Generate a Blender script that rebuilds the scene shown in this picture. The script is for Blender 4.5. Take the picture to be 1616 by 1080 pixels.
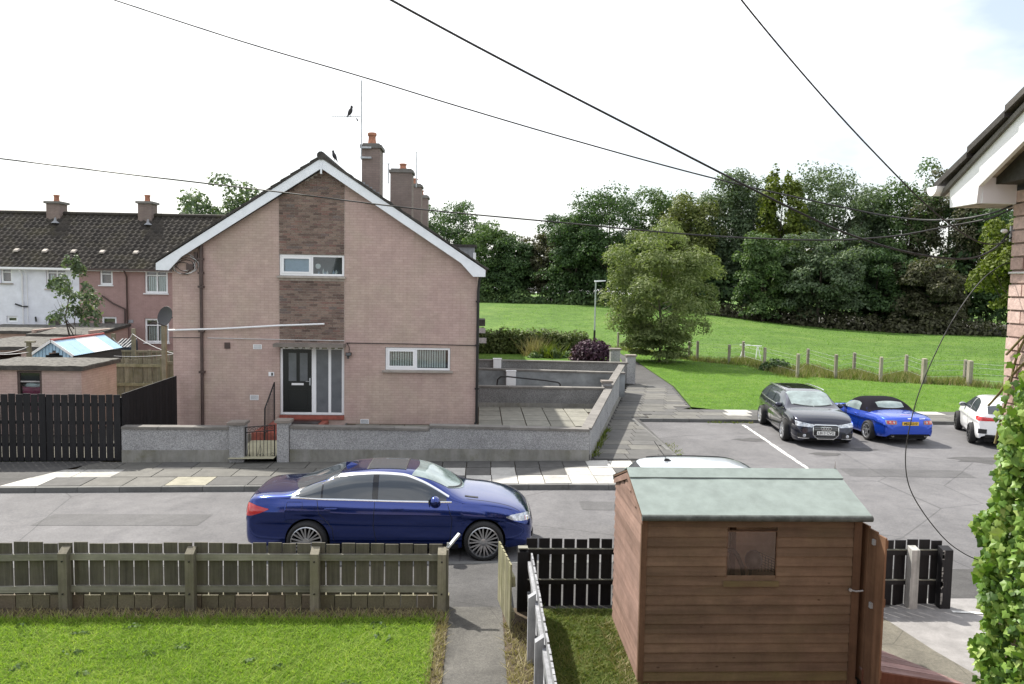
import bpy, bmesh, math, random
import numpy as np
from mathutils import Vector, Matrix
R = math.radians
for o in list(bpy.data.objects): bpy.data.objects.remove(o)
scn = bpy.context.scene
COL = scn.collection

# ---------------------------------------------------------------- camera
CAM_H, PITCH, YAW, ROLL, FPX = 4.65, R(4.05), R(2.4), R(0.97), 1230.0
cam_d = bpy.data.cameras.new('camera'); cam = bpy.data.objects.new('camera', cam_d); COL.objects.link(cam)
cam_d.sensor_width = 36.0; cam_d.lens = FPX/1616*36; cam_d.clip_end = 2000; cam_d.clip_start = 0.05
CM = Matrix.Rotation(-YAW, 3, 'Z') @ Matrix.Rotation(R(90)-PITCH, 3, 'X') @ Matrix.Rotation(ROLL, 3, 'Z')
cam.matrix_world = Matrix.Translation((0, 0, CAM_H)) @ CM.to_4x4()
scn.camera = cam
scn.render.resolution_x, scn.render.resolution_y = 1024, 684

# ---------------------------------------------------------------- light
SUN_EL, SUN_AZ = R(50), R(-38)            # azimuth from +Y towards +X
world = bpy.data.worlds.new('World'); scn.world = world; world.use_nodes = True
nt = world.node_tree; nt.nodes.clear()
w_out = nt.nodes.new('ShaderNodeOutputWorld'); w_bg = nt.nodes.new('ShaderNodeBackground')
w_sky = nt.nodes.new('ShaderNodeTexSky'); w_sky.sky_type = 'NISHITA'; w_sky.sun_disc = False
w_sky.sun_elevation = SUN_EL; w_sky.sun_rotation = SUN_AZ; w_sky.air_density = 1.2; w_sky.dust_density = 2.5; w_sky.ozone_density = 1.0
w_tc = nt.nodes.new('ShaderNodeTexCoord'); w_mp = nt.nodes.new('ShaderNodeMapping'); w_mp.inputs['Scale'].default_value = (1, 1, 2.6); w_mp.inputs['Location'].default_value = (5, 1, 2)
w_ns = nt.nodes.new('ShaderNodeTexNoise'); w_ns.inputs['Scale'].default_value = 1.7; w_ns.inputs['Detail'].default_value = 6; w_ns.inputs['Roughness'].default_value = .55
w_rp = nt.nodes.new('ShaderNodeValToRGB'); w_rp.color_ramp.elements[0].position = .37; w_rp.color_ramp.elements[0].color = (.24, .24, .24, 1)
w_rp.color_ramp.elements[1].position = .56; w_rp.color_ramp.elements[1].color = (1, 1, 1, 1)
w_mx = nt.nodes.new('ShaderNodeMix'); w_mx.data_type = 'RGBA'; w_mx.inputs['B'].default_value = (8.4, 8.5, 8.7, 1)
w_bg.inputs['Strength'].default_value = 0.1
nt.links.new(w_tc.outputs['Generated'], w_mp.inputs['Vector']); nt.links.new(w_mp.outputs[0], w_ns.inputs['Vector'])
nt.links.new(w_ns.outputs['Fac'], w_rp.inputs['Fac']); nt.links.new(w_rp.outputs[0], w_mx.inputs['Factor'])
nt.links.new(w_sky.outputs[0], w_mx.inputs['A']); nt.links.new(w_mx.outputs['Result'], w_bg.inputs['Color']); nt.links.new(w_bg.outputs[0], w_out.inputs[0])
sun_d = bpy.data.lights.new('sun', 'SUN'); sun_d.energy = 4.2; sun_d.angle = R(1.2); sun_d.color = (1, .95, .86)
sun = bpy.data.objects.new('sun', sun_d); COL.objects.link(sun)
sdir = Vector((math.sin(SUN_AZ)*math.cos(SUN_EL), math.cos(SUN_AZ)*math.cos(SUN_EL), math.sin(SUN_EL)))
sun.rotation_euler = sdir.to_track_quat('Z', 'Y').to_euler(); sun.location = sdir*60
vs = scn.view_settings; vs.view_transform = 'Standard'; vs.look = 'None'; vs.gamma = 1; vs.exposure = 0.88; vs.use_curve_mapping = False

# ---------------------------------------------------------------- pixel helpers (photo is 1616 x 1080)
CP = Vector((0, 0, CAM_H))
def ray(px, py): return (CM @ Vector(((px-808)/FPX, (540-py)/FPX, -1)))
def onY(px, py, Y): d = ray(px, py); return CP + d*(Y/d.y)
def onZ(px, py, z): d = ray(px, py); return CP + d*((z-CAM_H)/d.z)
def onX(px, py, X): d = ray(px, py); return CP + d*(X/d.x)
def sstep(a, b, v):
    t = min(1, max(0, (v-a)/(b-a))); return t*t*(3-2*t)
def gz(x, y=14):      # the street falls gently to the left
    return 0.012*(max(-40, min(x, 2))+0.5) - (0.018 if x > 2 else 0)*0
def tz(x, y):         # the field behind climbs towards the wood
    return 2.15*sstep(52, 112, y)*sstep(50, 18, x) + .25*sstep(60, 100, y)

# ---------------------------------------------------------------- mesh helpers
rnd = random.Random(7)
def new_obj(name, me, parent=None, mat=None):
    o = bpy.data.objects.new(name, me); COL.objects.link(o)
    if mat is not None and me is not None and not me.materials: me.materials.append(mat)
    if parent is not None: o.parent = parent
    return o
def tag(o, label=None, cat=None, group=None, kind=None):
    if label: o['label'] = label
    if cat: o['category'] = cat
    if group: o['group'] = group
    if kind: o['kind'] = kind
    return o
def thing(name, label, cat, loc=(0, 0, 0), rz=0, group=None):
    o = bpy.data.objects.new(name, None); COL.objects.link(o); o.empty_display_size = .2
    o.location = loc; o.rotation_euler = (0, 0, rz)
    return tag(o, label, cat, group)
def copy_tree(o, parent=None):
    c = o.copy(); COL.objects.link(c); c.parent = parent
    for ch in o.children: copy_tree(ch, c)
    return c
class MB:
    """collects shapes; build() makes one mesh object. origin: subtracted from world points"""
    def __init__(s, org=(0, 0, 0)): s.v = []; s.f = []; s.o = Vector(org)
    def add(s, vs, fs):
        n = len(s.v); s.v += [tuple(Vector(p)-s.o) for p in vs]; s.f += [tuple(i+n for i in f) for f in fs]; return s
    def box(s, a, b):
        (x0, y0, z0), (x1, y1, z1) = a, b
        x0, x1 = min(x0, x1), max(x0, x1); y0, y1 = min(y0, y1), max(y0, y1); z0, z1 = min(z0, z1), max(z0, z1)
        return s.add([(x0,y0,z0),(x1,y0,z0),(x1,y1,z0),(x0,y1,z0),(x0,y0,z1),(x1,y0,z1),(x1,y1,z1),(x0,y1,z1)],
                     [(0,3,2,1),(4,5,6,7),(0,1,5,4),(1,2,6,5),(2,3,7,6),(3,0,4,7)])
    def hexa(s, p):   # 8 points: bottom loop then top loop
        return s.add(p, [(0,3,2,1),(4,5,6,7),(0,1,5,4),(1,2,6,5),(2,3,7,6),(3,0,4,7)])
    def prism(s, poly, ext):   # planar polygon (3D points) extruded by vector
        e = Vector(ext); n = len(poly); P = [Vector(p) for p in poly]
        nrm = sum((P[i].cross(P[(i+1) % n]) for i in range(n)), Vector())
        if nrm.dot(e) > 0: P = P[::-1]
        vs = P+[p+e for p in P]
        return s.add(vs, [tuple(range(n)), tuple(range(2*n-1, n-1, -1))]+[(i, i+n, (i+1) % n+n, (i+1) % n) for i in range(n)])
    def bar(s, a, b, w, h, up=(0, 0, 1)):
        a, b = Vector(a), Vector(b); d = (b-a).normalized(); u = Vector(up)
        sd = d.cross(u)
        if sd.length < 1e-4: sd = d.cross(Vector((0, 1, 0)))
        sd.normalize(); u = sd.cross(d).normalized(); sd *= w/2; u = u*(h/2)
        return s.hexa([a-sd-u, a+sd-u, b+sd-u, b-sd-u, a-sd+u, a+sd+u, b+sd+u, b-sd+u])
    def tube(s, pts, r, n=8, cap=True):
        P = [Vector(p) for p in pts]; k = len(P); rs = r if isinstance(r, (list, tuple)) else [r]*k
        vs = []; ref = None
        for i, p in enumerate(P):
            t = (P[min(i+1, k-1)]-P[max(i-1, 0)]).normalized()
            if ref is None:
                ref = t.orthogonal().normalized()
            ref = (ref - t*ref.dot(t)).normalized(); b = t.cross(ref)
            for j in range(n):
                a = 2*math.pi*j/n; vs.append(p+(ref*math.cos(a)+b*math.sin(a))*rs[i])
        fs = [(i*n+j, i*n+(j+1) % n, (i+1)*n+(j+1) % n, (i+1)*n+j) for i in range(k-1) for j in range(n)]
        if cap: fs += [tuple(range(n-1, -1, -1)), tuple(range((k-1)*n, k*n))]
        return s.add(vs, fs)
    def lathe(s, prof, c, ax=(0, 0, 1), n=20, cap=True):   # prof: (radius, height) along axis
        c = Vector(c); ax = Vector(ax).normalized(); e1 = ax.orthogonal().normalized(); e2 = ax.cross(e1)
        k = len(prof); vs = [c+ax*h+(e1*math.cos(2*math.pi*j/n)+e2*math.sin(2*math.pi*j/n))*r for r, h in prof for j in range(n)]
        fs = [(i*n+j, i*n+(j+1) % n, (i+1)*n+(j+1) % n, (i+1)*n+j) for i in range(k-1) for j in range(n)]
        if cap and prof[0][0] > 1e-5: fs.append(tuple(range(n-1, -1, -1)))
        if cap and prof[-1][0] > 1e-5: fs.append(tuple(range((k-1)*n, k*n)))
        return s.add(vs, fs)
    def blob(s, c, r, seg=10, rings=7):
        c = Vector(c); r = r if isinstance(r, (tuple, list)) else (r, r, r)
        pr = [(math.sin(math.pi*i/rings), -math.cos(math.pi*i/rings)) for i in range(rings+1)]
        n0 = len(s.v); s.lathe([(max(a, 1e-6), b) for a, b in pr], (0, 0, 0), n=seg)
        for i in range(n0, len(s.v)):
            v = Vector(s.v[i])+s.o; s.v[i] = tuple(Vector((v.x*r[0], v.y*r[1], v.z*r[2]))+c-s.o)
        return s
    def grid(s, rows):   # rows: list of equal-length point lists
        m, n = len(rows), len(rows[0])
        return s.add([p for r in rows for p in r], [(i*n+j, i*n+j+1, (i+1)*n+j+1, (i+1)*n+j) for i in range(m-1) for j in range(n-1)])
    def mesh(s, name, mat=None, smooth=None):
        me = bpy.data.meshes.new(name); me.from_pydata(s.v, [], s.f)
        if mat is not None: me.materials.append(mat)
        if smooth is not None:
            me.polygons.foreach_set('use_smooth', [True]*len(me.polygons)); me.set_sharp_from_angle(angle=R(smooth))
        me.update(); return me
    def build(s, name, mat, parent=None, smooth=None):
        o = new_obj(name, s.mesh(name, mat, smooth)); o.location = s.o
        if parent is not None: adopt(o, parent)
        return o
def wm(o):
    m = o.matrix_basis.copy()
    return m if o.parent is None else wm(o.parent) @ o.matrix_parent_inverse @ m
def adopt(o, parent):
    o.parent = parent; o.matrix_parent_inverse = wm(parent).inverted(); return o
def bevel(o, w=.01, seg=1):
    m = o.modifiers.new('bevel', 'BEVEL'); m.width = w; m.segments = seg; m.limit_method = 'ANGLE'; m.angle_limit = R(40); return o
def fast_mesh(name, V, F, mat=None, smooth=False):
    """V (n,3), F (m,k) numpy arrays, all faces of k corners"""
    V = np.asarray(V, dtype=np.float32); F = np.asarray(F, dtype=np.int32); m, k = F.shape
    me = bpy.data.meshes.new(name); me.vertices.add(len(V)); me.vertices.foreach_set('co', V.ravel())
    me.loops.add(m*k); me.loops.foreach_set('vertex_index', F.ravel())
    me.polygons.add(m); me.polygons.foreach_set('loop_start', np.arange(0, m*k, k, dtype=np.int32))
    me.update(calc_edges=True)
    if smooth: me.polygons.foreach_set('use_smooth', np.ones(m, dtype=bool))
    if mat is not None: me.materials.append(mat)
    return me

# ---------------------------------------------------------------- materials
def srgb(r, g, b):
    f = lambda c: (c/255/12.92) if c/255 <= .04045 else ((c/255+.055)/1.055)**2.4
    return (f(r), f(g), f(b), 1)
MATS = {}
class NT:
    def __init__(s, name):
        s.m = bpy.data.materials.new(name); s.m.use_nodes = True; s.t = s.m.node_tree; s.b = s.t.nodes['Principled BSDF']; MATS[name] = s.m
        s._co = None
    def n(s, typ, **kw):
        x = s.t.nodes.new(typ)
        for k, v in kw.items():
            if k in x.inputs.keys(): x.inputs[k].default_value = v
            else: setattr(x, k, v)
        return x
    def l(s, a, b): s.t.links.new(a, b)
    def co(s, world=True, scale=(1, 1, 1)):
        if world: g = s.n('ShaderNodeNewGeometry').outputs['Position']
        else: g = s.n('ShaderNodeTexCoord').outputs['Object']
        mp = s.n('ShaderNodeMapping'); mp.inputs['Scale'].default_value = scale; s.l(g, mp.inputs[0]); return mp.outputs[0]
    def noise(s, scale, detail=4, rough=.6, vec=None, dist=0):
        x = s.n('ShaderNodeTexNoise'); x.inputs['Scale'].default_value = scale; x.inputs['Detail'].default_value = detail
        x.inputs['Roughness'].default_value = rough; x.inputs['Distortion'].default_value = dist
        if vec is not None: s.l(vec, x.inputs['Vector'])
        return x.outputs['Fac']
    def ramp(s, fac, stops):
        x = s.n('ShaderNodeValToRGB'); e = x.color_ramp.elements
        while len(e) < len(stops): e.new(.5)
        for i, (p, c) in enumerate(stops): e[i].position = p; e[i].color = c if len(c) == 4 else tuple(c)+(1,)
        s.l(fac, x.inputs['Fac']); return x.outputs['Color']
    def mix(s, fac, a, b, mode='MIX'):
        x = s.n('ShaderNodeMix'); x.data_type = 'RGBA'; x.blend_type = mode
        for sock, v in (('Factor', fac), ('A', a), ('B', b)):
            if isinstance(v, bpy.types.NodeSocket): s.l(v, x.inputs[sock])
            else: x.inputs[sock].default_value = v
        return x.outputs['Result']
    def math(s, op, a, b=0.0):
        x = s.n('ShaderNodeMath'); x.operation = op
        for i, v in enumerate((a, b)):
            if isinstance(v, bpy.types.NodeSocket): s.l(v, x.inputs[i])
            else: x.inputs[i].default_value = v
        return x.outputs[0]
    def bump(s, h, strength=.3, dist=.01):
        x = s.n('ShaderNodeBump'); x.inputs['Strength'].default_value = strength; x.inputs['Distance'].default_value = dist
        s.l(h, x.inputs['Height']); s.l(x.outputs[0], s.b.inputs['Normal']); return x
    def col(s, c):
        if isinstance(c, bpy.types.NodeSocket): s.l(c, s.b.inputs['Base Color'])
        else: s.b.inputs['Base Color'].default_value = c
        return s
    def set(s, **kw):
        for k, v in kw.items(): s.b.inputs[k.replace('_', ' ')].default_value = v
        return s
def plain(name, c, rough=.6, metal=0, spec=.5, coat=0, var=.12, scale=6, bump=0, bscale=60, world=True, island=0):
    """a material with mottled colour and optional fine relief"""
    t = NT(name); t.set(Roughness=rough, Metallic=metal, Coat_Weight=coat); t.b.inputs['Specular IOR Level'].default_value = spec
    if var or island:
        co = t.co(world); nz = t.noise(scale, 5, .65, co)
        lo = tuple(v*(1-var*1.6) for v in c[:3])+(1,); hi = tuple(min(1, v*(1+var*1.3)) for v in c[:3])+(1,)
        out = t.ramp(nz, [(.3, lo), (.7, hi)])
        if island:
            ri = t.n('ShaderNodeObjectInfo').outputs['Random']
            isl = t.n('ShaderNodeNewGeometry').outputs['Random Per Island']
            f = t.math('FRACT', t.math('ADD', ri, isl))
            out = t.mix(1.0, out, t.ramp(f, [(0, (1-island,)*3), (1, (1+island*.6,)*3)]), 'MULTIPLY')
        t.col(out)
        if bump: t.bump(t.noise(bscale, 4, .7, co), bump, .01)
    else: t.col(c)
    return t.m
CMI = CM.inverted()
def proj(p):
    q = CMI @ (Vector(p)-CP); return (808+FPX*q.x/-q.z, 540-FPX*q.y/-q.z)
# ================================================================ materials for the ground
def grass_mat(name, dark, mid, light, sc=1.0):
    t = NT(name); co = t.co()
    a = t.noise(.35*sc, 5, .6, co, .4); b = t.noise(9*sc, 6, .75, co)
    base = t.ramp(a, [(.28, dark), (.5, mid), (.74, light)])
    fine = t.ramp(b, [(.25, (.55, .55, .5)), (.75, (1.35, 1.3, 1.2))])
    tuft = t.ramp(t.noise(1.7*sc, 6, .7, co, .8), [(.36, (.68, .74, .66)), (.6, (1.12, 1.1, 1.05))])
    t.col(t.mix(1, t.mix(1, base, tuft, 'MULTIPLY'), fine, 'MULTIPLY')); t.set(Roughness=.9); t.b.inputs['Specular IOR Level'].default_value = .15
    t.bump(t.noise(40*sc, 5, .8, co), .8, .04); return t.m
M_LAWN = grass_mat('lawn_grass', (.085, .145, .022), (.115, .18, .030), (.16, .215, .045))
M_FIELD = grass_mat('field_grass', (.070, .135, .030), (.088, .165, .036), (.125, .195, .052), .5)
M_VERGE = grass_mat('verge_grass', (.075, .15, .022), (.095, .185, .030), (.135, .215, .045), 1.6)
M_LAWN2 = grass_mat('worn_grass', (.05, .085, .015), (.08, .115, .025), (.14, .135, .05), 2.0)
def asphalt(name, c, patch=.3, sc=1, grit=190):
    t = NT(name); co = t.co()
    a = t.noise(.28*sc, 6, .62, co, .6); b = t.noise(2.2*sc, 6, .7, co); f = t.noise(grit, 3, .8, co)
    lo = tuple(v*(1-patch) for v in c)+(1,); hi = tuple(v*(1+patch*.7) for v in c)+(1,)
    x = t.ramp(a, [(.3, lo), (.62, hi)])
    x = t.mix(1, x, t.ramp(b, [(.3, (.82, .82, .83)), (.7, (1.13, 1.13, 1.12))]), 'MULTIPLY')
    x = t.mix(1, x, t.ramp(f, [(.3, (.62, .62, .62)), (.7, (1.35, 1.35, 1.35))]), 'MULTIPLY')
    x = t.mix(1, x, t.ramp(t.noise(24, 4, .75, co), [(.3, (.78,)*3), (.7, (1.18,)*3)]), 'MULTIPLY')
    x = t.mix(1, x, t.ramp(t.noise(.75*sc, 5, .55, co, 1.5), [(.28, (.84, .84, .85)), (.40, (1, 1, 1))]), 'MULTIPLY')
    # fine cracks
    vo = t.n('ShaderNodeTexVoronoi'); vo.feature = 'DISTANCE_TO_EDGE'; vo.inputs['Scale'].default_value = .22*sc
    wob = t.mix(.12, co, t.n('ShaderNodeTexNoise', Scale=1.6, Detail=5).outputs['Color']); t.l(wob, vo.inputs['Vector'])
    ck = t.ramp(vo.outputs['Distance'], [(.0, (.55, .55, .55)), (.0035, (1, 1, 1))])
    t.col(t.mix(1, x, ck, 'MULTIPLY')); t.set(Roughness=.82); t.b.inputs['Specular IOR Level'].default_value = .35
    t.bump(f, .5, .008); return t.m
M_ROAD = asphalt('road_asphalt', (.135, .132, .136), .24)
M_FOOT = asphalt('footway_asphalt', (.066, .064, .063), .35, 2, 70)
M_PATHC = asphalt('path_concrete', (.085, .081, .073), .4, 3, 55)
def slab_mat(name, c, isl=.14):
    t = NT(name); co = t.co(); ri = t.n('ShaderNodeObjectInfo').outputs['Random']
    x = t.ramp(t.noise(3.2, 6, .7, co, .3), [(.3, tuple(v*.72 for v in c)), (.68, tuple(v*1.15 for v in c))])
    x = t.mix(1, x, t.ramp(t.noise(120, 3, .8, co), [(.3, (.82,)*3), (.7, (1.15,)*3)]), 'MULTIPLY')
    x = t.mix(1, x, t.ramp(ri, [(0, (1-isl,)*3), (1, (1+isl,)*3)]), 'MULTIPLY')
    t.col(x); t.set(Roughness=.85); t.bump(t.noise(90, 4, .7, co), .3, .006); return t.m
M_SLAB = slab_mat('slab_grey', (.12, .116, .105)); M_SLABD = slab_mat('slab_dark', (.088, .086, .083)); M_SLABW = slab_mat('slab_white', (.42, .41, .385), .16)
M_SLABC = slab_mat('slab_cream', (.32, .30, .23)); M_PATIO = slab_mat('slab_patio', (.20, .195, .165), .12); M_KERB = slab_mat('kerb_stone', (.13, .13, .125), .12)
M_SOIL = plain('soil', (.075, .055, .035, 1), .95, var=.35, scale=18, bump=.8, bscale=50)
M_CONC = slab_mat('drive_concrete', (.22, .212, .208)); M_AGG = asphalt('exposed_aggregate', (.14, .13, .105), .3, 3)
M_LINE = plain('road_paint', (.62, .62, .6, 1), .7, var=.25, scale=9)

def sheet(name, mat, xs, ys, zf, kind='structure', parent=None):
    V = [(x, y, zf(x, y)) for y in ys for x in xs]; n = len(xs)
    F = [(i*n+j, i*n+j+1, (i+1)*n+j+1, (i+1)*n+j) for i in range(len(ys)-1) for j in range(n-1)]
    o = new_obj(name, fast_mesh(name, V, F, mat, True), parent)
    if parent is None: tag(o, kind=kind)
    return o
def lin(a, b, n): return [a+(b-a)*i/(n-1) for i in range(n)]
def polysheet(name, mat, pts, z, parent=None, kind='structure'):
    mb = MB(); mb.add([(p[0], p[1], z(p[0], p[1]) if callable(z) else z) for p in pts], [tuple(range(len(pts)))])
    o = mb.build(name, mat, parent)
    if o.data.polygons[0].normal.z < 0: o.data.flip_normals()
    if parent is None: tag(o, kind=kind)
    return o

# one terrain sheet out to the horizon
sheet('ground', M_FIELD, lin(-300, -60, 13)[:-1]+lin(-60, 100, 65)+lin(100, 400, 13)[1:], lin(-30, 140, 69)+lin(150, 600, 12),
      lambda x, y: tz(x, y)+gz(x)-.12)
# road and car park
RX = [-60, -45]+lin(-40, 2, 22)+[5.45]
sheet('road', M_ROAD, RX, [12.62, 14, 16, 17.52], lambda x, y: gz(x))
sheet('car_park', M_ROAD, [5.45, 8, 12, 20, 45], [10.9, 12.62, 17.5, 22, 26.72], lambda x, y: gz(x))
# near footway (tarmac) with its kerb, and the garden path
sheet('near_footway', M_FOOT, [-60, -45]+lin(-40, 2, 22)+[6.6], [10.45, 11.2, 12.0, 12.5], lambda x, y: gz(x)+.1+.06*(12.5-y)/2)
KN = thing('near_kerb', 'row of concrete kerb stones edging the tarmac footway by the timber fences', 'kerb', (0, 12.5, 0))
mb0 = MB().box((-.455, 0, -.1), (.455, .12, .105)).mesh('kerb_stone', M_KERB)
for i in range(-14, 8):
    k = new_obj('kerb_stone', mb0, KN); x = i*.92; k.location = (x, 0, gz(x)); k.rotation_euler.y = -.012 if x < 2 else 0
sheet('garden_path', M_PATHC, [-.36, 0, .36], [0, 4, 8, 10.2, 10.45], lambda x, y: .25)
sheet('path_apron', M_FOOT, [-.42, 0, .5], [10.45, 11.0, 12.0], lambda x, y: .246-.09*sstep(10.45, 12.0, y)+.012*sstep(10.45,11.2,y))

# far pavement: base bed, slabs one by one, kerb
bed = sheet('pavement', M_SOIL, lin(-16, 2, 19)+[5.45], [17.66, 19, 20.25], lambda x, y: gz(x)+.075)
def inrect(p, rs): return any(a <= p[0] <= c and b <= p[1] <= d for a, b, c, d in rs)
WHITE = [(705, 733, 750, 755), (745, 750, 990, 769), (786, 742, 831, 769), (908, 741, 985, 769), (944, 730, 990, 745), (76, 738, 118, 757), (18, 757, 96, 773), (96, 764, 152, 773), (130, 736, 198, 752)]
CREAM = [(278, 748, 338, 768)]
rnd.seed(3)
slab_cache = {}
def slab_mesh(w, d, mat, t=.05):
    k = (round(w, 3), round(d, 3), mat.name)
    if k not in slab_cache:
        b = .006
        slab_cache[k] = MB().hexa([(-w/2, -d/2, -t), (w/2, -d/2, -t), (w/2, d/2, -t), (-w/2, d/2, -t), (-w/2+b, -d/2+b, 0), (w/2-b, -d/2+b, 0), (w/2-b, d/2-b, 0), (-w/2+b, d/2-b, 0)]).mesh('paving_slab', mat)
    return slab_cache[k]
def side_x(y): return 2.93+.252*(y-20.15)          # outer foot of the long garden wall
cnt = 0
for r, (y0, d) in enumerate(((17.67, .80), (18.48, .80), (19.29, .80))):
    x = -13.6 + (.3 if r == 1 else 0)
    while x < 5.3:
        w = .615 if x > -2.4 else .93
        w = min(w, 5.42-x); xc = x+w/2; p = proj((xc, y0+d/2, gz(xc)+.12))
        mat = M_SLABW if inrect(p, WHITE) else M_SLABC if inrect(p, CREAM) else (M_SLABD if (xc > -1.5 and rnd.random() < .7) or rnd.random() < .12 else M_SLAB)
        if not (xc < -10.3 and mat is not M_SLABW) and w > .1:
            o = new_obj('paving_slab', slab_mesh(w-.012, d-.012, mat), bed)
            o.location = (xc, y0+d/2, gz(xc)+.113+rnd.uniform(-.004, .004)); o.rotation_euler = (rnd.uniform(-.004, .004), -.012+rnd.uniform(-.004, .004), 0); cnt += 1
        x += w
# tarmac crossover at the far left of that pavement
polysheet('driveway_crossover', M_FOOT, [(-16, 17.66), (-10.75, 17.66), (-10.5, 18.4), (-10.15, 19.2), (-9.6, 20.15), (-16, 20.1)], lambda x, y: gz(x)+.116)
KF = thing('far_kerb', 'row of worn concrete kerb stones along the slabbed pavement', 'kerb', (0, 17.52, 0))
mbk = MB().hexa([(-.455, 0, -.1), (.455, 0, -.1), (.455, .14, -.1), (-.455, .14, -.1), (-.455, .02, .112), (.455, .02, .112), (.455, .14, .112), (-.455, .14, .112)]).mesh('kerb_stone', M_KERB)
for i in range(-17, 7):
    k = new_obj('kerb_stone', mbk, KF); x = i*.92-.2; k.location = (x, 0, gz(x)+rnd.uniform(-.004, .004)); k.rotation_euler.y = -.012 if x < 2 else 0
# footpath running back between the garden wall and the grass
pb = polysheet('footpath', M_FOOT, [(2.6, 20.25), (5.45, 20.25), (5.6, 26.72), (8.2, 29.6), (9.1, 36), (9.8, 48), (9.9, 62), (8.3, 62), (8.6, 48), (6.7, 35), (2.6, 20.3)], lambda x, y: gz(x)+.09)
SW = [(992, 659, 1030, 670), (1020, 671, 1062, 682), (1094, 650, 1124, 656)]
y = 20.3
while y < 36:
    d = .62; x = side_x(y)+.12
    xr = 5.4 if y < 26.7 else 5.6+(y-26.72)*.85 if y < 29.6 else 8.15+.14*(y-29.6)
    while x < xr-.2:
        w = min(.92, xr-x); xc = x+w/2; p = proj((xc, y+d/2, .12))
        mat = M_SLABW if inrect(p, SW) else M_SLABD if rnd.random() < .62 else M_SLAB
        o = new_obj('paving_slab', slab_mesh(w-.012, d-.012, mat), pb); o.location = (xc, y+d/2, gz(xc)+.113+rnd.uniform(-.004, .004)); o.rotation_euler = (rnd.uniform(-.005, .005), rnd.uniform(-.005, .005), 0)
        x += w
    y += d
# kerbs of the car park corner
KC = thing('car_park_kerb', 'mossy concrete kerb around the car park corner by the footpath', 'kerb', (5.45, 21, 0))
for i in range(7):
    k = new_obj('kerb_stone', mbk, KC); k.rotation_euler.z = R(90); k.location = (.0, -.6+i*.92+.4, gz(5))
for i in range(22):
    k = new_obj('kerb_stone', mbk, KC); k.location = (.55+i*.92, 5.72, gz(5))
# pavement behind the car park
pb2 = sheet('rear_pavement', M_SOIL, [5.62, 8.2, 26], [26.86, 28.95], lambda x, y: gz(x)+.075)
SW2 = [(1148, 645, 1195, 656), (1165, 655, 1198, 668), (1455, 650, 1500, 657), (1463, 660, 1478, 673), (1494, 660, 1510, 668), (1380, 640, 1440, 652)]
for r in range(3):
    y0 = 26.88+r*.69; x = 6.0+.25*r
    while x < 24:
        xc = x+.46; p = proj((xc, y0+.34, .12)); mat = M_SLABW if inrect(p, SW2) else M_SLABD if rnd.random() < .5 else M_SLAB
        o = new_obj('paving_slab', slab_mesh(.908, .678, mat), pb2); o.location = (xc, y0+.34, gz(xc)+.113); x += .92
_o = [(-.32, -.2), (.32, -.2), (.32, .2), (-.32, .2)]; _i = [(-.29, -.17), (.29, -.17), (.29, .17), (-.29, .17)]
DRAIN = ([(x, y, .008) for x, y in _o+_i]+[(x, y, -.02) for x, y in _o+_i], [f for i in range(4) for f in ((i, (i+1) % 4, (i+1) % 4+4, i+4), (i, i+8, (i+1) % 4+8, (i+1) % 4), (i+4, (i+1) % 4+4, (i+1) % 4+12, i+12))])
# drains against the car park kerb
for y in (26.3, 23.6):
    g = thing('road_drain', 'rusty iron slotted drain grating sunk in the tarmac by the kerb' + (' corner' if y > 25 else ' further down'), 'drain', (5.95, y, gz(5)+.004))
    MB().add(*DRAIN).build('frame', plain('drain_iron', (.05, .045, .04, 1), .8), g)
    for i in range(9): MB().box((-.28+i*.065, -.17, -.02), (-.25+i*.065, .17, .006)).build('grate_bar', MATS['drain_iron'], g)
M_PATCH = asphalt('tarmac_patch', (.10, .098, .10), .2); M_PATCH2 = asphalt('oil_stained_tarmac', (.075, .073, .074), .3)
for pts, m_ in (([(-8.6, 15.1), (-5.4, 15.0), (-5.35, 15.75), (-8.55, 15.85)], M_PATCH), ([(9.4, 19.0), (12.6, 18.9), (12.7, 19.7), (9.5, 19.85)], M_PATCH), ([(2.2, 15.9), (5.2, 15.85), (5.25, 16.5), (2.2, 16.55)], M_PATCH)):
    polysheet('tarmac_patch', m_, pts, lambda x, y: gz(x)+.004)
for cx, cy, r_ in ((9.9, 21.6, .35), (14.2, 21.0, .55), (8.4, 23.6, .3), (12.3, 15.8, .5), (11.4, 22.3, .28)):
    polysheet('oil_stain', M_PATCH2, [(cx+math.cos(a*.4488)*r_*rnd.uniform(.6, 1.4)*1.5, cy+math.sin(a*.4488)*r_*rnd.uniform(.6, 1.1)) for a in range(14)], gz(5)+.005)
# bay lines: worn paint
def stripe(name, label, a, b, w, breaks, cat='road marking'):
    root = thing(name, label, cat, a); a = Vector(a); b = Vector(b); d = (b-a).normalized(); s = Vector((-d.y, d.x, 0))*w/2; L = (b-a).length
    t = 0
    while t < L:
        e = min(L, t+rnd.uniform(*breaks))
        j = lambda: rnd.uniform(.55, 1.1)
        MB().add([a+d*t-s*j()+Vector((0, 0, .005)), a+d*e-s*j()+Vector((0, 0, .005)), a+d*e+s*j()+Vector((0, 0, .005)), a+d*t+s*j()+Vector((0, 0, .005))], [(0, 1, 2, 3)]).build('paint_patch', M_LINE, root)
        t = e+rnd.uniform(.0, .07)
pA, pB = onZ(1173, 671, gz(5)), onZ(1282, 745, gz(5))
stripe('bay_line', 'worn white parking bay line beside the dark estate car', pA, pB, .13, (.25, .7))
stripe('edge_line', 'white painted line on the tarmac near the black fence end post', onZ(1496, 897, 0.0), onZ(1575, 889, 0.0), .1, (.6, 1.0))
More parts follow.
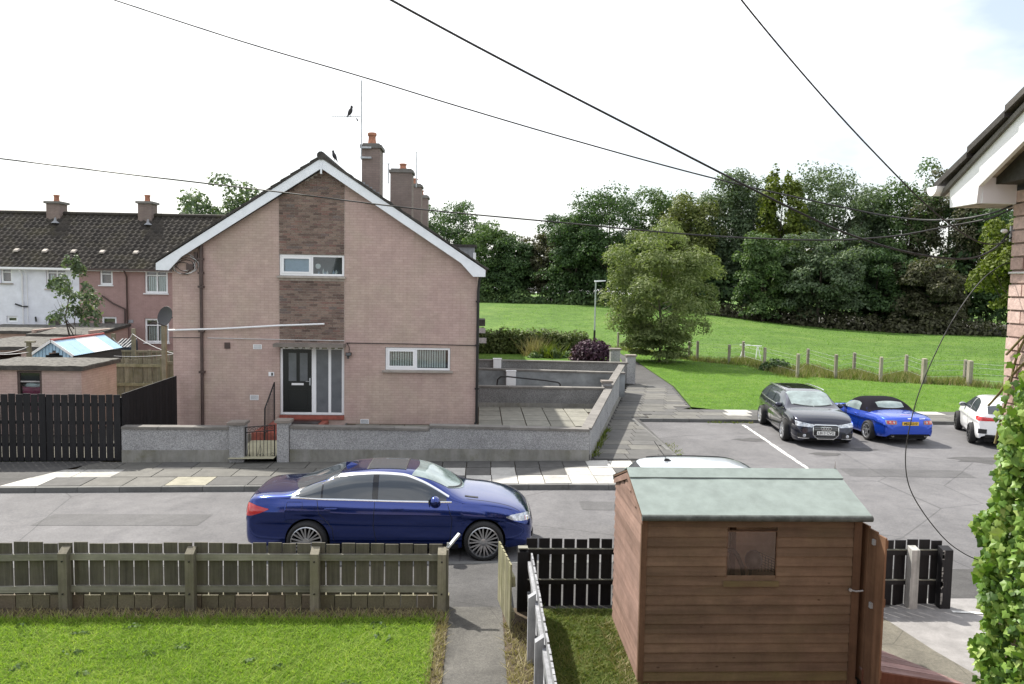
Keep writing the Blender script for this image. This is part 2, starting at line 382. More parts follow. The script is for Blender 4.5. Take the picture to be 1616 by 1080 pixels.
# near gardens
def zl(x, y): return .28
sheet('lawn', M_LAWN, lin(-24, -.5, 20), lin(1, 10.02, 8), lambda x, y: zl(x, y))
sheet('side_lawn', M_LAWN2, lin(.78, 1.95, 3), lin(1, 10.35, 5), lambda x, y: .268)
sheet('flower_bed', M_SOIL, lin(-24, -.36, 20), [9.95, 10.1, 10.4], lambda x, y: .262)
sheet('path_verge', M_SOIL, [.36, .78], [1, 5, 10.4], lambda x, y: .255)
sheet('lawn_edge', M_SOIL, [-.52, -.362], [1, 5, 10.0], lambda x, y: .262)
sheet('garden_subsoil', M_SOIL, [-24, 0, 12], [-4, 4, 10.5], lambda x, y: .12)
polysheet('shed_yard', M_AGG, [(1.9, 7.0), (4.5, 5), (6.3, 5), (6.0, 8.0), (5.72, 9.2), (5.55, 10.4), (1.9, 10.4)], .215)
polysheet('driveway', M_CONC, [(6.3, 3), (14, 3), (14, 10.85), (6.55, 10.85), (5.5, 10.4), (5.72, 9.2), (6.0, 8.0), (6.3, 5)], lambda x, y: .205)
sheet('driveway_ramp', M_FOOT, [6.6, 14], [10.85, 11.6, 12.7], lambda x, y: .2-.19*sstep(10.85, 12.7, y))
stripe('threshold_line', 'pale concrete strip across the drive mouth beside the black gatepost', onZ(1503, 966, .21), onZ(1580, 970, .21), .09, (2, 3))
# patio behind the front wall
pp = polysheet('patio', M_SOIL, [(-3.9, 20.2), (2.75, 20.2), (4.4, 26.8), (-3.9, 26.8)], .50)
polysheet('front_garden', M_AGG, [(-9.1, 20.2), (-3.9, 20.2), (-3.9, 23.3), (-9.1, 23.3)], .16)
MB((-3.9, 21, .1)).box((-3.94, 20.2, .05), (-3.901, 23.2, .52)).build('patio_edging', M_KERB, pp)
y = 20.45
for r, d in enumerate((.6, .9, .9, .9, .9, .9, .9)):
    x = -3.6
    while x < 4.6:
        w = .72
        if x+w < side_x(y)+.1 and not (y > 22.6 and x < -.2) and y+d < 26.8:
            o = new_obj('paving_slab', slab_mesh(w-.02, d-.02, M_PATIO), pp); o.location = (x+w/2, y+d/2, .545+rnd.uniform(-.004, .004)); o.rotation_euler = (rnd.uniform(-.005, .005), rnd.uniform(-.005, .005), 0)
        x += w
    y += d
M_CREAM = slab_mat('path_cream', (.42, .40, .28))
polysheet('gate_path', M_CREAM, [(-6.35, 19.8), (-5.2, 19.8), (-5.2, 21.9), (-6.35, 21.9)], lambda x, y: gz(x)+.24+.06*sstep(19.8, 22, y))
# ================================================================ building materials
from mathutils.geometry import tessellate_polygon
def brick_paint(name, c1, c2, mortar, bw=.225, bh=.075, axis='XZ', msize=.008, tan=None, bump=.25):
    t = NT(name); g = t.n('ShaderNodeNewGeometry').outputs['Position']; sp = t.n('ShaderNodeSeparateXYZ'); t.l(g, sp.inputs[0])
    cb = t.n('ShaderNodeCombineXYZ')
    if axis == 'XZ':      # works on faces along X and along Y alike
        t.l(t.math('ADD', sp.outputs['X'], sp.outputs['Y']), cb.inputs[0])
    t.l(sp.outputs['Z'], cb.inputs[1])
    b = t.n('ShaderNodeTexBrick'); t.l(cb.outputs[0], b.inputs['Vector'])
    b.inputs['Scale'].default_value = 1; b.inputs['Brick Width'].default_value = bw; b.inputs['Row Height'].default_value = bh
    b.inputs['Mortar Size'].default_value = msize; b.inputs['Mortar Smooth'].default_value = .4; b.inputs['Bias'].default_value = 0
    b.inputs['Color1'].default_value = c1; b.inputs['Color2'].default_value = c2; b.inputs['Mortar'].default_value = mortar
    co = t.co(); big = t.noise(.55, 5, .62, co, .5)
    if tan: x = t.mix(t.ramp(big, [(.40, (0, 0, 0)), (.66, (.8, .8, .8))]), b.outputs['Color'], t.mix(1, b.outputs['Color'], tan, 'MULTIPLY'))
    else: x = b.outputs['Color']
    x = t.mix(1, x, t.ramp(t.noise(3.0, 6, .7, co), [(.28, (.86,)*3), (.72, (1.1,)*3)]), 'MULTIPLY')
    x = t.mix(1, x, t.ramp(t.noise(60, 4, .75, co), [(.3, (.86,)*3), (.7, (1.12,)*3)]), 'MULTIPLY')
    st = t.co(True, (3.5, 3.5, .25))
    x = t.mix(1, x, t.ramp(t.noise(1.6, 4, .6, st), [(.25, (.93, .92, .91)), (.5, (1, 1, 1))]), 'MULTIPLY')
    t.col(x); t.set(Roughness=.8); t.b.inputs['Specular IOR Level'].default_value = .3
    h = t.mix(.35, t.math('SUBTRACT', 1.0, b.outputs['Fac']), t.noise(70, 3, .7, co)); t.bump(h, bump, .008); return t.m
M_PINK = brick_paint('pink_brick', (.50, .37, .336, 1), (.46, .335, .302, 1), (.405, .292, .262, 1), tan=(.97, 1.06, .97, 1))
M_PINK2 = brick_paint('pink_brick_far', (.37, .25, .235, 1), (.35, .235, .22, 1), (.32, .215, .2, 1), bump=.1)
M_MORT = plain('mortar', (.42, .375, .335, 1), .9, var=.2, scale=9)
def brick_mat(name, stops, dirt=.75):
    t = NT(name); ri = t.n('ShaderNodeObjectInfo').outputs['Random']; isl = t.n('ShaderNodeNewGeometry').outputs['Random Per Island']
    f = t.math('FRACT', t.math('ADD', t.math('MULTIPLY', ri, 7.13), isl)); co = t.co()
    x = t.ramp(f, stops); x = t.mix(1, x, t.ramp(t.noise(40, 5, .75, co), [(.3, (.7,)*3), (.7, (1.2,)*3)]), 'MULTIPLY')
    x = t.mix(1, x, t.ramp(t.noise(.9, 4, .6, co), [(.3, (dirt,)*3), (.7, (1.15,)*3)]), 'MULTIPLY')
    t.col(x); t.set(Roughness=.85); t.bump(t.noise(90, 4, .7, co), .35, .006); return t.m
M_DBRICK = brick_mat('dark_brick', [(0, (.12, .08, .068)), (.3, (.20, .14, .115)), (.6, (.26, .19, .155)), (.85, (.21, .12, .10)), (1, (.16, .13, .12))])
M_CHIM = brick_paint('chimney_brick', (.26, .20, .178, 1), (.23, .175, .155, 1), (.20, .16, .148, 1), tan=(.8, .85, .85, 1))
M_UPVC = plain('white_upvc', (.82, .83, .85, 1), .35, var=.03, scale=3)
M_BARGE = plain('barge_white', (.80, .83, .88, 1), .45, var=.05, scale=4)
M_SILL = slab_mat('sill_concrete', (.40, .36, .32)); M_COPE = slab_mat('coping', (.17, .16, .148)); M_COPE2 = slab_mat('coping_brown', (.20, .175, .155))
M_TILE = plain('roof_tile_dark', (.06, .055, .05, 1), .85, var=.35, scale=5, bump=.4, bscale=40, island=.25)
M_BROWNP = plain('brown_pipe', (.07, .045, .04, 1), .5, var=.15); M_BLACKP = plain('black_pipe', (.012, .012, .013, 1), .4, var=0)
M_LEAD = plain('lead', (.25, .26, .28, 1), .6, var=.2); M_TERRA = plain('terracotta', (.36, .16, .10, 1), .8, var=.25, scale=7)
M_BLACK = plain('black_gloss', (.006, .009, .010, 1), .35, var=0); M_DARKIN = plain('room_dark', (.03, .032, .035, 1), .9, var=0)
M_RED = plain('red_tile', (.30, .085, .06, 1), .6, var=.2, scale=8); M_GALV = plain('galvanised', (.42, .44, .46, 1), .5, metal=.4, var=.2)
M_CABLE = plain('cable_black', (.02, .02, .022, 1), .6, var=0); M_CABLEW = plain('cable_white', (.6, .6, .6, 1), .6, var=.05)
M_IRON = plain('wrought_iron', (.018, .016, .016, 1), .55, var=.2)
def glass_mat(name, tint=(.9, .95, .95, 1), refl=.01):
    t = NT(name); t.t.nodes.remove(t.b); out = t.t.nodes['Material Output']
    tr = t.n('ShaderNodeBsdfTransparent'); tr.inputs[0].default_value = tint; gl = t.n('ShaderNodeBsdfGlossy'); gl.inputs['Roughness'].default_value = .03
    fr = t.n('ShaderNodeFresnel'); fr.inputs['IOR'].default_value = 1.5
    mx = t.n('ShaderNodeMixShader'); t.l(t.math('ADD', fr.outputs[0], refl), mx.inputs[0]); t.l(tr.outputs[0], mx.inputs[1]); t.l(gl.outputs[0], mx.inputs[2]); t.l(mx.outputs[0], out.inputs[0]); return t.m
M_GLASS = glass_mat('window_glass')
M_FROST = plain('frosted_glass', (.13, .14, .155, 1), .22, var=.12, scale=3); M_DGLASS = plain('dark_glass', (.02, .024, .028, 1), .06, var=.2, scale=1.5, spec=.8)
M_BLIND = plain('blind_fabric', (.86, .86, .84, 1), .9, var=.05); M_BLINDB = plain('roller_blind', (.42, .52, .68, 1), .8, var=.04)
M_DASH = None
def render_mat(name, c):
    t = NT(name); co = t.co(); st = t.co(True, (2.2, 2.2, .5)); x = t.ramp(t.noise(1.5, 6, .65, co, .3), [(.3, tuple(v*.7 for v in c)), (.7, tuple(v*1.15 for v in c))])
    x = t.mix(1, x, t.ramp(t.noise(1.8, 5, .7, st), [(.3, (.72, .71, .66)), (.6, (1, 1, 1))]), 'MULTIPLY'); m = t.ramp(t.noise(1.3, 6, .75, co), [(.52, (0, 0, 0)), (.7, (.6, .6, .6))]); x = t.mix(m, x, (.10, .095, .035, 1))
    t.col(x); t.set(Roughness=.95); t.bump(t.noise(45, 4, .7, co), .35, .006); return t.m
def dash_mat(name, c, moss=0):
    t = NT(name); co = t.co(); v = t.n('ShaderNodeTexVoronoi'); v.inputs['Scale'].default_value = 62; t.l(co, v.inputs['Vector'])
    x = t.ramp(v.outputs['Color'], [(0, tuple(q*.5 for q in c)), (.5, c), (1, tuple(q*1.5 for q in c))])
    x = t.mix(1, x, t.ramp(t.noise(1.1, 5, .65, co, .3), [(.3, (.78,)*3), (.7, (1.1,)*3)]), 'MULTIPLY')
    if moss:
        m = t.ramp(t.noise(2.2, 6, .7, co), [(.5, (0, 0, 0)), (.66, (moss,)*3)]); x = t.mix(m, x, (.09, .085, .03, 1))
    t.col(x); t.set(Roughness=.95); t.bump(v.outputs['Distance'], .6, .012); return t.m
M_DASH = dash_mat('pebble_dash', (.33, .33, .335)); M_PLINTH = render_mat('render_plinth', (.27, .265, .245)); M_DASHD = dash_mat('pebble_dash_dark', (.20, .20, .20))

def wall_holes(mb, outer, holes, f, depth):
    """outer/holes: 2D loops (u, v); f(u, v, d) maps to 3D with d behind the face"""
    loops = [outer]+holes; flat = [p for lp in loops for p in lp]
    tris = tessellate_polygon([[Vector((p[0], p[1], 0)) for p in lp] for lp in loops])
    n = len(flat); V = [f(u, v, 0) for u, v in flat]+[f(u, v, depth) for u, v in flat]
    F = []
    for a, b, c in tris:
        A, B, C = flat[a], flat[b], flat[c]
        if (B[0]-A[0])*(C[1]-A[1])-(B[1]-A[1])*(C[0]-A[0]) < 0: b, c = c, b
        F += [(a, b, c), (c+n, b+n, a+n)]
    i0 = 0
    for lp in loops:
        k = len(lp)
        for i in range(k):
            a, b = i0+i, i0+(i+1) % k; F.append((b, a, a+n, b+n))
        i0 += k
    mb.add(V, F); return mb
def ring(mb, x0, x1, z0, z1, t, y0, y1):
    O = [(x0, z0), (x1, z0), (x1, z1), (x0, z1)]; I = [(x0+t, z0+t), (x1-t, z0+t), (x1-t, z1-t), (x0+t, z1-t)]
    V = [(x, y0, z) for x, z in O+I]+[(x, y1, z) for x, z in O+I]; F = []
    for i in range(4):
        j = (i+1) % 4
        F += [(i, j, j+4, i+4), (i+8, i+12, j+12, j+8), (i, i+8, j+8, j), (i+4, j+4, j+12, i+12)]
    return mb.add(V, F)
def window(parent, x0, x1, z0, z1, Y, splits, trans=None, frame=.06, depth=.07, glass=None, sill=None, sillm=None, casement=(), back=None, room=.5):
    """splits: fractions of width where mullions stand. trans: height fraction of a transom. A uPVC window that faces -Y"""
    w = ring(MB(), x0, x1, z0, z1, frame, Y, Y+depth).build('window', M_UPVC, parent)
    xs = [x0+frame]+[x0+(x1-x0)*s for s in splits]+[x1-frame]; zt = [z0+frame, z1-frame] if trans is None else [z0+frame, z0+(z1-z0)*trans, z1-frame]
    for s in splits: MB().box((x0+(x1-x0)*s-.03, Y+.004, z0+frame), (x0+(x1-x0)*s+.03, Y+depth-.004, z1-frame)).build('mullion', M_UPVC, w)
    for i in range(len(xs)-1):
        for j in range(len(zt)-1):
            a, b, c, d = xs[i]+(.03 if i else 0), xs[i+1]-(.03 if i < len(xs)-2 else 0), zt[j]+(.025 if j else 0), zt[j+1]-(.025 if j < len(zt)-2 else 0)
            if (i, j) in casement:
                ring(MB(), a+.002, b-.002, c+.002, d-.002, .055, Y-.012, Y+.05).build('casement', M_UPVC, w); a += .055; b -= .055; c += .055; d -= .055
            MB().box((a, Y+.03, c), (b, Y+.04, d)).build('pane', glass or M_GLASS, w)
    if trans is not None: MB().box((x0+frame, Y+.006, zt[1]-.025), (x1-frame, Y+depth-.006, zt[1]+.025)).build('transom', M_UPVC, w)
    if sill is not None: MB().hexa([(x0-sill, Y-.14, z0-.07), (x1+sill, Y-.14, z0-.07), (x1+sill, Y+.06, z0-.07), (x0-sill, Y+.06, z0-.07), (x0-sill, Y-.14, z0-.02), (x1+sill, Y-.14, z0-.02), (x1+sill, Y+.06, z0-.001), (x0-sill, Y+.06, z0-.001)]).build('sill', sillm or M_SILL, w)
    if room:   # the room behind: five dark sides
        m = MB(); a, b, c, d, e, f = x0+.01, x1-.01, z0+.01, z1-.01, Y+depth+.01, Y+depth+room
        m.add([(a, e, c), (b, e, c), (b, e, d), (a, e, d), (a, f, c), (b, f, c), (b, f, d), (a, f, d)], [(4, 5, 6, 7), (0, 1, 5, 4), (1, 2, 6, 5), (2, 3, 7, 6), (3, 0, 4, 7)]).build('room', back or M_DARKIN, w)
    return w

# ================================================================ the end-terrace house
HY = 23.2; HX0, HX1, RDX, RDZ = -8.98, -0.09, -4.62, 8.22
HB = 45.6
house = thing('terraced_house', 'pink painted brick house with gable end, white barge boards and dark brick panel', 'house', (RDX, HY, .3))
SL = .655                                                   # roof pitch (rise over run)
zroof = lambda x: RDZ-SL*abs(x-RDX)
X = lambda px, py, Y=HY: onY(px, py, Y)
dTL, dBR = X(441, 547), X(543, 656); uTL, uBR = X(440.5, 401), X(543.5, 437.5); lTL, lBR = X(608, 548), X(710.5, 586)
PX0, PX1 = uTL.x, uBR.x
DZ0, DZ1 = dBR.z, dTL.z
outer = [(HX0, -.3), (HX1, -.3), (HX1, zroof(HX1)), (RDX, zroof(RDX)), (HX0, zroof(HX0))]
holes = [[(PX0, DZ0), (PX1, DZ0), (PX1, DZ1), (PX0, DZ1)], [(PX0, uBR.z), (PX1, uBR.z), (PX1, uTL.z), (PX0, uTL.z)], [(lTL.x, lBR.z), (lBR.x, lBR.z), (lBR.x, lTL.z), (lTL.x, lTL.z)]]
wall_holes(MB((RDX, HY, 0)), outer, holes, lambda u, v, d: (u, HY+d, v), .28).build('gable_wall', M_PINK, house)
MB((HX0, HY, 0)).box((HX0, HY+.28, -.3), (HX0+.28, HB, 5.25)).build('side_wall', M_PINK, house)
MB((HX1, HY, 0)).box((HX1-.28, HY+.28, -.3), (HX1, HB, 5.25)).build('side_wall', M_PINK, house)
MB((RDX, HB, 0)).prism([(HX0+.28, HB-.2, 0), (HX1-.28, HB-.2, 0), (HX1-.28, HB-.2, 5.2), (RDX, HB-.2, 8.0), (HX0+.28, HB-.2, 5.2)], (0, .15, 0)).build('rear_wall', M_PINK, house)
# dark brick panel: mortar bed, then bricks one by one
def panel_piece(z0, z1):
    if z1 > 7: return [(PX0, z0), (PX1, z0), (PX1, zroof(PX1)-.1), (RDX, zroof(RDX)-.1), (PX0, zroof(PX0)-.1)]
    return [(PX0, z0), (PX1, z0), (PX1, z1), (PX0, z1)]
pan = MB((RDX, HY, 0)).prism([(u, HY-.006, v) for u, v in panel_piece(uTL.z+.002, 8)], (0, .005, 0)).build('brick_panel', M_MORT, house)
pan2 = MB((RDX, HY, 0)).prism([(u, HY-.006, v) for u, v in panel_piece(DZ1+.13, uBR.z-.06)], (0, .005, 0)).build('brick_panel', M_MORT, house)
bm1 = MB().box((-.1055, -.016, -.0315), (.1055, .004, .0315)).mesh('brick', M_DBRICK); bmh = MB().box((-.05, -.016, -.0315), (.05, .004, .0315)).mesh('brick', M_DBRICK)
rest = MB((RDX, HY, 0)); nb = 0; rnd.seed(11)
for pz0, pz1, par in ((uTL.z+.01, 8.2, pan), (DZ1+.14, uBR.z-.07, pan2)):
    z = pz0+.036; r = 0
    while z+.032 < pz1:
        x = PX0+.004+(-.11 if r % 2 else 0)
        while x < PX1-.06:
            a, b = max(x, PX0+.004), min(x+.222, PX1-.004); w = b-a-.011; xc = (a+b)/2
            if w > .08 and z+.05 < zroof(max(abs(a-RDX), abs(b-RDX))+RDX)-.12:
                if nb < 300:
                    o = new_obj('brick', bm1 if w > .15 else bmh, par); o.location = (xc-RDX, -.006+rnd.uniform(-.002, .002), z); nb += 1
                    o.parent = None; adopt(o, par); o.location = (xc, HY-.006+rnd.uniform(-.003, .002), z)
                else: rest.box((xc-w/2, HY-.022+rnd.uniform(-.003, .002), z-.0315), (xc+w/2, HY-.002, z+.0315))
            x += .222
        z += .0755; r += 1
tag(rest.build('brickwork', M_DBRICK, house), kind='stuff')
# barge boards (with boxed feet), soffit, verge and roof
BY = HY-.26
for s in (-1, 1):
    xe = HX0-.36 if s < 0 else HX1+.24; ze = zroof(xe)
    n = Vector((s*SL, 0, 1)).normalized(); dn = -.27
    P = [(RDX, BY, zroof(RDX)+.03), (xe, BY, ze+.03), (xe, BY, ze-.17), (xe-s*.36, BY, ze-.17), (xe-s*.72, BY, ze+.72*SL-.25), (RDX, BY, zroof(RDX)-.26)]
    MB((RDX, HY, 0)).prism(P, (0, .03, 0)).build('barge_board', M_BARGE, house)
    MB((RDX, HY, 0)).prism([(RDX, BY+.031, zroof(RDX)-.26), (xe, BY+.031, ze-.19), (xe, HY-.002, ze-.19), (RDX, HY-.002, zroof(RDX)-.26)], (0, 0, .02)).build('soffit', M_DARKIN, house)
    rt = MB((RDX, HY, 0)).prism([(RDX, BY-.03, zroof(RDX)+.035), (xe+s*.06, BY-.03, ze+.035-s*0), (xe+s*.06, BY-.03, ze+.08), (RDX, BY-.03, zroof(RDX)+.10)], (0, HB-BY, 0)).build('roof', M_TILE, house)
    k = int(math.hypot(xe-RDX, ze-zroof(RDX))/.33)
    for i in range(k):            # verge tiles, each lapping the one below
        a, b = RDX+(xe+s*.06-RDX)*(i/k), RDX+(xe+s*.06-RDX)*((i+1.12)/k)
        za, zb_ = zroof(a)+.075, zroof(b)+.105
        MB((a, BY, za)).hexa([(a, BY-.04, za), (b, BY-.04, zb_), (b, BY+.3, zb_), (a, BY+.3, za), (a, BY-.04, za+.035), (b, BY-.04, zb_+.035), (b, BY+.3, zb_+.035), (a, BY+.3, za+.035)]).build('verge_tile', M_TILE, rt)
for i in range(int((HB-BY)/.45)):
    y0 = BY-.05+i*.45
    MB((RDX, y0, RDZ)).tube([(RDX, y0, RDZ+.10), (RDX, y0+.44, RDZ+.10)], .12, 10).build('ridge_tile', M_TILE, house)
MB((RDX, HY, 0)).box((RDX-.025, BY-.02, zroof(RDX)-.42), (RDX+.025, BY+.01, zroof(RDX)-.1)).build('finial', M_BARGE, house)
# chimneys on the row behind
def chimney(px0, px1, py_top, Y, pots, zb):
    a, b = X(px0, py_top, Y), X(px1, py_top, Y); w = b.x-a.x; z1 = a.z; xc = (a.x+b.x)/2; d = .9
    c = MB((xc, Y, z1)).box((a.x, Y, zb), (b.x, Y+d, z1-.16)).build('chimney', M_CHIM, house)
    MB((xc, Y, z1)).box((a.x-.06, Y-.06, z1-.16), (b.x+.06, Y+d+.06, z1-.05)).build('cap', M_COPE, c)
    MB((xc, Y, z1)).prism([(a.x+.02, Y+.02, z1-.05), (b.x-.02, Y+.02, z1-.05), (b.x-.02, Y+d-.02, z1-.05), (a.x+.02, Y+d-.02, z1-.05)], (0, 0, .06)).build('flaunching', M_COPE, c)
    for dx, h in pots:
        MB((xc, Y, z1)).lathe([(.155, 0), (.165, .03), (.15, .06), (.13, h*.45), (.125, h*.72), (.155, h*.76), (.16, h*.94), (.14, h), (.10, h), (.10, h*.6)], (xc+dx, Y+d*.35, z1-.01), n=14).build('pot', M_TERRA, c, 40)
    for i in range(5):           # stepped lead flashing
        x0 = a.x+w*i/5
        MB((xc, Y, z1)).box((x0, Y-.012, zroof(x0)+.04), (x0+w/5-.01, Y-.003, zroof(x0)+.26)).build('flashing', M_LEAD, c)
    return c
chimney(571, 599.5, 226, 27.4, [(0, .42)], 6.5); chimney(616, 650, 266, 33.2, [(.05, .26)], 6.5)
chimney(649, 664.5, 290, 38.6, [(-.1, .3)], 6.5); chimney(664, 675, 308, 43, [(-.2, .3)], 6.5)
# little dormer low on the far slope
q = X(736, 388, 34)
dm = MB((q.x, 34, q.z)).box((q.x-.9, 34, q.z-1.0), (q.x+.36, 36, q.z-.05)).build('dormer', M_LEAD, house)
MB((q.x, 34, q.z)).box((q.x-1.0, 33.9, q.z-.05), (q.x+.45, 36.1, q.z+.05)).build('dormer_roof', M_TILE, dm)
MB((q.x, 34, q.z)).box((q.x+.3, 33.97, q.z-.75), (q.x+.42, 33.995, q.z-.3)).build('dormer_trim', M_UPVC, dm)
# windows and door
wu = window(house, PX0+.01, PX1-.01, uBR.z+.02, uTL.z-.01, HY+.03, (.5,), casement=((0, 0),), sill=.06, room=.9, back=plain('kitchen_wall', (.24, .28, .31, 1), .9, var=.05))
MB((PX0, HY, 0)).box((PX0+.12, HY+.13, uBR.z+.1), (PX0+.9, HY+.14, uTL.z-.1)).build('roller_blind', M_BLINDB, wu)
ck = Vector(((PX0+PX1)/2+.14, HY+.22, uBR.z+.31)); MB(ck).lathe([(.075, 0), (.08, .015), (.07, .025)], ck, (0, -1, 0), 18).build('clock', M_UPVC, wu)
for i, (dx, h, r) in enumerate(((.17, .09, .03), (.30, .16, .025), (.36, .08, .035), (.42, .10, .03), (.60, .12, .032), (.68, .13, .04), (-.38, .09, .022))):
    bp = Vector(((PX0+PX1)/2+dx, HY+.17, uBR.z+.075)); MB(bp).lathe([(r, 0), (r, h*.6), (r*.5, h*.75), (r*.45, h)], bp, n=10).build('bottle', M_UPVC if i % 2 else M_BLINDB, wu, 40)
wl = window(house, lTL.x+.01, lBR.x-.01, lBR.z+.02, lTL.z-.01, HY+.03, (.47,), casement=((0, 0),), sill=.09, room=.7)
for i in range(23):
    x = lTL.x+.16+i*(lBR.x-lTL.x-.3)/22.5
    if abs(i-10) > 0: MB((x, HY+.2, lBR.z)).add([(x-.026, HY+.125, lBR.z+.09), (x+.026, HY+.14, lBR.z+.09), (x+.026, HY+.14, lTL.z-.08), (x-.026, HY+.125, lTL.z-.08)], [(0, 1, 2, 3)]).build('blind_slat', M_BLIND, wl)
M_SLATWHITE = M_BLIND
# entrance screen: door leaf and two side lights
ex0, ex1, ez0, ez1 = PX0+.01, PX1-.01, DZ0+.005, DZ1-.005
scr = ring(MB((RDX, HY, 0)), ex0, ex1, ez0, ez1, .07, HY+.05, HY+.13).build('door_screen', M_UPVC, house)
dxr = ex0+.07+.85
MB().box((dxr, HY+.055, ez0+.07), (dxr+.13, HY+.125, ez1-.07)).build('mullion', M_UPVC, scr)
MB().box((ex0+.07+.85+.13+.36, HY+.055, ez0+.07), (ex0+.07+.85+.13+.44, HY+.125, ez1-.07)).build('mullion', M_UPVC, scr)
MB().box((dxr+.13, HY+.07, ez0+.07), (dxr+.49, HY+.09, ez1-.07)).build('side_light', M_FROST, scr); MB().box((dxr+.57, HY+.07, ez0+.07), (ex1-.07, HY+.09, ez1-.07)).build('side_light', M_FROST, scr)
dr = MB((ex0, HY, ez0)).box((ex0+.08, HY+.06, ez0+.08), (dxr-.01, HY+.11, ez1-.08)).build('door', M_BLACK, house)
for a, b in ((.17, .40), (.50, .73)):
    f = ring(MB(), ex0+.07+a-.025, ex0+.07+b+.025, ez0+.98, ez1-.16, .025, HY+.05, HY+.062).build('glazing_bead', M_BLACK, dr)
    MB().box((ex0+.07+a, HY+.054, ez0+1.005), (ex0+.07+b, HY+.0585, ez1-.185)).build('door_glass', M_FROST, dr)
MB().box((ex0+.33, HY+.045, ez0+.885), (ex0+.68, HY+.061, ez0+.945)).build('letter_plate', M_UPVC, dr)
h = MB().tube([(dxr-.055, HY+.06, ez0+1.0), (dxr-.055, HY+.02, ez0+1.0), (dxr-.17, HY+.018, ez0+1.0)], .012, 8).build('handle', M_GALV, dr)
MB().box((dxr-.075, HY+.05, ez0+.88), (dxr-.035, HY+.061, ez0+1.1)).build('lock_plate', M_GALV, dr)
ring(MB(), ex0+.2, dxr-.13, ez0+.16, ez0+.75, .02, HY+.052, HY+.0605).build('lower_moulding', M_BLACK, dr)
MB().box((PX0, HY-.05, DZ0-.12), (PX1, HY+.3, DZ0)).build('threshold', M_RED, house)
MB().box((PX0-.08, HY-.45, DZ1+.015), (PX1+.05, HY-.002, DZ1+.115)).build('canopy', M_COPE2, house)
for i in range(9):
    x = PX0+.1+i*.21+rnd.uniform(-.05, .05); MB().box((x, HY-.452-rnd.uniform(.003, .02), DZ1-.015), (x+rnd.uniform(.05, .14), HY-.40, DZ1+.014)).build('moss_clump', plain('moss', (.05, .05, .02, 1), .95, var=.4) if 'moss' not in MATS else MATS['moss'], house)
# pipes, cables and vents on the gable
def pipe_on(name, pts, r, mat, par=house, n=8): return MB(pts[0]).tube(pts, r, n).build(name, mat, par, 50)
dp0, dp1 = X(318, 392), X(321.5, 690)
dpx = dp0.x
pipe_on('downpipe', [(dpx, HY-.07, 5.62), (dpx, HY-.07, .3)], .048, M_BROWNP); pipe_on('soil_pipe', [(dpx+.01, HY-.08, 5.7), (dpx+.01, HY-.08, 4.55)], .062, M_BROWNP)
for z in (5.3, 4.9, 4.5, 3.2, 2.0): MB().box((dpx-.08, HY-.13, z-.03), (dpx+.08, HY-.0, z+.03)).build('pipe_clip', M_BROWNP, house)
pipe_on('rain_pipe', [(HX1+.12, HY-.16, 5.05), (HX1+.06, HY-.08, 4.8), (HX1+.035, HY-.06, 4.5), (HX1+.035, HY-.06, .55), (HX1+.0, HY-.12, .56)], .042, M_BLACKP)
for z in (4.2, 2.9, 1.6): MB().box((HX1-.03, HY-.11, z-.025), (HX1+.09, HY-.0, z+.025)).build('pipe_clip', M_BLACKP, house)
rnd.seed(5)
for k in range(7):              # tangle of telephone cable by the eaves
    c = X(292+rnd.uniform(-6, 10), 415+rnd.uniform(-5, 9)); r = rnd.uniform(.18, .34); a0 = rnd.uniform(0, 6)
    pts = [(c.x+math.cos(a0+t*.45)*r*(1+.03*t), HY-.03-rnd.uniform(0, .05), c.z+math.sin(a0+t*.45)*r*.8) for t in range(13)]
    pipe_on('cable_loop', pts, .009, M_CABLEW if k % 2 else M_CABLE, n=6)
MB().box((dpx-.42, HY-.08, 4.98), (dpx-.22, HY-.0, 5.15)).build('junction_box', M_BROWNP, house); MB().box((dpx-.20, HY-.07, 5.25), (dpx-.10, HY-.0, 5.5)).build('junction_box', M_BROWNP, house)
ca = [X(328, 533.5), X(441, 536), X(544, 538), X(546, 541.5), X(640, 543), X(751, 545.5)]
pipe_on('wall_cable', [(p.x, HY-.02, p.z) for p in ca[:3]], .011, M_CABLEW, n=6); pipe_on('wall_cable', [(p.x, HY-.018, p.z) for p in ca[3:]], .012, M_CABLE, n=6)
cb = [X(268, 533), X(320, 533)]; pipe_on('wall_cable', [(p.x, HY-.02, p.z) for p in cb], .010, M_CABLE, n=6)
pl = [X(266, 521.5, HY-.12), X(350, 519, HY-.12), X(440, 514, HY-.12), X(512, 511.5, HY-.12)]
prop = tag(MB(pl[0]).tube(pl, .028, 8).build('clothes_prop', M_UPVC, None, 50), 'long white pole fixed level across the pink gable wall', 'pole')
def vent(px, py, w, h, mat, name='air_vent'):
    c = X(px, py); v = ring(MB(c), c.x-w/2, c.x+w/2, c.z-h/2, c.z+h/2, .018, HY-.018, HY).build(name, mat, house)
    MB(c).box((c.x-w/2+.018, HY-.008, c.z-h/2+.018), (c.x+w/2-.018, HY-.001, c.z+h/2-.018)).build('vent_back', M_LEAD, v)
    for i in range(4):
        zz = c.z-h/2+.03+i*(h-.05)/4; MB(c).box((c.x-w/2+.018, HY-.016, zz), (c.x+w/2-.018, HY-.009, zz+.012)).build('louvre', mat, v)
vent(406.5, 547.5, .25, .14, M_UPVC); vent(401.5, 627.5, .25, .15, M_UPVC); vent(575.5, 666, .25, .16, M_UPVC)
c = X(359, 545.5); MB(c).box((c.x-.08, HY-.03, c.z-.09), (c.x+.08, HY, c.z+.09)).build('brown_vent', M_BROWNP, house)
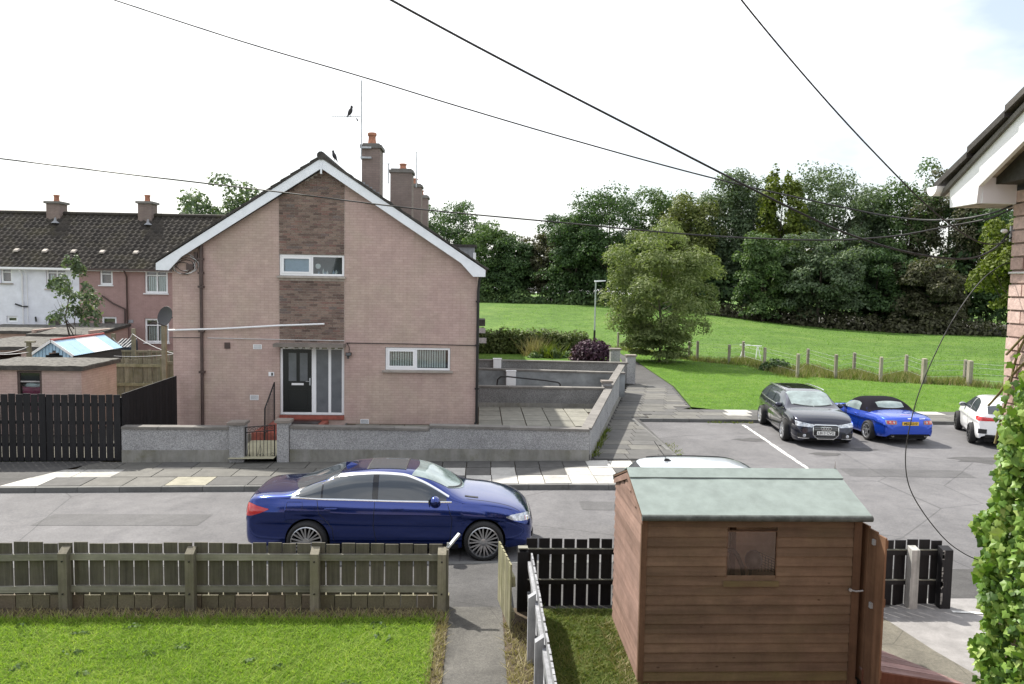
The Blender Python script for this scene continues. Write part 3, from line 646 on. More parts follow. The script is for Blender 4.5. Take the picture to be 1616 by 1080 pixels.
c = X(428.5, 590.5); nb_ = MB(c).box((c.x-.08, HY-.03, c.z-.06), (c.x+.08, HY, c.z+.06)).build('number_plate', M_UPVC, house); MB(c).box((c.x-.0, HY-.036, c.z-.045), (c.x+.05, HY-.0305, c.z+.04)).build('digit', M_BLACKP, nb_)
c = X(550, 560); lt = MB(c).box((c.x-.06, HY-.16, c.z-.02), (c.x+.1, HY-.04, c.z+.07)).build('security_light', M_BLACKP, house); MB(c).box((c.x-.045, HY-.163, c.z-.01), (c.x+.085, HY-.1605, c.z+.06)).build('lens', M_FROST, lt); MB(c).tube([(c.x, HY-.1, c.z-.02), (c.x+.01, HY-.12, c.z-.11)], .03, 8).build('sensor', M_BLACKP, lt)
pipe_on('lamp_cable', [(c.x-.04, HY-.015, c.z+.35), (c.x+.03, HY-.015, c.z+.2), (c.x+.02, HY-.02, c.z+.06)], .009, M_CABLE, n=6)
# steps, mat, handrail
st = thing('front_steps', 'red tiled front steps below the black front door', 'steps', (-5.3, 22.6, .2))
MB((-5.3, 22.6, .2)).box((PX0-.12, 22.35, .1), (-4.45, 23.18, DZ0-.14)).build('step', M_RED, st)
MB((-5.3, 22.6, .2)).box((PX0-.5, 22.05, .1), (-4.1, 22.349, DZ0-.33)).build('step', M_RED, st); MB((-5.3, 22.6, .2)).box((PX0-.5, 22.35, .1), (PX0-.121, 23.18, DZ0-.33)).build('step', M_RED, st)
tag(MB((-5.3, 22.7, DZ0-.139)).box((PX0+.1, 22.45, DZ0-.139), (-4.62, 23.0, DZ0-.12)).build('door_mat', M_BLACKP), 'black rubber mat on the red front step', 'door mat')
hr = thing('handrail', 'black wrought iron handrail beside the red front steps', 'handrail', (-6.25, 22.4, .3))
t0, t1 = X(433, 604, 23.0), X(418, 645, 22.0); hp = [(t0.x, 23.0, t0.z), (t1.x, 22.0, t1.z), (t1.x, 21.95, .2)]
MB(hp[0]).tube(hp, .022, 8).build('rail', M_IRON, hr); MB(hp[0]).tube([(t0.x, 23.0, t0.z), (t0.x, 23.0, .3)], .02, 8).build('post', M_IRON, hr)
for i in range(1, 8):
    f = i/8; p = Vector(hp[0]).lerp(Vector(hp[1]), f); MB(p).tube([p, (p.x, p.y, .3)], .008, 6).build('baluster', M_IRON, hr)
p0, p1 = Vector((t0.x, 23.0, .45)), Vector((t1.x, 22.0, .42)); MB(p0).tube([p0, p1], .012, 6).build('bottom_rail', M_IRON, hr)
# aerials and birds
def aerial(label, px, py0, py1, Y, arm, els):
    a, b = X(px, py0, Y), X(px, py1, Y); r = thing('tv_aerial', label, 'aerial', b); MB(b).tube([b, (b.x, Y, a.z)], .022, 8).build('mast', M_GALV, r)
    p, q2 = X(arm[0], arm[1], Y), X(arm[2], arm[3], Y); MB(b).tube([p, q2], .012, 6).build('boom', M_GALV, r)
    for i in range(els):
        f = p.lerp(q2, i/(els-1)); MB(b).tube([(f.x, Y-.16, f.z), (f.x, Y+.16, f.z)], .005, 5).build('element', M_GALV, r)
    return r
ra = aerial('tall television aerial mast strapped to the tallest brick chimney', 570, 127, 252, 27.3, (523, 184.5, 568, 184), 14)
for py in (233, 249):
    p = X(570, py, 27.36); MB(p).box((p.x-.02, 27.3, p.z-.03), (p.x+.35, 27.395, p.z+.03)).build('bracket', M_GALV, ra)
p = X(565, 187, 27.3); MB(p).tube([(p.x, 27.3, p.z-.1), (p.x-.05, 27.3, p.z+.0)], .022, 7).build('clamp', M_BLACKP, ra)
aerial('small thin aerial on the stepped chimneys further along the roof', 657, 240, 296, 38.4, (657, 240.5, 673, 240), 6)
aerial('short stub aerial hanging by the second brick chimney', 613, 258, 290, 33.0, (603, 259, 615, 258.5), 4)
M_BIRD = plain('bird_feathers', (.035, .033, .035, 1), .8, var=.4, scale=30)
def bird(label, c, s, face):
    c = Vector(c); m = MB(c); V = []
    prof = [(-.30, .012, -.22), (-.25, .03, -.12), (-.18, .055, .0), (-.10, .10, .12), (-.03, .125, .26), (.03, .12, .40), (.07, .085, .52), (.085, .07, .58), (.095, .078, .65), (.105, .072, .71), (.13, .045, .755), (.15, .012, .775)]
    m.tube([c+Vector((face*a*s, 0, (h+.12)*s)) for a, r, h in prof], [r*1.35*s for a, r, h in prof], 10)
    m.tube([c+Vector((face*a*s, 0, h*s)) for a, h in ((.12, .80), (.22, .78), (.27, .765))], [.03*s, .018*s, .003*s], 6)
    o = m.build('bird', M_BIRD, None, 60); tag(o, label, 'bird')
    for dy in (-.05, .05):
        MB(c).tube([c+Vector((-face*.02*s, dy*s, .2*s)), c+Vector((0, dy*s, -.01*s))], .014*s, 5).build('leg', M_BIRD, o)
    for sy in (-1, 1): MB(c).tube([c+Vector((face*.04*s, sy*.10*s, .56*s)), c+Vector((-face*.06*s, sy*.115*s, .34*s)), c+Vector((-face*.24*s, sy*.05*s, -.02*s))], [.03*s, .055*s, .01*s], 7).build('wing', M_BIRD, o, 60)
p = X(553, 184.5, 27.3); bird('grey brown bird perched on the aerial boom above the chimney', p, .42, 1)
p = X(527.5, 254, 23.4); bird('small dark bird sitting on the roof slope just below the ridge', p, .34, -1)
# ================================================================ garden walls of the pink house
def dwall(root, a, b, th, zb0, zb1, zt0, zt1, plinth=.38, body=None):
    """straight rendered wall from a to b (2D), bottoms zb, coping tops zt at each end: body, plinth and coping stones"""
    a, b = Vector((a[0], a[1], 0)), Vector((b[0], b[1], 0)); d = (b-a).normalized(); n = Vector((-d.y, d.x, 0))*th/2; org = a+Vector((0, 0, zb0))
    def slab(m, t, lo0, lo1, hi0, hi1, e0=0, e1=0):
        s = n.normalized()*t/2; A, B = a-d*e0, b+d*e1; Z = lambda p, z: Vector((p.x, p.y, z))
        return m.hexa([Z(A-s, lo0), Z(B-s, lo1), Z(B+s, lo1), Z(A+s, lo0), Z(A-s, hi0), Z(B-s, hi1), Z(B+s, hi1), Z(A+s, hi0)])
    slab(MB(org), th, zb0, zb1, zt0-.07, zt1-.07).build('wall_body', body or M_DASH, root)
    if plinth: slab(MB(org), th+.03, zb0-.02, zb1-.02, zt0-.07-(zt0-zb0)*(1-plinth)*.92, zt1-.07-(zt1-zb1)*(1-plinth)*.92).build('plinth', M_PLINTH, root)
    L = (b-a).length; k = max(1, round(L/1.0))
    for i in range(k):
        p, q = a+d*(L*i/k+.004), a+d*(L*(i+1)/k-.004); zp, zq = zt0+(zt1-zt0)*i/k, zt0+(zt1-zt0)*(i+1)/k; s = n.normalized()*(th+.07)/2
        Z = lambda v, z: Vector((v.x, v.y, z))
        MB(org).hexa([Z(p-s, zp-.07), Z(q-s, zq-.07), Z(q+s, zq-.07), Z(p+s, zp-.07), Z(p-s, zp-.008), Z(q-s, zq-.008), Z(q+s, zq), Z(p+s, zp)]).build('coping_stone', M_COPE, root)
def pillar(root, x, y, w, zb, zt):
    o = Vector((x, y, zb)); MB(o).box((x-w/2, y-w/2, zb), (x+w/2, y+w/2, zt-.07)).build('pillar', M_DASH, root)
    MB(o).box((x-w/2-.05, y-w/2-.05, zt-.069), (x+w/2+.05, y+w/2+.05, zt)).build('pillar_cap', M_COPE2, root)
WY = 20.12; fx = lambda px, py=700, Y=WY-.1: onY(px, py, Y).x
fz = lambda px, py, Y=WY-.1: onY(px, py, Y).z
w1 = thing('garden_wall', 'short pebble-dashed wall between black board fence and iron gate', 'wall', (fx(280), WY, 0))
dwall(w1, (fx(192), WY), (fx(364), WY), .2, gz(-8)+.08, gz(-6)+.1, fz(192, 673), fz(364, 674)); pillar(w1, fx(374.5), WY, .36, gz(-6)+.1, fz(374, 666))
w2 = thing('garden_wall', 'long pebble-dashed front wall from the iron gate to the footpath corner, stepping up', 'wall', (fx(680), WY, 0))
pillar(w2, fx(447), WY, .3, gz(-5)+.1, fz(447, 663)); dwall(w2, (fx(457), WY), (fx(677), WY), .2, gz(-5)+.1, gz(-1)+.1, fz(457, 672), fz(677, 676))
dwall(w2, (fx(677)+.002, WY), (side_x(WY)-.02, WY), .2, gz(-1)+.1, gz(2)+.1, fz(679, 671), fz(926, 677))
w3 = thing('garden_wall', 'long rendered side wall running back along the slabbed footpath', 'wall', (3.2, 22, 0))
sx = lambda y: side_x(y)-.1
dwall(w3, (sx(20.24), 20.24), (sx(26.8), 26.8), .2, .1, .1, fz(926, 677), 1.17, .2); dwall(w3, (sx(26.8)+.002, 26.81), (sx(33.6), 33.6), .2, .1, .15, 1.25, 1.36, .2)
for k, yy in enumerate((27.0,)): pillar(w3, sx(yy)-.06, yy+.1, .30, .3, 1.42)
w4 = thing('garden_wall', 'low rendered wall dividing the slabbed patio from the next garden', 'wall', (1, 26.9, .5))
dwall(w4, (-.08, 26.75), (sx(26.75)-.13, 26.75), .18, .5, .5, 1.24, 1.22, .25, M_DASHD)
w5 = thing('garden_wall', 'low smooth rendered wall behind the white meter cabinet and bent handrail', 'wall', (1, 31, .5))
dwall(w5, (-.05, 31.0), (sx(31)+.3, 31.0), .18, .3, .3, 1.40, 1.30, 0, plain('smooth_render', (.22, .235, .245, 1), .9, var=.3, scale=1.3))
w6 = thing('garden_wall', 'low brown wall in front of the small lawn and hedge', 'wall', (1, 36.3, .5))
dwall(w6, (-.05, 36.3), (7.0, 36.3), .18, .2, .2, 1.25, 1.2, 0, M_DASHD); pillar(w6, 7.15, 36.4, .4, .2, 1.55); pillar(w6, 6.6, 37.6, .45, .2, 1.75)
def cabinet(label, px0, py0, px1, py1, Y):
    a, b = onY(px0, py0, Y), onY(px1, py1, Y); r = thing('meter_cabinet', label, 'cabinet', ((a.x+b.x)/2, Y, b.z)); ctr = r.location
    MB(ctr).box((a.x, Y, b.z-.5), (b.x, Y+.22, a.z-.04)).build('cabinet_body', M_UPVC, r); MB(ctr).box((a.x-.015, Y-.02, a.z-.039), (b.x+.015, Y+.24, a.z)).build('cabinet_lid', M_UPVC, r)
    MB(ctr).box((a.x+.03, Y-.012, b.z-.4), (b.x-.03, Y-.002, a.z-.08)).build('cabinet_door', M_UPVC, r)
cabinet('white meter cabinet standing against the smooth grey wall', 799, 585, 814, 604, 30.7); cabinet('pale meter cabinet standing against the brown wall by the small lawn', 778.5, 566, 791, 579, 36.0)
ha = [onY(784.5, 606, 28.5), onY(785.5, 599, 28.5), onY(790, 595, 28.5), onY(800, 594.5, 28.5), onY(860, 600.5, 28.5), onY(880, 603.5, 28.5), onY(884, 606, 28.5)]
hq = thing('bent_handrail', 'bent black tubular handrail beside the white meter cabinet', 'handrail', (ha[0].x, 28.5, .5)); MB(ha[0]).tube(ha, .03, 8).build('rail', M_BLACKP, hq, 60)
for p in (ha[0], ha[-1]): MB(ha[0]).tube([p, (p.x, p.y, .4)], .03, 8).build('post', M_BLACKP, hq)
polysheet('rear_gardens', M_AGG, [(-.1, 26.9), (sx(26.9), 26.9), (sx(36), 36.2), (-.1, 36.2)], .42)
polysheet('small_lawn', M_VERGE, [(-.1, 36.5), (6.9, 36.5), (8.3, 47), (8.2, 50), (-.1, 50)], .95)
# porch bits of the next houses, planter with baskets
M_PALEW = plain('pale_timber', (.42, .40, .40, 1), .8, var=.2, scale=12)
for (a, b, c, d, Y, lab) in ((757, 518, 766, 526, 29.5, 'weathered pale board sign on the house front, upper of two'), (757, 533.5, 767.5, 542, 29.5, 'weathered pale board sign on the house front, lower of two')):
    p, q = onY(a, b, Y), onY(c, d, Y); s = thing('board_sign', lab, 'sign', (p.x, Y, q.z)); MB((p.x, Y, q.z)).box((HX1, Y, q.z), (q.x, Y+.05, p.z)).build('board', M_PALEW, s)
    MB((p.x, Y, q.z)).box((HX1, Y+.051, q.z+.03), (q.x-.05, Y+.09, q.z+.07)).build('batten', M_PALEW, s)
p = onY(761, 505, 31); tag(MB(p).box((HX1, 31, p.z-.25), (p.x+.12, 32.5, p.z)).build('porch_roof', M_TILE), 'dark flat porch roof edge on the next house front', 'porch')

# iron gate
g0, g1 = onY(387, 735, WY), onY(436, 735, WY); zg0, zg1 = onY(387, 728, WY).z, onY(387, 674, WY).z
gate = thing('iron_gate', 'black wrought iron garden gate with scrolls between two pebble-dashed pillars', 'gate', (g0.x, WY, zg0)); org = Vector((g0.x, WY, zg0)); gw = g1.x-g0.x; rise = .07
gp = lambda u, z: (g0.x+.03+u*(gw-.06), WY-.04, z+rise*u)
MB(org).tube([gp(0, zg0), gp(0, zg1)], .017, 6).build('stile', M_IRON, gate); MB(org).tube([gp(1, zg0), gp(1, zg1)], .017, 6).build('stile', M_IRON, gate)
for z in (zg0+.01, zg1-.14, zg1-.005): MB(org).tube([gp(0, z), gp(1, z)], .014, 6).build('rail', M_IRON, gate)
for i in range(1, 8): MB(org).tube([gp(i/8, zg0+.01), gp(i/8, zg1-.14)], .008, 6).build('bar', M_IRON, gate)
def scroll(u, z, s, dirn):
    c = Vector(gp(u, z)); pts = [c+Vector((dirn*math.cos(t*.55)*s*(1-t/16), -.01, math.sin(t*.55)*s*(1-t/16))) for t in range(13)]; MB(org).tube(pts, .006, 5).build('scroll', M_IRON, gate)
for u in (.06, .44, .56, .94): scroll(u, zg0+.12, .06, 1 if u in (.06, .56) else -1)
for u in (.15, .3, .45, .6, .75, .9): scroll(u, zg1-.07, .055, 1 if int(u*20) % 2 else -1)
for u0, u1, u2 in ((.02, .10, .16), (.38, .5, .62)): MB(org).tube([gp(u0, zg0+.04), gp(u1, zg0+.42), gp(u2, zg0+.04)], .006, 5).build('scroll', M_IRON, gate)

# ================================================================ fences
def wood(name, c, c2, grain=22, moss=0, rough=.85, var=.5, axis=2, knots=0):
    t = NT(name); sc = [grain, grain, grain]; sc[axis] = grain*.06; co = t.co(True, tuple(sc)); cw = t.co(); ri = t.n('ShaderNodeObjectInfo').outputs['Random']
    x = t.ramp(t.noise(1, 5, .65, co, .4), [(.25, c), (.75, c2)])
    x = t.mix(1, x, t.ramp(ri, [(0, (1-var*.5,)*3), (1, (1+var*.4,)*3)]), 'MULTIPLY')
    x = t.mix(1, x, t.ramp(t.noise(4, 5, .7, cw), [(.3, (.78,)*3), (.7, (1.15,)*3)]), 'MULTIPLY')
    if knots:
        vk = t.n('ShaderNodeTexVoronoi'); vk.inputs['Scale'].default_value = 3.4; t.l(t.co(True, (1, 1, 2.2)), vk.inputs['Vector']); x = t.mix(1, x, t.ramp(vk.outputs['Distance'], [(.03, (.35, .3, .28)), (.09, (1, 1, 1))]), 'MULTIPLY')
    if moss: x = t.mix(t.ramp(t.noise(2.6, 6, .7, cw), [(.45, (0, 0, 0)), (.68, (moss,)*3)]), x, (.10, .105, .03, 1))
    t.col(x); t.set(Roughness=rough); t.b.inputs['Specular IOR Level'].default_value = .3; t.bump(t.noise(1.5, 4, .7, co), .3, .006); return t.m
M_PICK = wood('picket_green', (.060, .055, .045), (.13, .12, .098), 24, .15); M_POST = wood('post_olive', (.15, .138, .105), (.25, .23, .18), 24, .2); M_RAILW = wood('rail_grey', (.15, .147, .122), (.27, .262, .22), 24, .2, axis=0)
M_BLKW = wood('black_timber', (.008, .008, .010), (.018, .017, .019), 24, 0, .6); M_WHTW = wood('whitewashed_timber', (.19, .195, .21), (.36, .365, .385), 24, 0, .85, .35)
M_GREENB = wood('mossy_board', (.19, .18, .115), (.31, .29, .19), 26, .5); M_PEEL = wood('peeling_paint', (.2, .2, .19), (.44, .43, .41), 14, 0); M_OLDF = wood('old_fence', (.16, .15, .11), (.29, .27, .20), 26, .35)
M_YBRICK = brick_mat('base_brick', [(0, (.13, .12, .075)), (.5, (.18, .165, .105)), (1, (.15, .12, .085))])
FY = 10.33
lf = thing('picket_fence', 'weathered olive timber picket fence on a brick footing along the front lawn', 'fence', (-3, FY, .26))
rnd.seed(21); px_top = lambda px: onY(px, 850.5, FY+.05).z
pickw = .178; x = -7.9; k = 0
while x < -.5:
    z1 = 1.155+rnd.uniform(-.012, .012); tilt = rnd.uniform(-.008, .008); x1 = min(x+pickw, -.47)
    MB((x, FY, .4)).hexa([(x+.002, FY+.045, .45), (x1, FY+.045, .45), (x1, FY+.065, .45), (x+.002, FY+.065, .45), (x+.002+tilt, FY+.045, z1), (x1+tilt, FY+.045, z1), (x1+tilt, FY+.065, z1), (x+.002+tilt, FY+.065, z1)]).build('picket', M_PICK, lf)
    x += pickw+.018
posts_px = (105, 303, 498, 697)
PXS = [onY(p, 960, FY).x for p in posts_px]; PXS = [PXS[0]-(PXS[1]-PXS[0])]+PXS
for i, xx in enumerate(PXS):
    w = .115; o = Vector((xx, FY-.07, .26)); tp = 1.10
    MB(o).hexa([(xx-w/2, FY-.085, .1), (xx+w/2, FY-.085, .1), (xx+w/2, FY+.035, .1), (xx-w/2, FY+.035, .1), (xx-w/2, FY-.085, tp-.05), (xx+w/2, FY-.085, tp-.05), (xx+w/2, FY+.035, tp+.02), (xx-w/2, FY+.035, tp+.02)]).build('post', M_POST, lf)
    for zz in (1.0, .56): MB(o).lathe([(.012, 0), (.012, .012)], (xx, FY-.085, zz-.05), (0, -1, 0), 8).build('bolt', M_IRON, lf)
for i in range(len(PXS)-1):
    a, b = PXS[i]+.06, PXS[i+1]-.06; dz = -.03 if i == 0 else 0
    for zz in (.935, .50): MB((a, FY, zz)).hexa([(a, FY-.0, zz+dz), (b, FY, zz), (b, FY+.044, zz), (a, FY+.044, zz+dz), (a, FY, zz+.085+dz), (b, FY, zz+.085), (b, FY+.044, zz+.085), (a, FY+.044, zz+.085+dz)]).build('rail', M_RAILW, lf)
x = -7.9
bb = MB().box((-.105, -.05, -.1), (.105, .05, .1)).mesh('footing_brick', M_YBRICK)
while x < -.55:
    o = new_obj('footing_brick', bb); adopt(o, lf); o.location = (x+.105, FY+.10, .34+rnd.uniform(-.006, .006)); x += .222
# open gate leaf seen edge-on, its catch and the gateposts
gt = thing('garden_gate', 'mossy timber garden gate standing open beside the path', 'gate', (.44, 10.2, .3))
gx0, gy0, gx1, gy1 = .31, 10.5, .44, 9.55
for i in range(6):
    f0, f1 = i/6+.01, (i+1)/6-.005; a = Vector((gx0+(gx1-gx0)*f0, gy0+(gy1-gy0)*f0, 0)); b = Vector((gx0+(gx1-gx0)*f1, gy0+(gy1-gy0)*f1, 0)); ht = 1.0+.12*math.sin(math.pi*(i+.5)/6)*0+.05*i/6
    s = Vector((.011, .002, 0)); zt_ = 1.16
    MB((.5, 10, .3)).hexa([a-s+Vector((0, 0, .34)), b-s+Vector((0, 0, .34)), b+s+Vector((0, 0, .34)), a+s+Vector((0, 0, .34)), a-s+Vector((0, 0, zt_)), b-s+Vector((0, 0, zt_+.01)), b+s+Vector((0, 0, zt_+.01)), a+s+Vector((0, 0, zt_))]).build('gate_board', M_GREENB, gt)
for zz in (.5, .95): MB((.5, 10, .3)).bar((gx0+.035, gy0-.02, zz), (gx1+.035, gy1+.04, zz), .04, .09).build('gate_rail', M_GREENB, gt)
MB((.5, 10, .3)).bar((gx0+.04, gy0-.05, .55), (gx1+.04, gy1+.06, .9), .04, .07).build('gate_brace', M_GREENB, gt)
cat_ = thing('gate_catch', 'grey metal throw-over catch folded out from the gatepost by the blue car', 'catch', (-.36, FY, 1.1))
c0 = Vector((-.385, FY-.02, 1.03)); MB(c0).bar(c0, c0+Vector((.0, .02, .16)), .03, .02).build('plate', M_GALV, cat_); MB(c0).bar(c0+Vector((0, .0, .10)), c0+Vector((.15, .1, .26)), .05, .025).build('strap', M_GALV, cat_)
gp_ = thing('gate_post', 'dark timber gatepost between garden gate and black picket fence', 'post', (.62, FY, .2)); MB((.62, FY, .2)).hexa([(.56, FY-.06, .1), (.70, FY-.06, .1), (.70, FY+.06, .1), (.56, FY+.06, .1), (.56, FY-.06, 1.08), (.70, FY-.06, 1.08), (.70, FY+.06, 1.12), (.56, FY+.06, 1.12)]).build('post_body', M_BLKW, gp_); MB((.62, FY, .2)).box((.565, FY-.055, 1.121), (.695, FY+.055, 1.135)).build('post_top', M_RAILW, gp_)
MB((-.37, FY, .3)).box((-.40, FY-.1, .25), (-.375, FY+.03, 1.12)).build('gate_stop', M_PICK, lf)
# black picket fence right of the gate, behind the shed, with peeling posts at its end
bf = thing('picket_fence', 'black painted picket fence behind the brown shed', 'fence', (3.5, FY+.2, .2))
BFY = 10.62; x = .70; e_x = onY(1492, 900, BFY).x; i = 0
while x < e_x-.05:
    z1 = 1.135+rnd.uniform(-.01, .01)
    MB((x, BFY, .3)).box((x, BFY+.045, .17), (x+.15, BFY+.065, z1)).build('picket', M_BLKW, bf); x += .15+.026
for a, b in ((.70, 3.6), (3.604, e_x)):
    for zz, hh in ((.93, .07), (.50, .06)):
        MB((a, BFY, zz)).box((a, BFY, zz), (b, BFY+.044, zz+hh)).build('rail', M_BLKW, bf); MB((a, BFY, zz)).box((a, BFY-.002, zz+hh+.001), (b, BFY+.042, zz+hh+.009)).build('rail_top', M_RAILW, bf)
for px, m, w in ((1437, M_PEEL, .115), (1487, M_BLKW, .15)):
    p = onY(px, 965, BFY-.08); xx = p.x
    MB((xx, BFY-.06, .2)).hexa([(xx-w/2, BFY-.14, .15), (xx+w/2, BFY-.14, .15), (xx+w/2, BFY-.01, .15), (xx-w/2, BFY-.01, .15), (xx-w/2, BFY-.14, 1.05), (xx+w/2, BFY-.14, 1.05), (xx+w/2, BFY-.01, 1.08), (xx-w/2, BFY-.01, 1.08)]).build('post', m, bf)
rnd.seed(2)
for i in range(16):   # flakes of old white paint on the black end post
    zz = rnd.uniform(.25, 1.0); xx = onY(1487, 965, BFY-.08).x-.075; MB((xx, BFY, zz)).box((xx-.002, BFY-.142, zz), (xx+rnd.uniform(.01, .03), BFY-.1405, zz+rnd.uniform(.02, .08))).build('paint_flake', M_PEEL, bf)
# whitewashed fence between path and shed lawn
wf = thing('picket_fence', 'whitewashed timber fence running from the gatepost along the garden path', 'fence', (.85, 8, .26))
fa, fb = Vector((.74, 10.2, 0)), Vector((.72, 4.5, 0)); L = (fb-fa).length; n = int(L/.125)
for i in range(n):
    p = fa.lerp(fb, (i+.5)/n); z1 = 1.10+rnd.uniform(-.012, .012); MB((p.x, p.y, .3)).box((p.x-.011, p.y-.052, .32), (p.x+.011, p.y+.052, z1)).build('picket', M_WHTW, wf)
for zz in (.48, .90):
    for i in range(3):
        a, b = fa.lerp(fb, i/3), fa.lerp(fb, (i+1)/3); MB(a).box((a.x-.052, b.y+.004, zz), (a.x-.0125, a.y-.004, zz+.085)).build('rail', M_WHTW, wf)
for y in (8.85, 7.72, 6.3):
    xx = .655; MB((xx, y, .25)).hexa([(xx-.045, y-.045, .12), (xx+.045, y-.045, .12), (xx+.045, y+.045, .12), (xx-.045, y+.045, .12), (xx-.045, y-.045, 1.04), (xx+.045, y-.045, 1.10), (xx+.045, y+.045, 1.10), (xx-.045, y+.045, 1.04)]).build('post', M_WHTW, wf)
# black board fence left of the pink house
lb = thing('board_fence', 'tall black vertical board fence along the pavement left of the garden wall', 'fence', (-11, 20.15, 0))
LY = 20.15; x1 = onY(190, 680, LY).x; x = x1; i = 0
while x > -14.2:
    z1 = onY(100, 622.5, LY).z+rnd.uniform(-.012, .012); MB((x, LY, .2)).box((x-.165, LY, gz(x)+.13), (x, LY+.022, z1)).build('board', M_BLKW, lb); x -= .187
for zz in (.38, .95, 1.42): MB((x1, LY, zz)).box((-14.2, LY+.024, zz), (x1, LY+.07, zz+.09)).build('rail', M_BLKW, lb)
for xx in (x1-.05, x1-1.85, x1-3.65): MB((xx, LY, 0)).box((xx-.05, LY+.071, 0), (xx+.05, LY+.17, 1.65)).build('post', M_BLKW, lb)
rb = thing('board_fence', 'black board return fence sloping up to the corner of the pink house', 'fence', (-9, 21.5, 0))
za, zb_ = onY(190, 622.5, LY).z, onY(279, 593, 23.1).z
n = 17
for i in range(n):
    f0, f1 = i/n, (i+1)/n-.003; a = Vector((x1+.03, LY+.05, 0)).lerp(Vector((HX0+.12, 23.1, 0)), f0); b = Vector((x1+.03, LY+.05, 0)).lerp(Vector((HX0+.12, 23.1, 0)), f1)
    s = Vector((.011, 0, 0)); h0, h1 = za+(zb_-za)*f0, za+(zb_-za)*f1; Z = lambda v, z: Vector((v.x, v.y, z))
    MB((a.x, a.y, .3)).hexa([Z(a-s, .05), Z(a+s, .05), Z(b+s, .05), Z(b-s, .05), Z(a-s, h0), Z(a+s, h0), Z(b+s, h1), Z(b-s, h1)]).build('board', M_BLKW, rb)

# ================================================================ the timber shed
M_SHED = wood('shed_brown', (.098, .064, .042), (.175, .118, .080), 12, .12, axis=0, var=.45, knots=1); M_SHEDL = wood('shed_side_board', (.17, .105, .08), (.29, .19, .155), 14, 0, axis=1, var=.3)
M_SHEDV = wood('shed_trim', (.08, .045, .027), (.14, .082, .05), 16, 0); M_SHEDM = wood('shed_board_mossy', (.12, .085, .045), (.20, .15, .08), 12, .35, axis=0)
M_FELT = plain('green_felt', (.205, .245, .232, 1), .95, var=.10, scale=5, bump=.5, bscale=160); M_FELTD = plain('felt_edge', (.075, .085, .08, 1), .95, var=.3, scale=10)
SX0, SX1, SY0, SY1, SZ0, SZE = 1.83, 4.30, 8.33, 10.02, .27, 2.16; SRY, SRZ = (SY0+SY1)/2, 2.43
shed = thing('garden_shed', 'brown timber garden shed with green felt roof and open door', 'shed', (3.06, 9.2, SZ0)); so = Vector((3.06, 9.2, SZ0))
nbd = 17; bh = (SZE-SZ0-.03)/nbd
wx0, wx1, wz0, wz1 = onY(1146, 880, SY0).x, onY(1225, 880, SY0).x, onY(1180, 915, SY0).z, onY(1180, 838, SY0).z
def clap(mb, a, b, z0, z1, nrm, t=.016):
    a, b, n = Vector((a[0], a[1], 0)), Vector((b[0], b[1], 0)), Vector((nrm[0], nrm[1], 0)); Z = lambda v, z: Vector((v.x, v.y, z))
    return mb.hexa([Z(a+n*t*1.35, z0), Z(b+n*t*1.35, z0), Z(b, z0), Z(a, z0), Z(a+n*t*.5, z1), Z(b+n*t*.5, z1), Z(b, z1), Z(a, z1)])
for i in range(nbd):
    z0 = SZ0+.03+i*bh; z1 = z0+bh-.0015; segs = [(SX0+.04, SX1-.12)]
    if z0+bh*.5 > wz0 and z0+bh*.5 < wz1: segs = [(SX0+.04, wx0), (wx1, SX1-.12)]
    for a, b in segs: clap(MB(so), (a, SY0), (b, SY0), z0, z1, (0, -1)).build('front_board', M_SHEDM if i < 1 else M_SHED, shed)
for i in range(nbd):
    z0 = SZ0+.03+i*bh; clap(MB(so), (SX0, SY1), (SX0, SY0), z0, z0+bh-.0015, (-1, 0)).build('side_board', M_SHEDL, shed); MB(so).box((SX0+.04, SY1, z0), (SX1, SY1+.016, z0+bh-.001)).build('rear_board', M_SHED, shed)
for i in range(2):
    z0 = SZE-.004+i*.1; f = min(.92, (i+1)*.1/(SRZ-SZE)+.06); y0, y1 = SY0+(SRY-SY0)*f, SY1-(SY1-SRY)*f
    clap(MB(so), (SX0, y1), (SX0, y0), z0, z0+.098, (-1, 0)).build('gable_board', M_SHEDL, shed)
MB(so).prism([(SX0+.003, SY0+.02, SZE-.03), (SX0+.003, SRY, SRZ+.01), (SX0+.003, SY1-.02, SZE-.03)], (.012, 0, 0)).build('gable_backing', M_SHEDL, shed)
MB(so).box((SX0+.001, SY0+.002, SZ0-.06), (SX0+.03, SY1, SZ0+.029)).build('floor_bearer', M_SHEDV, shed); MB(so).box((SX0, SY0-.01, SZ0-.06), (SX1, SY0+.04, SZ0+.028)).build('floor_bearer', M_SHEDV, shed)
MB(so).box((SX0-.024, SY0-.026, SZ0), (SX0+.039, SY0+.03, SZE+.01)).build('corner_post', M_SHEDV, shed); MB(so).box((SX1-.119, SY0-.026, SZ0-.04), (SX1-.03, SY0+.03, SZE)).build('corner_post', M_SHEDV, shed)
MB(so).box((SX0+.04, SY0-.024, SZE-.028), (SX1-.12, SY0-.002, SZE+.02)).build('fascia', M_SHEDV, shed)
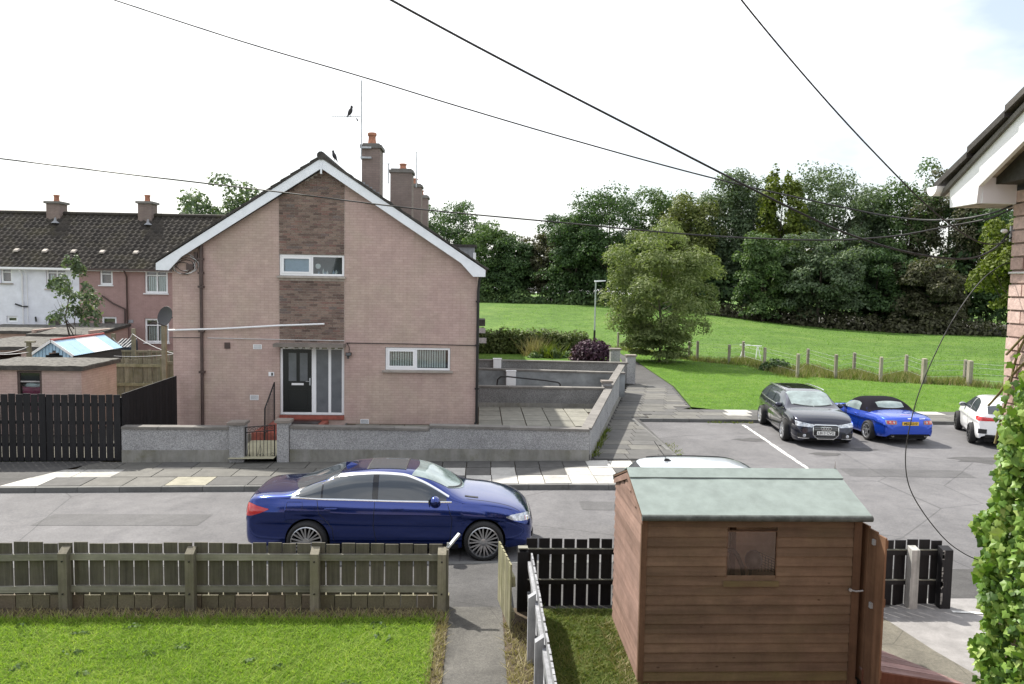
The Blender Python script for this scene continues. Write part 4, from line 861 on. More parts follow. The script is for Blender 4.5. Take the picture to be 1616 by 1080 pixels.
# window: opening with clear pane, sill, junk inside
win = ring(MB(so), wx0-.004, wx1+.004, wz0-.005, wz1+.005, .012, SY0-.012, SY0+.02).build('window', M_SHEDV, shed); MB(so).box((wx0+.008, SY0+.0, wz0+.007), (wx1-.008, SY0+.004, wz1-.007)).build('pane', glass_mat('shed_pane', (.95, .95, .95, 1), 0), win)
MB(so).box((wx0-.03, SY0-.03, wz0-.07), (wx1+.03, SY0-.023, wz0-.006)).build('window_sill', M_SHEDM, shed)
M_SHEDIN = wood('shed_inside', (.48, .33, .22), (.62, .45, .33), 10, 0, axis=0)
MB(so).box((SX0+.05, SY0+.62, SZ0+.03), (SX1-.06, SY0+.64, SZE+.1)).build('inner_wall', M_SHEDIN, shed); MB(so).box((wx0+.24, SY0+.57, SZ0+.03), (wx0+.30, SY0+.619, SZE)).build('stud', M_SHEDV, shed)
bk = thing('bicycle', 'handlebars, saddle and wire basket of a bicycle seen through the shed window', 'bicycle', (wx0+.3, SY0+.25, SZ0)); bo = Vector((wx0+.3, SY0+.25, SZ0))
MB(bo).tube([(wx0+.02, SY0+.2, wz0+.26), (wx0+.14, SY0+.2, wz0+.27), (wx0+.2, SY0+.22, wz0+.2), (wx0+.27, SY0+.25, wz0+.06), (wx0+.3, SY0+.27, wz0-.1)], .026, 8).build('handlebar', M_BLACKP, bk, 60)
MB(bo).blob((wx0+.38, SY0+.2, wz0+.15), (.1, .09, .12)).build('saddle', M_BLACKP, bk, 60)
MB(bo).tube([(wx0+.37, SY0+.25, wz0+.1), (wx0+.34, SY0+.25, SZ0+.35)], .02, 8).build('seat_tube', M_BLACKP, bk)
for wx in (wx0+.05, wx0+1.0): MB(bo).tube([(wx+math.cos(t*math.pi/12)*.32, SY0+.3, SZ0+.36+math.sin(t*math.pi/12)*.32) for t in range(25)], .02, 6).build('wheel', M_BLACKP, bk, 60)
MB(bo).tube([(wx0+.05, SY0+.3, SZ0+.36), (wx0+.34, SY0+.27, SZ0+.4), (wx0+1.0, SY0+.3, SZ0+.36)], .018, 6).build('frame', M_BLACKP, bk)
for i in range(6):
    zz = wz0+.02+i*.03; MB(bo).tube([(wx0+.42, SY0+.16, zz+.09-.0*i), (wx0+.62, SY0+.16, zz)], .004, 5).build('basket_wire', M_IRON, bk)
    xx = wx0+.43+i*.036; MB(bo).tube([(xx, SY0+.16, wz0+.03), (xx, SY0+.16, wz0+.25-.02*i)], .004, 5).build('basket_wire', M_IRON, bk)
# roof: two felted boards with rolled edge and ridge strip
for s, ye, yo in ((-1, SY0-.07, SY0), (1, SY1+.07, SY1)):
    sl = (SRZ-SZE)/(SRY-SY0); ze = SZE-.07*sl+.03; x0, x1_ = SX0-.035, SX1+.05
    nx, ny = 14, 6; rnd.seed(31)
    top = [[(x0+(x1_-x0)*i/nx, ye+(SRY-ye)*j/ny, ze+(SRZ+.03-ze)*j/ny+.03+rnd.uniform(-.003, .003)) for i in range(nx+1)] for j in range(ny+1)]
    m = MB(so).grid(top if s < 0 else [r[::-1] for r in top]); rf = m.build('roof_felt', M_FELT, shed, 40)
    MB(so).hexa([(x0, ye, ze+.0), (x1_, ye, ze+.0), (x1_, SRY, SRZ+.03), (x0, SRY, SRZ+.03), (x0, ye, ze+.022), (x1_, ye, ze+.022), (x1_, SRY, SRZ+.052), (x0, SRY, SRZ+.052)] if s < 0 else [(x0, SRY, SRZ+.03), (x1_, SRY, SRZ+.03), (x1_, ye, ze), (x0, ye, ze), (x0, SRY, SRZ+.052), (x1_, SRY, SRZ+.052), (x1_, ye, ze+.022), (x0, ye, ze+.022)]).build('roof_board', M_SHEDV, shed)
    MB(so).tube([(x0, ye-.005, ze+.0), (x1_, ye-.005, ze+.0)], .036, 8).build('rolled_edge', M_FELTD, rf, 60)
y0 = SRY-.16; sl = (SRZ-SZE)/(SRY-SY0)
MB(so).hexa([(SX0-.04, SRY-.20, SRZ+.067-.2*sl), (SX1+.055, SRY-.20, SRZ+.067-.2*sl), (SX1+.055, SRY, SRZ+.069), (SX0-.04, SRY, SRZ+.069), (SX0-.04, SRY-.20, SRZ+.077-.2*sl), (SX1+.055, SRY-.20, SRZ+.077-.2*sl), (SX1+.055, SRY, SRZ+.082), (SX0-.04, SRY, SRZ+.082)]).build('ridge_strip', M_FELT, shed)
MB(so).hexa([(SX0-.04, SRY+.001, SRZ+.069), (SX1+.055, SRY+.001, SRZ+.069), (SX1+.055, SRY+.20, SRZ+.067-.2*sl), (SX0-.04, SRY+.20, SRZ+.067-.2*sl), (SX0-.04, SRY+.001, SRZ+.082), (SX1+.055, SRY+.001, SRZ+.082), (SX1+.055, SRY+.20, SRZ+.077-.2*sl), (SX0-.04, SRY+.20, SRZ+.077-.2*sl)]).build('ridge_strip', M_FELT, shed)
MB(so).prism([(SX0-.018, SY0-.05, SZE-.07), (SX0-.018, SRY, SRZ-.06), (SX0-.018, SY1+.05, SZE-.07), (SX0-.018, SY1+.05, SZE-.005), (SX0-.018, SRY, SRZ+.02), (SX0-.018, SY0-.05, SZE-.005)], (-.013, 0, 0)).build('verge_board', M_SHEDL, shed)
MB(so).add([(SX1+.03, SRY, SRZ+.07), (SX1+.06, SRY+.02, SRZ+.07), (SX1+.04, SRY, SRZ+.2)], [(0, 1, 2)]).build('split_lath', M_PALEW, shed)
# door swung open towards us on the right-hand side
dx0, dy0 = SX1+.012, SY0+.42; dx1, dy1 = SX1+.085, SY0-.33
dw = Vector((dx1-dx0, dy1-dy0, 0)); door = None
dn = Vector((-dw.y, dw.x, 0)).normalized()
for i in range(5):
    a, b = Vector((dx0, dy0, 0))+dw*(i/5+.003), Vector((dx0, dy0, 0))+dw*((i+1)/5-.003); s = dn*.010; Z = lambda v, z: Vector((v.x, v.y, z)); ztp = SZE-.05-.02*i
    bdm = MB(so).hexa([Z(a-s, SZ0+.02), Z(b-s, SZ0+.02), Z(b+s, SZ0+.02), Z(a+s, SZ0+.02), Z(a-s, ztp), Z(b-s, ztp), Z(b+s, ztp), Z(a+s, ztp)])
    if door is None: door = bdm.build('door', M_SHED2 if 'M_SHED2' in globals() else wood('shed_door', (.11, .058, .032), (.20, .11, .065), 14, 0), shed); tag(door, 'shed door of vertical boards standing open')
    else: bdm.build('door_board', MATS['shed_door'], door)
for zz in (.5, 1.3, 1.95):
    MB(so).bar(Vector((dx0, dy0, zz))+dn*.03+dw*.05, Vector((dx0, dy0, zz))+dn*.03+dw*.95, .035, .09).build('door_ledge', MATS['shed_door'], door)
hk = onY(1350, 931, SY0-.03); MB(hk).tube([(hk.x-.06, SY0-.04, hk.z), (hk.x+.0, SY0-.045, hk.z-.012), (hk.x+.08, SY0-.04, hk.z-.008)], .010, 6).build('hook', M_GALV, shed); MB(hk).lathe([(.018, 0), (.018, .02)], (hk.x-.06, SY0-.028, hk.z), (0, -1, 0), 10).build('hook_eye', M_GALV, shed)
dm_ = Vector((dx0, dy0, 0))+dw*.75-dn*.015
for zz, nm in ((1.22, 'latch'), (1.93, 'bolt')): MB(dm_).box((dm_.x-.02, dm_.y-.02, zz-.03), (dm_.x+.02, dm_.y+.02, zz+.03)).build(nm, M_GALV, door)
# wooden ramp in front of that door
rp = thing('timber_ramp', 'worn red brown timber ramp on the ground beside the open shed door', 'ramp', (4.7, 8.8, .22))
M_RAMP = wood('ramp_board', (.17, .085, .07), (.33, .23, .22), 9, 0, axis=0); M_RAMPS = wood('ramp_side', (.10, .035, .02), (.17, .07, .045), 9, 0)
for i in range(7):
    y0 = 8.30+i*.17; xl = 5.56-i*.11
    MB((4.4, y0, .3)).hexa([(4.34, y0, .42), (xl, y0, .225), (xl-.10, y0+.155, .225), (4.34, y0+.155, .42), (4.34, y0, .445), (xl, y0, .25), (xl-.10, y0+.155, .25), (4.34, y0+.155, .445)]).build('ramp_board', M_RAMP, rp)
MB((4.4, 8.25, .2)).prism([(4.34, 8.275, .218), (5.56, 8.275, .218), (5.56, 8.275, .245), (4.34, 8.275, .44)], (0, .024, 0)).build('ramp_side', M_RAMPS, rp)
# ================================================================ cars
def pchip(pts):
    xs = [p[0] for p in pts]; ys = [p[1] for p in pts]; n = len(xs); h = [xs[i+1]-xs[i] for i in range(n-1)]; d = [(ys[i+1]-ys[i])/h[i] for i in range(n-1)]
    m = [0]*n; m[0] = d[0]; m[-1] = d[-1]
    for i in range(1, n-1):
        if d[i-1]*d[i] > 0: w1, w2 = 2*h[i]+h[i-1], h[i]+2*h[i-1]; m[i] = (w1+w2)/(w1/d[i-1]+w2/d[i])
    def f(x):
        x = min(max(x, xs[0]), xs[-1]); i = 0
        while i < n-2 and x > xs[i+1]: i += 1
        t = (x-xs[i])/h[i]; return (1+2*t)*(1-t)**2*ys[i]+t*(1-t)**2*h[i]*m[i]+t*t*(3-2*t)*ys[i+1]+t*t*(t-1)*h[i]*m[i+1]
    return f
def carpaint(name, c, metal=.55, rough=.28):
    t = NT(name); nz = t.noise(900, 2, .5, t.co(False)); t.col(t.ramp(nz, [(.3, tuple(v*.85 for v in c)), (.7, tuple(min(1, v*1.15) for v in c))]))
    t.set(Metallic=metal, Roughness=rough, Coat_Weight=1.0, Coat_Roughness=.03); return t.m
M_TYRE = plain('tyre_rubber', (.012, .012, .013, 1), .75, var=.15, scale=20); M_RIM = plain('alloy', (.55, .56, .58, 1), .3, metal=.85, var=0); M_RIMD = plain('dark_alloy', (.03, .03, .032, 1), .4, metal=.5, var=0)
M_CHROME = plain('chrome', (.78, .79, .80, 1), .15, metal=.9, var=0); M_PLASTIC = plain('black_plastic', (.012, .012, .013, 1), .5, var=0); M_GLOSSB = plain('piano_black', (.006, .006, .007, 1), .08, var=0, coat=.5)
M_TAIL = plain('tail_lamp', (.55, .02, .025, 1), .12, var=.1, scale=14, coat=1); M_HEAD = plain('head_lamp', (.55, .58, .62, 1), .08, metal=.35, var=.45, scale=16, coat=1); M_CARGL = plain('car_glass', (.05, .06, .07, 1), .04, var=0, spec=1.0)
M_CARGLL = plain('car_glass_light', (.20, .25, .25, 1), .05, var=.25, scale=3, spec=.9); M_PLW = plain('plate_white', (.78, .78, .76, 1), .5, var=0); M_PLY = plain('plate_yellow', (.72, .45, .04, 1), .5, var=0)
M_SOFT = plain('soft_top', (.010, .009, .014, 1), .95, var=.2, scale=60, spec=.1); M_MUD = plain('underbody', (.008, .008, .008, 1), .9, var=0); M_INDI = plain('indicator', (.7, .42, .3, 1), .15, var=0, coat=1)

class Car:
    def __init__(s, name, label, P, paint, loc, heading, group=None):
        s.P = P; s.paint = paint; s.root = thing(name, label, 'car', (0, 0, 0), 0, group)
        s.top, s.belt, s.bot, s.plan = pchip(P['top']), pchip(P['belt']), pchip(P['bot']), pchip(P['plan'])
        s.low = pchip(P.get('low', [(0, .93), (.1, .965), (.3, .985), (.5, .980), (.63, .970), (.745, 1.0), (.76, .998), (.88, .968), (1, .922)]))
        s.x0, s.x1 = P['top'][0][0], P['top'][-1][0]; s.loc = loc; s.heading = heading; s.Ra = P['arch']
    def tb(s, x):
        zb = s.belt(x); zt = max(s.top(x), zb+.015); return zt, zb
    def Y(s, x, z):
        zt, zb = s.tb(x); w = s.plan(x); zs = s.bot(x)
        if z <= zb: return w*s.low(max(0, min(1, (z-zs)/(zb-zs))))
        h = zt-zb; q = min(1, (z-zb)/h); g = sstep(.12, .42, h); k = (s.P.get('tumble', .24))*g; m = 2.3+2.6*g
        return w*s.low(1)*(1-k*q)*max(0, 1-q**m)**(1/m)
    def Z(s, x, y):
        zt, zb = s.tb(x); lo, hi = zb, zt; y = abs(y)
        if y >= s.Y(x, zb): return zb
        for _ in range(26):
            mid = (lo+hi)/2
            if s.Y(x, mid) > y: lo = mid
            else: hi = mid
        return lo
    def Xend(s, y, z, front):
        y = abs(y); a, b = (0, s.x1) if front else (0, s.x0)
        ins = lambda x: s.bot(x) <= z <= s.top(x) and s.Y(x, z) >= y
        for _ in range(30):
            m = (a+b)/2
            if ins(m): a = m
            else: b = m
        return a
    def body(s):
        P = s.P; xs = set()
        N = 90
        for i in range(N+1): xs.add(round(s.x0+(s.x1-s.x0)*i/N, 4))
        for e, sg in ((s.x0, 1), (s.x1, -1)):
            for d in (.004, .012, .025, .045, .07, .1, .14): xs.add(round(e+sg*d, 4))
        for xc in P['wheels']:
            for i in range(25): xs.add(round(xc-s.Ra*math.cos(math.pi*i/24), 4))
            xs.add(round(xc-s.Ra-.001, 4)); xs.add(round(xc+s.Ra+.001, 4))
        xs = sorted(x for x in xs if s.x0 <= x <= s.x1)
        zc = P['zc']; nl, nu = 12, 14; rows = []
        for x in xs:
            zt, zb = s.tb(x); zl = s.bot(x)
            for xc in P['wheels']:
                if abs(x-xc) <= s.Ra+1e-5: zl = max(zl, zc+math.sqrt(max(0, s.Ra**2-(x-xc)**2)))
            zl = min(zl, zb-.02); half = []
            for j in range(nl+1):
                t = j/nl; z = zl+(zb-zl)*t; half.append((s.Y(x, z), z))
            for j in range(1, nu+1):
                th = math.pi/2*j/nu; h = zt-zb; g = sstep(.12, .42, h); m = 2.3+2.6*g; q = math.sin(th)**(2/m); z = zb+h*q; half.append((s.Y(x, z) if j < nu else 0, z))
            row = [(x, -y, z) for y, z in half]+[(x, y, z) for y, z in half[-2::-1]]; rows.append(row)
        m = MB(); m.grid(rows); n = len(rows[0])
        m.f.append(tuple(range(n-1, -1, -1))); base = (len(rows)-1)*n; m.f.append(tuple(range(base, base+n)))
        # normals must face out: grid runs +x by rows, -y to +y by columns over the top
        m.f = [tuple(reversed(f)) for f in m.f]
        o = m.build('body', s.paint, s.root, 28); me = o.data
        bm = bmesh.new(); bm.from_mesh(me); bmesh.ops.recalc_face_normals(bm, faces=bm.faces); bm.to_mesh(me); bm.free(); me.set_sharp_from_angle(angle=R(28))
        s.b = o
        w = s.plan(0); mb = MB()
        mb.box((s.x0+.14, -w+.27, .17), (s.x1-.16, w-.27, .60)); mb.build('underbody', M_MUD, s.root)
        for xc in P['wheels']:
            for sg in (-1, 1):
                m = MB(); pr = [(xc+s.Ra*1.0*math.cos(a), zc+s.Ra*math.sin(a)) for a in [math.pi*i/14 for i in range(15)]]
                V = [(x, sg*(w-.03), z) for x, z in pr]+[(x, sg*(w-.30), z) for x, z in pr]; k = len(pr)
                m.add(V, [(i, i+1, i+1+k, i+k) for i in range(k-1)]); m.build('wheel_arch_liner', M_MUD, s.root)
        return o
    # ---- draped patches
    def side(s, name, poly_top, poly_bot, mat, off=.004, sides=(1, -1), par=None, n=18, m=6):
        """patch bounded below/above by polylines (x, z) sharing an x range"""
        ft, fb = pchip(poly_top), pchip(poly_bot); a, b = poly_top[0][0], poly_top[-1][0]; out = []
        for sg in sides:
            rows = []
            for i in range(n+1):
                x = a+(b-a)*i/n; zl, zh = fb(x), ft(x); rows.append([(x, sg*(s.Y(x, zl+(zh-zl)*j/m)+off), zl+(zh-zl)*j/m) for j in range(m+1)])
            mb = MB(); mb.grid(rows if sg < 0 else [r[::-1] for r in rows]); out.append(mb.build(name, mat, par or s.root, 40))
        return out
    def strip(s, name, pts, w, mat, off=.005, sides=(1, -1), par=None):
        """ribbon along a polyline (x, z) on the flank"""
        P = []
        for (xa, za), (xb, zb) in zip(pts, pts[1:]):
            k = max(2, int(math.hypot(xb-xa, zb-za)/.06))
            P += [(xa+(xb-xa)*i/k, za+(zb-za)*i/k) for i in range(k)]
        P.append(pts[-1])
        for sg in sides:
            L = []
            for i, (x, z) in enumerate(P):
                p, q = P[max(0, i-1)], P[min(len(P)-1, i+1)]; dx, dz = q[0]-p[0], q[1]-p[1]; l = math.hypot(dx, dz) or 1; nx, nz = -dz/l*w/2, dx/l*w/2
                L.append([(x+nx, sg*(s.Y(x+nx, z+nz)+off), z+nz), (x, sg*(s.Y(x, z)+off+.004), z), (x-nx, sg*(s.Y(x-nx, z-nz)+off), z-nz)])
            mb = MB(); mb.grid(L); mb.build(name, mat, par or s.root, 60)
    def over(s, name, xa, xb, ya, yb, mat, off=.004, par=None, n=14, m=16):
        """patch on the upper surface between plan curves xa(y), xb(y), y from ya to yb"""
        rows = []
        for i in range(m+1):
            y = ya+(yb-ya)*i/m; a, b = xa(y) if callable(xa) else xa, xb(y) if callable(xb) else xb
            row = []
            for j in range(n+1):
                x = a+(b-a)*j/n; row.append((x, y, s.Z(x, y)+off))
            rows.append(row)
        mb = MB(); mb.grid([r[::-1] for r in rows]); return mb.build(name, mat, par or s.root, 40)
    def end(s, name, front, ya, yb, zlo, zhi, mat, off=.006, par=None, n=12, m=6):
        rows = []; sg = 1 if front else -1
        for i in range(n+1):
            y = ya+(yb-ya)*i/n; l, h = zlo(y) if callable(zlo) else zlo, zhi(y) if callable(zhi) else zhi
            rows.append([(s.Xend(y, l+(h-l)*j/m, front)+sg*off, y, l+(h-l)*j/m) for j in range(m+1)])
        mb = MB(); mb.grid(rows); return mb.build(name, mat, par or s.root, 40)
    def wheel(s, xc, sg, r, rim, spokes, dark=False, w=.225, double=False, mat=None):
        yo = s.P['track']; c = Vector((xc, sg*(yo-w/2), r)); ax = Vector((0, sg, 0))
        wh = MB(c).lathe([(rim, -.02), (rim+.01, 0), (r-.035, 0), (r-.008, .02), (r, .05), (r, w-.05), (r-.008, w-.02), (r-.035, w), (rim+.012, w), (rim, w-.02), (rim, .02), (rim, -.02)][::-1], c, ax, 32, False).build('wheel', M_TYRE, s.root, 30)
        m0 = mat or (M_RIMD if dark else M_RIM)
        MB(c).lathe([(rim+.004, w-.012), (rim-.012, w-.004), (rim-.022, w-.03), (rim-.03, .04)], c, ax, 32, False).build('rim', m0, wh, 40)
        MB(c).lathe([(rim-.03, .05), (.0001, .05)], c, ax, 24).build('brake', M_MUD, wh)
        e1, e2 = Vector((1, 0, 0)), Vector((0, 0, 1)); hub = c+ax*(w-.035)
        MB(c).lathe([(.065, 0), (.06, .02), (.03, .026), (.0001, .026)], hub, ax, 14).build('hub', m0, wh, 40)
        for i in range(spokes):
            a = 2*math.pi*i/spokes+.2; u = e1*math.cos(a)+e2*math.sin(a); v = ax.cross(u)
            offs = ((-.028, -.012, .05), (.028, .012, .05)) if double else ((0, 0, .0),)
            for o1, o0, _ in offs:
                wd = .024 if double else .05
                p, q = hub+u*.045+v*o0, c+ax*(w-.016)+u*(rim-.015)+v*o1*1.5
                MB(c).bar(p, q, wd, .022, ax).build('spoke', m0, wh)
    def plate(s, front, text, z, mat, w=.52, x=None):
        xx = x if x is not None else s.Xend(.26, z, front); sg = 1 if front else -1
        xx = max(xx, s.Xend(0, z, True))+.012 if front else min(xx, s.Xend(0, z, False))-.012
        pl = MB((xx, 0, z)).box((xx-.006, -w/2, z-.056), (xx+.006, w/2, z+.056)).build('number_plate', mat, s.root)
        cu = bpy.data.curves.new('plate_text', 'FONT'); cu.body = text; cu.size = .115; cu.align_x = 'CENTER'; cu.align_y = 'CENTER'; cu.extrude = .001; cu.space_character = .95; cu.offset = .0015
        t = bpy.data.objects.new('lettering', cu); COL.objects.link(t); me = bpy.data.meshes.new_from_object(t); bpy.data.objects.remove(t)
        me.materials.clear(); me.materials.append(M_BLACKP); o = new_obj('lettering', me); o.location = (xx+sg*.0085, 0, z); o.rotation_euler = (R(90), 0, R(90) if front else R(-90)); o.scale = (.98, .92, 1); adopt(o, pl)
    def mirror(s, x, z, mat, big=1):
        for sg in (1, -1):
            y = s.Y(x, z); c = Vector((x-.03, sg*(y+.09), z+.06)); mb = MB(c); mb.blob(c, (.075*big, .105*big, .07*big), 12, 8); o = mb.build('door_mirror', mat, s.root, 60)
            MB(c).bar((x+.01, sg*(y-.02), z+.0), (x-.0, sg*(y+.06), z+.04), .05, .03).build('mirror_stalk', M_PLASTIC, o)
            MB(c).box((x-.108*big, sg*(y+.09)-.075, z+.015), (x-.095*big, sg*(y+.09)+.075, z+.105)).build('mirror_glass', M_CARGL, o)
    def finish(s, tilt=0):
        s.root.rotation_euler = (0, tilt, s.heading); s.root.location = s.loc

def arc_window(pts):  # ordered (x, z) outline split into lower and upper chain
    return pts
# ---------------------------------------------------------------- blue saloon at the kerb
P = dict(top=[(-2.47, .60), (-2.455, .80), (-2.41, .985), (-2.33, 1.075), (-2.1, 1.115), (-1.80, 1.135), (-1.62, 1.165), (-1.30, 1.27), (-.95, 1.385), (-.62, 1.445), (-.15, 1.472), (.25, 1.455), (.55, 1.40), (.85, 1.27), (1.12, 1.12), (1.28, 1.045), (1.6, 1.005), (1.95, .945), (2.2, .87), (2.36, .77), (2.44, .65), (2.47, .50)],
         belt=[(-2.47, .585), (-2.44, .80), (-2.35, .97), (-2.0, 1.02), (-1.4, 1.03), (-.5, 1.0), (.6, .975), (1.2, .955), (1.6, .92), (2.0, .85), (2.25, .74), (2.40, .62), (2.47, .47)],
         bot=[(-2.47, .36), (-2.40, .26), (-2.0, .22), (0, .19), (2.0, .19), (2.40, .20), (2.47, .28)], plan=[(-2.47, .60), (-2.45, .72), (-2.38, .82), (-2.2, .885), (-1.6, .925), (0, .93), (1.5, .925), (2.0, .88), (2.25, .79), (2.38, .68), (2.45, .52), (2.47, .38)],
         wheels=(-1.375, 1.60), arch=.375, zc=.335, track=.905)
M_BLUE = carpaint('deep_blue_paint', (.012, .034, .20), .85, .14)
c = Car('parked_car', 'deep blue saloon car with chrome window trim parked along the kerb', P, M_BLUE, (-1.48, 13.92, gz(-1.3)+.0), 0)
c.body()
wt = [(-1.62, 1.085), (-1.45, 1.19), (-1.15, 1.30), (-.75, 1.375), (-.2, 1.405), (.2, 1.385), (.5, 1.30), (.80, 1.16), (1.02, 1.045)]; wb = [(-1.62, 1.08), (-1.45, 1.055), (-.75, 1.035), (.2, 1.01), (.80, 1.0), (1.02, .995)]
T, B = pchip(wt), pchip(wb)
seg = lambda a, b: ([(x, T(x)) for x in lin(a, b, 8)], [(x, B(x)) for x in lin(a, b, 8)])
for a, b in ((-1.58, -1.16), (-1.13, -.30), (-.20, .96)): c.side('side_window', *seg(a, b), M_CARGL, .006, n=14, m=8)
c.side('pillar', *seg(-.298, -.202), M_GLOSSB, .006, n=3, m=8); c.side('pillar', *seg(-1.158, -1.132), M_GLOSSB, .006, n=2, m=8)
c.strip('window_trim', [(x, T(x)+.012) for x in lin(-1.60, 1.0, 40)], .03, M_CHROME, .007); c.strip('window_trim', [(-1.60, 1.10), (-1.635, 1.085), (-1.60, 1.06)]+[(x, B(x)-.012) for x in lin(-1.5, 1.05, 20)], .028, M_CHROME, .007)
yw = lambda y: 1-(y/.66)**2
c.over('windscreen', lambda y: .44-.10*(y/.62)**2, lambda y: 1.24-.30*(y/.66)**2, -.60, .60, M_CARGLL, .005); c.over('rear_window', lambda y: -1.70+.12*(y/.6)**2, lambda y: -.86-.06*(y/.6)**2, -.58, .58, M_CARGL, .005)
c.over('sunroof', -.42, .22, -.43, .43, M_CARGL, .005); 
for a, b, y0, y1 in ((-.44, -.42, -.44, .44), (.22, .24, -.44, .44)): c.over('roof_seam', a, b, y0, y1, M_PLASTIC, .006)
fin = MB((-.75, 0, 1.42)).hexa([(-.88, -.03, 1.40), (-.62, -.03, 1.43), (-.62, .03, 1.43), (-.88, .03, 1.40), (-.87, -.01, 1.485), (-.78, -.008, 1.475), (-.78, .008, 1.475), (-.87, .01, 1.485)]).build('shark_fin', M_BLUE, c.root)
for xs in ([(-.25, .98), (-.27, .6), (-.22, .30)], [(.98, .95), (1.06, .7), (1.02, .30)], [(-1.22, 1.02), (-1.18, .80), (-.96, .55), (-.93, .32)]): c.strip('door_seam', xs, .010, M_PLASTIC, .001)
c.strip('fuel_flap', [(-1.72, .86), (-1.72, .97), (-1.70, .985), (-1.50, .985), (-1.46, .97), (-1.46, .86)], .006, M_PLASTIC, .001)
for x in (-.98, .13):
    for sg in (1, -1):
        y = c.Y(x, .875); MB((x, sg*y, .875)).tube([(x-.10, sg*(y+.004), .875), (x-.06, sg*(y+.032), .885), (x+.06, sg*(y+.032), .885), (x+.10, sg*(y+.004), .88)], .014, 8).build('door_handle', M_BLUE, c.root, 60)
c.side('tail_lamp', [(-2.43, .90), (-2.38, .955), (-2.2, .915), (-2.02, .875)], [(-2.43, .74), (-2.38, .735), (-2.2, .79), (-2.02, .862)], M_TAIL, .012); c.end('tail_lamp', False, .40, .74, .745, .90, M_TAIL, .01); c.end('tail_lamp', False, -.74, -.40, .745, .90, M_TAIL, .01)
c.side('head_lamp', [(1.98, .735), (2.10, .765), (2.25, .765), (2.36, .735), (2.42, .67)], [(1.98, .725), (2.10, .675), (2.25, .645), (2.36, .635), (2.42, .63)], M_HEAD, .009)
c.end('kidney_grille', True, .03, .42, .47, .66, M_GLOSSB, .012); c.end('kidney_grille', True, -.42, -.03, .47, .66, M_GLOSSB, .012); c.end('lower_grille', True, -.55, .55, .28, .38, M_PLASTIC, .01)
c.strip('sill_skirt', [(-.95, .235), (1.17, .225)], .09, M_PLASTIC, .008); c.strip('badge', [(-1.66, 1.055), (-1.52, 1.055)], .028, M_CHROME, .006)
for sg in (1, -1):
    c.over('wiper', lambda y: 1.21-.28*((y)/.66)**2-.03, lambda y: 1.21-.28*(y/.66)**2, .02 if sg > 0 else -.58, .58 if sg > 0 else -.02, M_PLASTIC, .016)
    c.over('bonnet_vent', 1.27, 1.50, sg*.60-.03, sg*.60+.03, M_PLASTIC, .006)
    c.over('bonnet_seam', lambda y: 1.30, lambda y: 2.22, sg*.72-.006, sg*.72+.006, M_PLASTIC, .002)
c.over('boot_seam', -2.30, -1.76, -.70, -.692, M_PLASTIC, .002); c.over('boot_seam', -2.30, -1.76, .692, .70, M_PLASTIC, .002)
c.mirror(.80, .965, M_BLUE, 1.25)
for xc in P['wheels']:
    for sg in (1, -1): c.wheel(xc, sg, .335, .262, 10, double=True, w=.235)
c.finish(-.003)

# ---------------------------------------------------------------- dark estate, facing us
P = dict(top=[(-2.46, .62), (-2.44, .85), (-2.38, 1.05), (-2.15, 1.30), (-1.95, 1.40), (-1.5, 1.445), (-.6, 1.465), (0, 1.46), (.35, 1.42), (.75, 1.25), (1.10, 1.08), (1.26, 1.02), (1.7, .985), (2.05, .93), (2.28, .855), (2.38, .775), (2.44, .66), (2.47, .50)],
         belt=[(-2.46, .60), (-2.4, .90), (-2.1, .985), (-1.0, .97), (.5, .945), (1.2, .93), (1.7, .90), (2.1, .83), (2.3, .75), (2.42, .62), (2.47, .44)], bot=[(-2.46, .40), (-2.35, .26), (0, .19), (2.3, .18), (2.43, .2), (2.47, .28)],
         plan=[(-2.46, .70), (-2.42, .82), (-2.2, .88), (0, .935), (1.6, .925), (2.05, .905), (2.25, .86), (2.36, .80), (2.43, .72), (2.47, .60)], wheels=(-1.46, 1.45), arch=.36, zc=.33, track=.905, tumble=.22)
M_DARKB = carpaint('midnight_blue_paint', (.012, .015, .032), .75, .25)
rw, fw = onZ(1203, 668, 0), onZ(1241, 697, 0)
hd = math.atan2(-(26.2-23.2), -.55)          # nose towards the camera, a little to the left
ctr = Vector((10.62, 24.95, gz(5)))
c = Car('parked_car', 'dark midnight blue estate car facing outward beside the white bay line', P, M_DARKB, ctr, R(-97), 'cars in the car park')
c.body()
wt = [(-2.2, 1.05), (-2.0, 1.24), (-1.6, 1.355), (-.6, 1.395), (0, 1.385), (.4, 1.30), (.75, 1.15), (1.0, 1.02)]; wb = [(-2.2, 1.03), (-1.0, .99), (.4, .97), (1.0, .965)]; T, B = pchip(wt), pchip(wb)
seg = lambda a, b: ([(x, T(x)) for x in lin(a, b, 8)], [(x, B(x)) for x in lin(a, b, 8)])
for a, b in ((-2.12, -1.32), (-1.26, -.42), (-.34, .93)): c.side('side_window', *seg(a, b), M_CARGL, .006, n=12, m=6)
c.strip('window_trim', [(x, B(x)-.014) for x in lin(-2.2, 1.0, 24)], .024, M_CHROME, .007)
c.over('windscreen', lambda y: .36-.1*(y/.62)**2, lambda y: 1.20-.22*(y/.66)**2, -.63, .63, M_CARGLL, .005); c.end('rear_window', False, -.55, .55, 1.02, 1.28, M_CARGL)
for sg in (1, -1):
    pts = [(x, sg*(c.Y(x, c.top(x)-.07)-.0), c.top(x)-.015) for x in lin(-1.9, .15, 14)]; MB(pts[0]).tube(pts, .018, 8).build('roof_rail', M_CHROME, c.root, 60)
    c.over('wiper', lambda y: 1.16-.2*(y/.66)**2, lambda y: 1.19-.2*(y/.66)**2, .02 if sg > 0 else -.58, .58 if sg > 0 else -.02, M_PLASTIC, .012)
c.over('roof_glass', -1.3, -.1, -.45, .45, M_GLOSSB, .004)
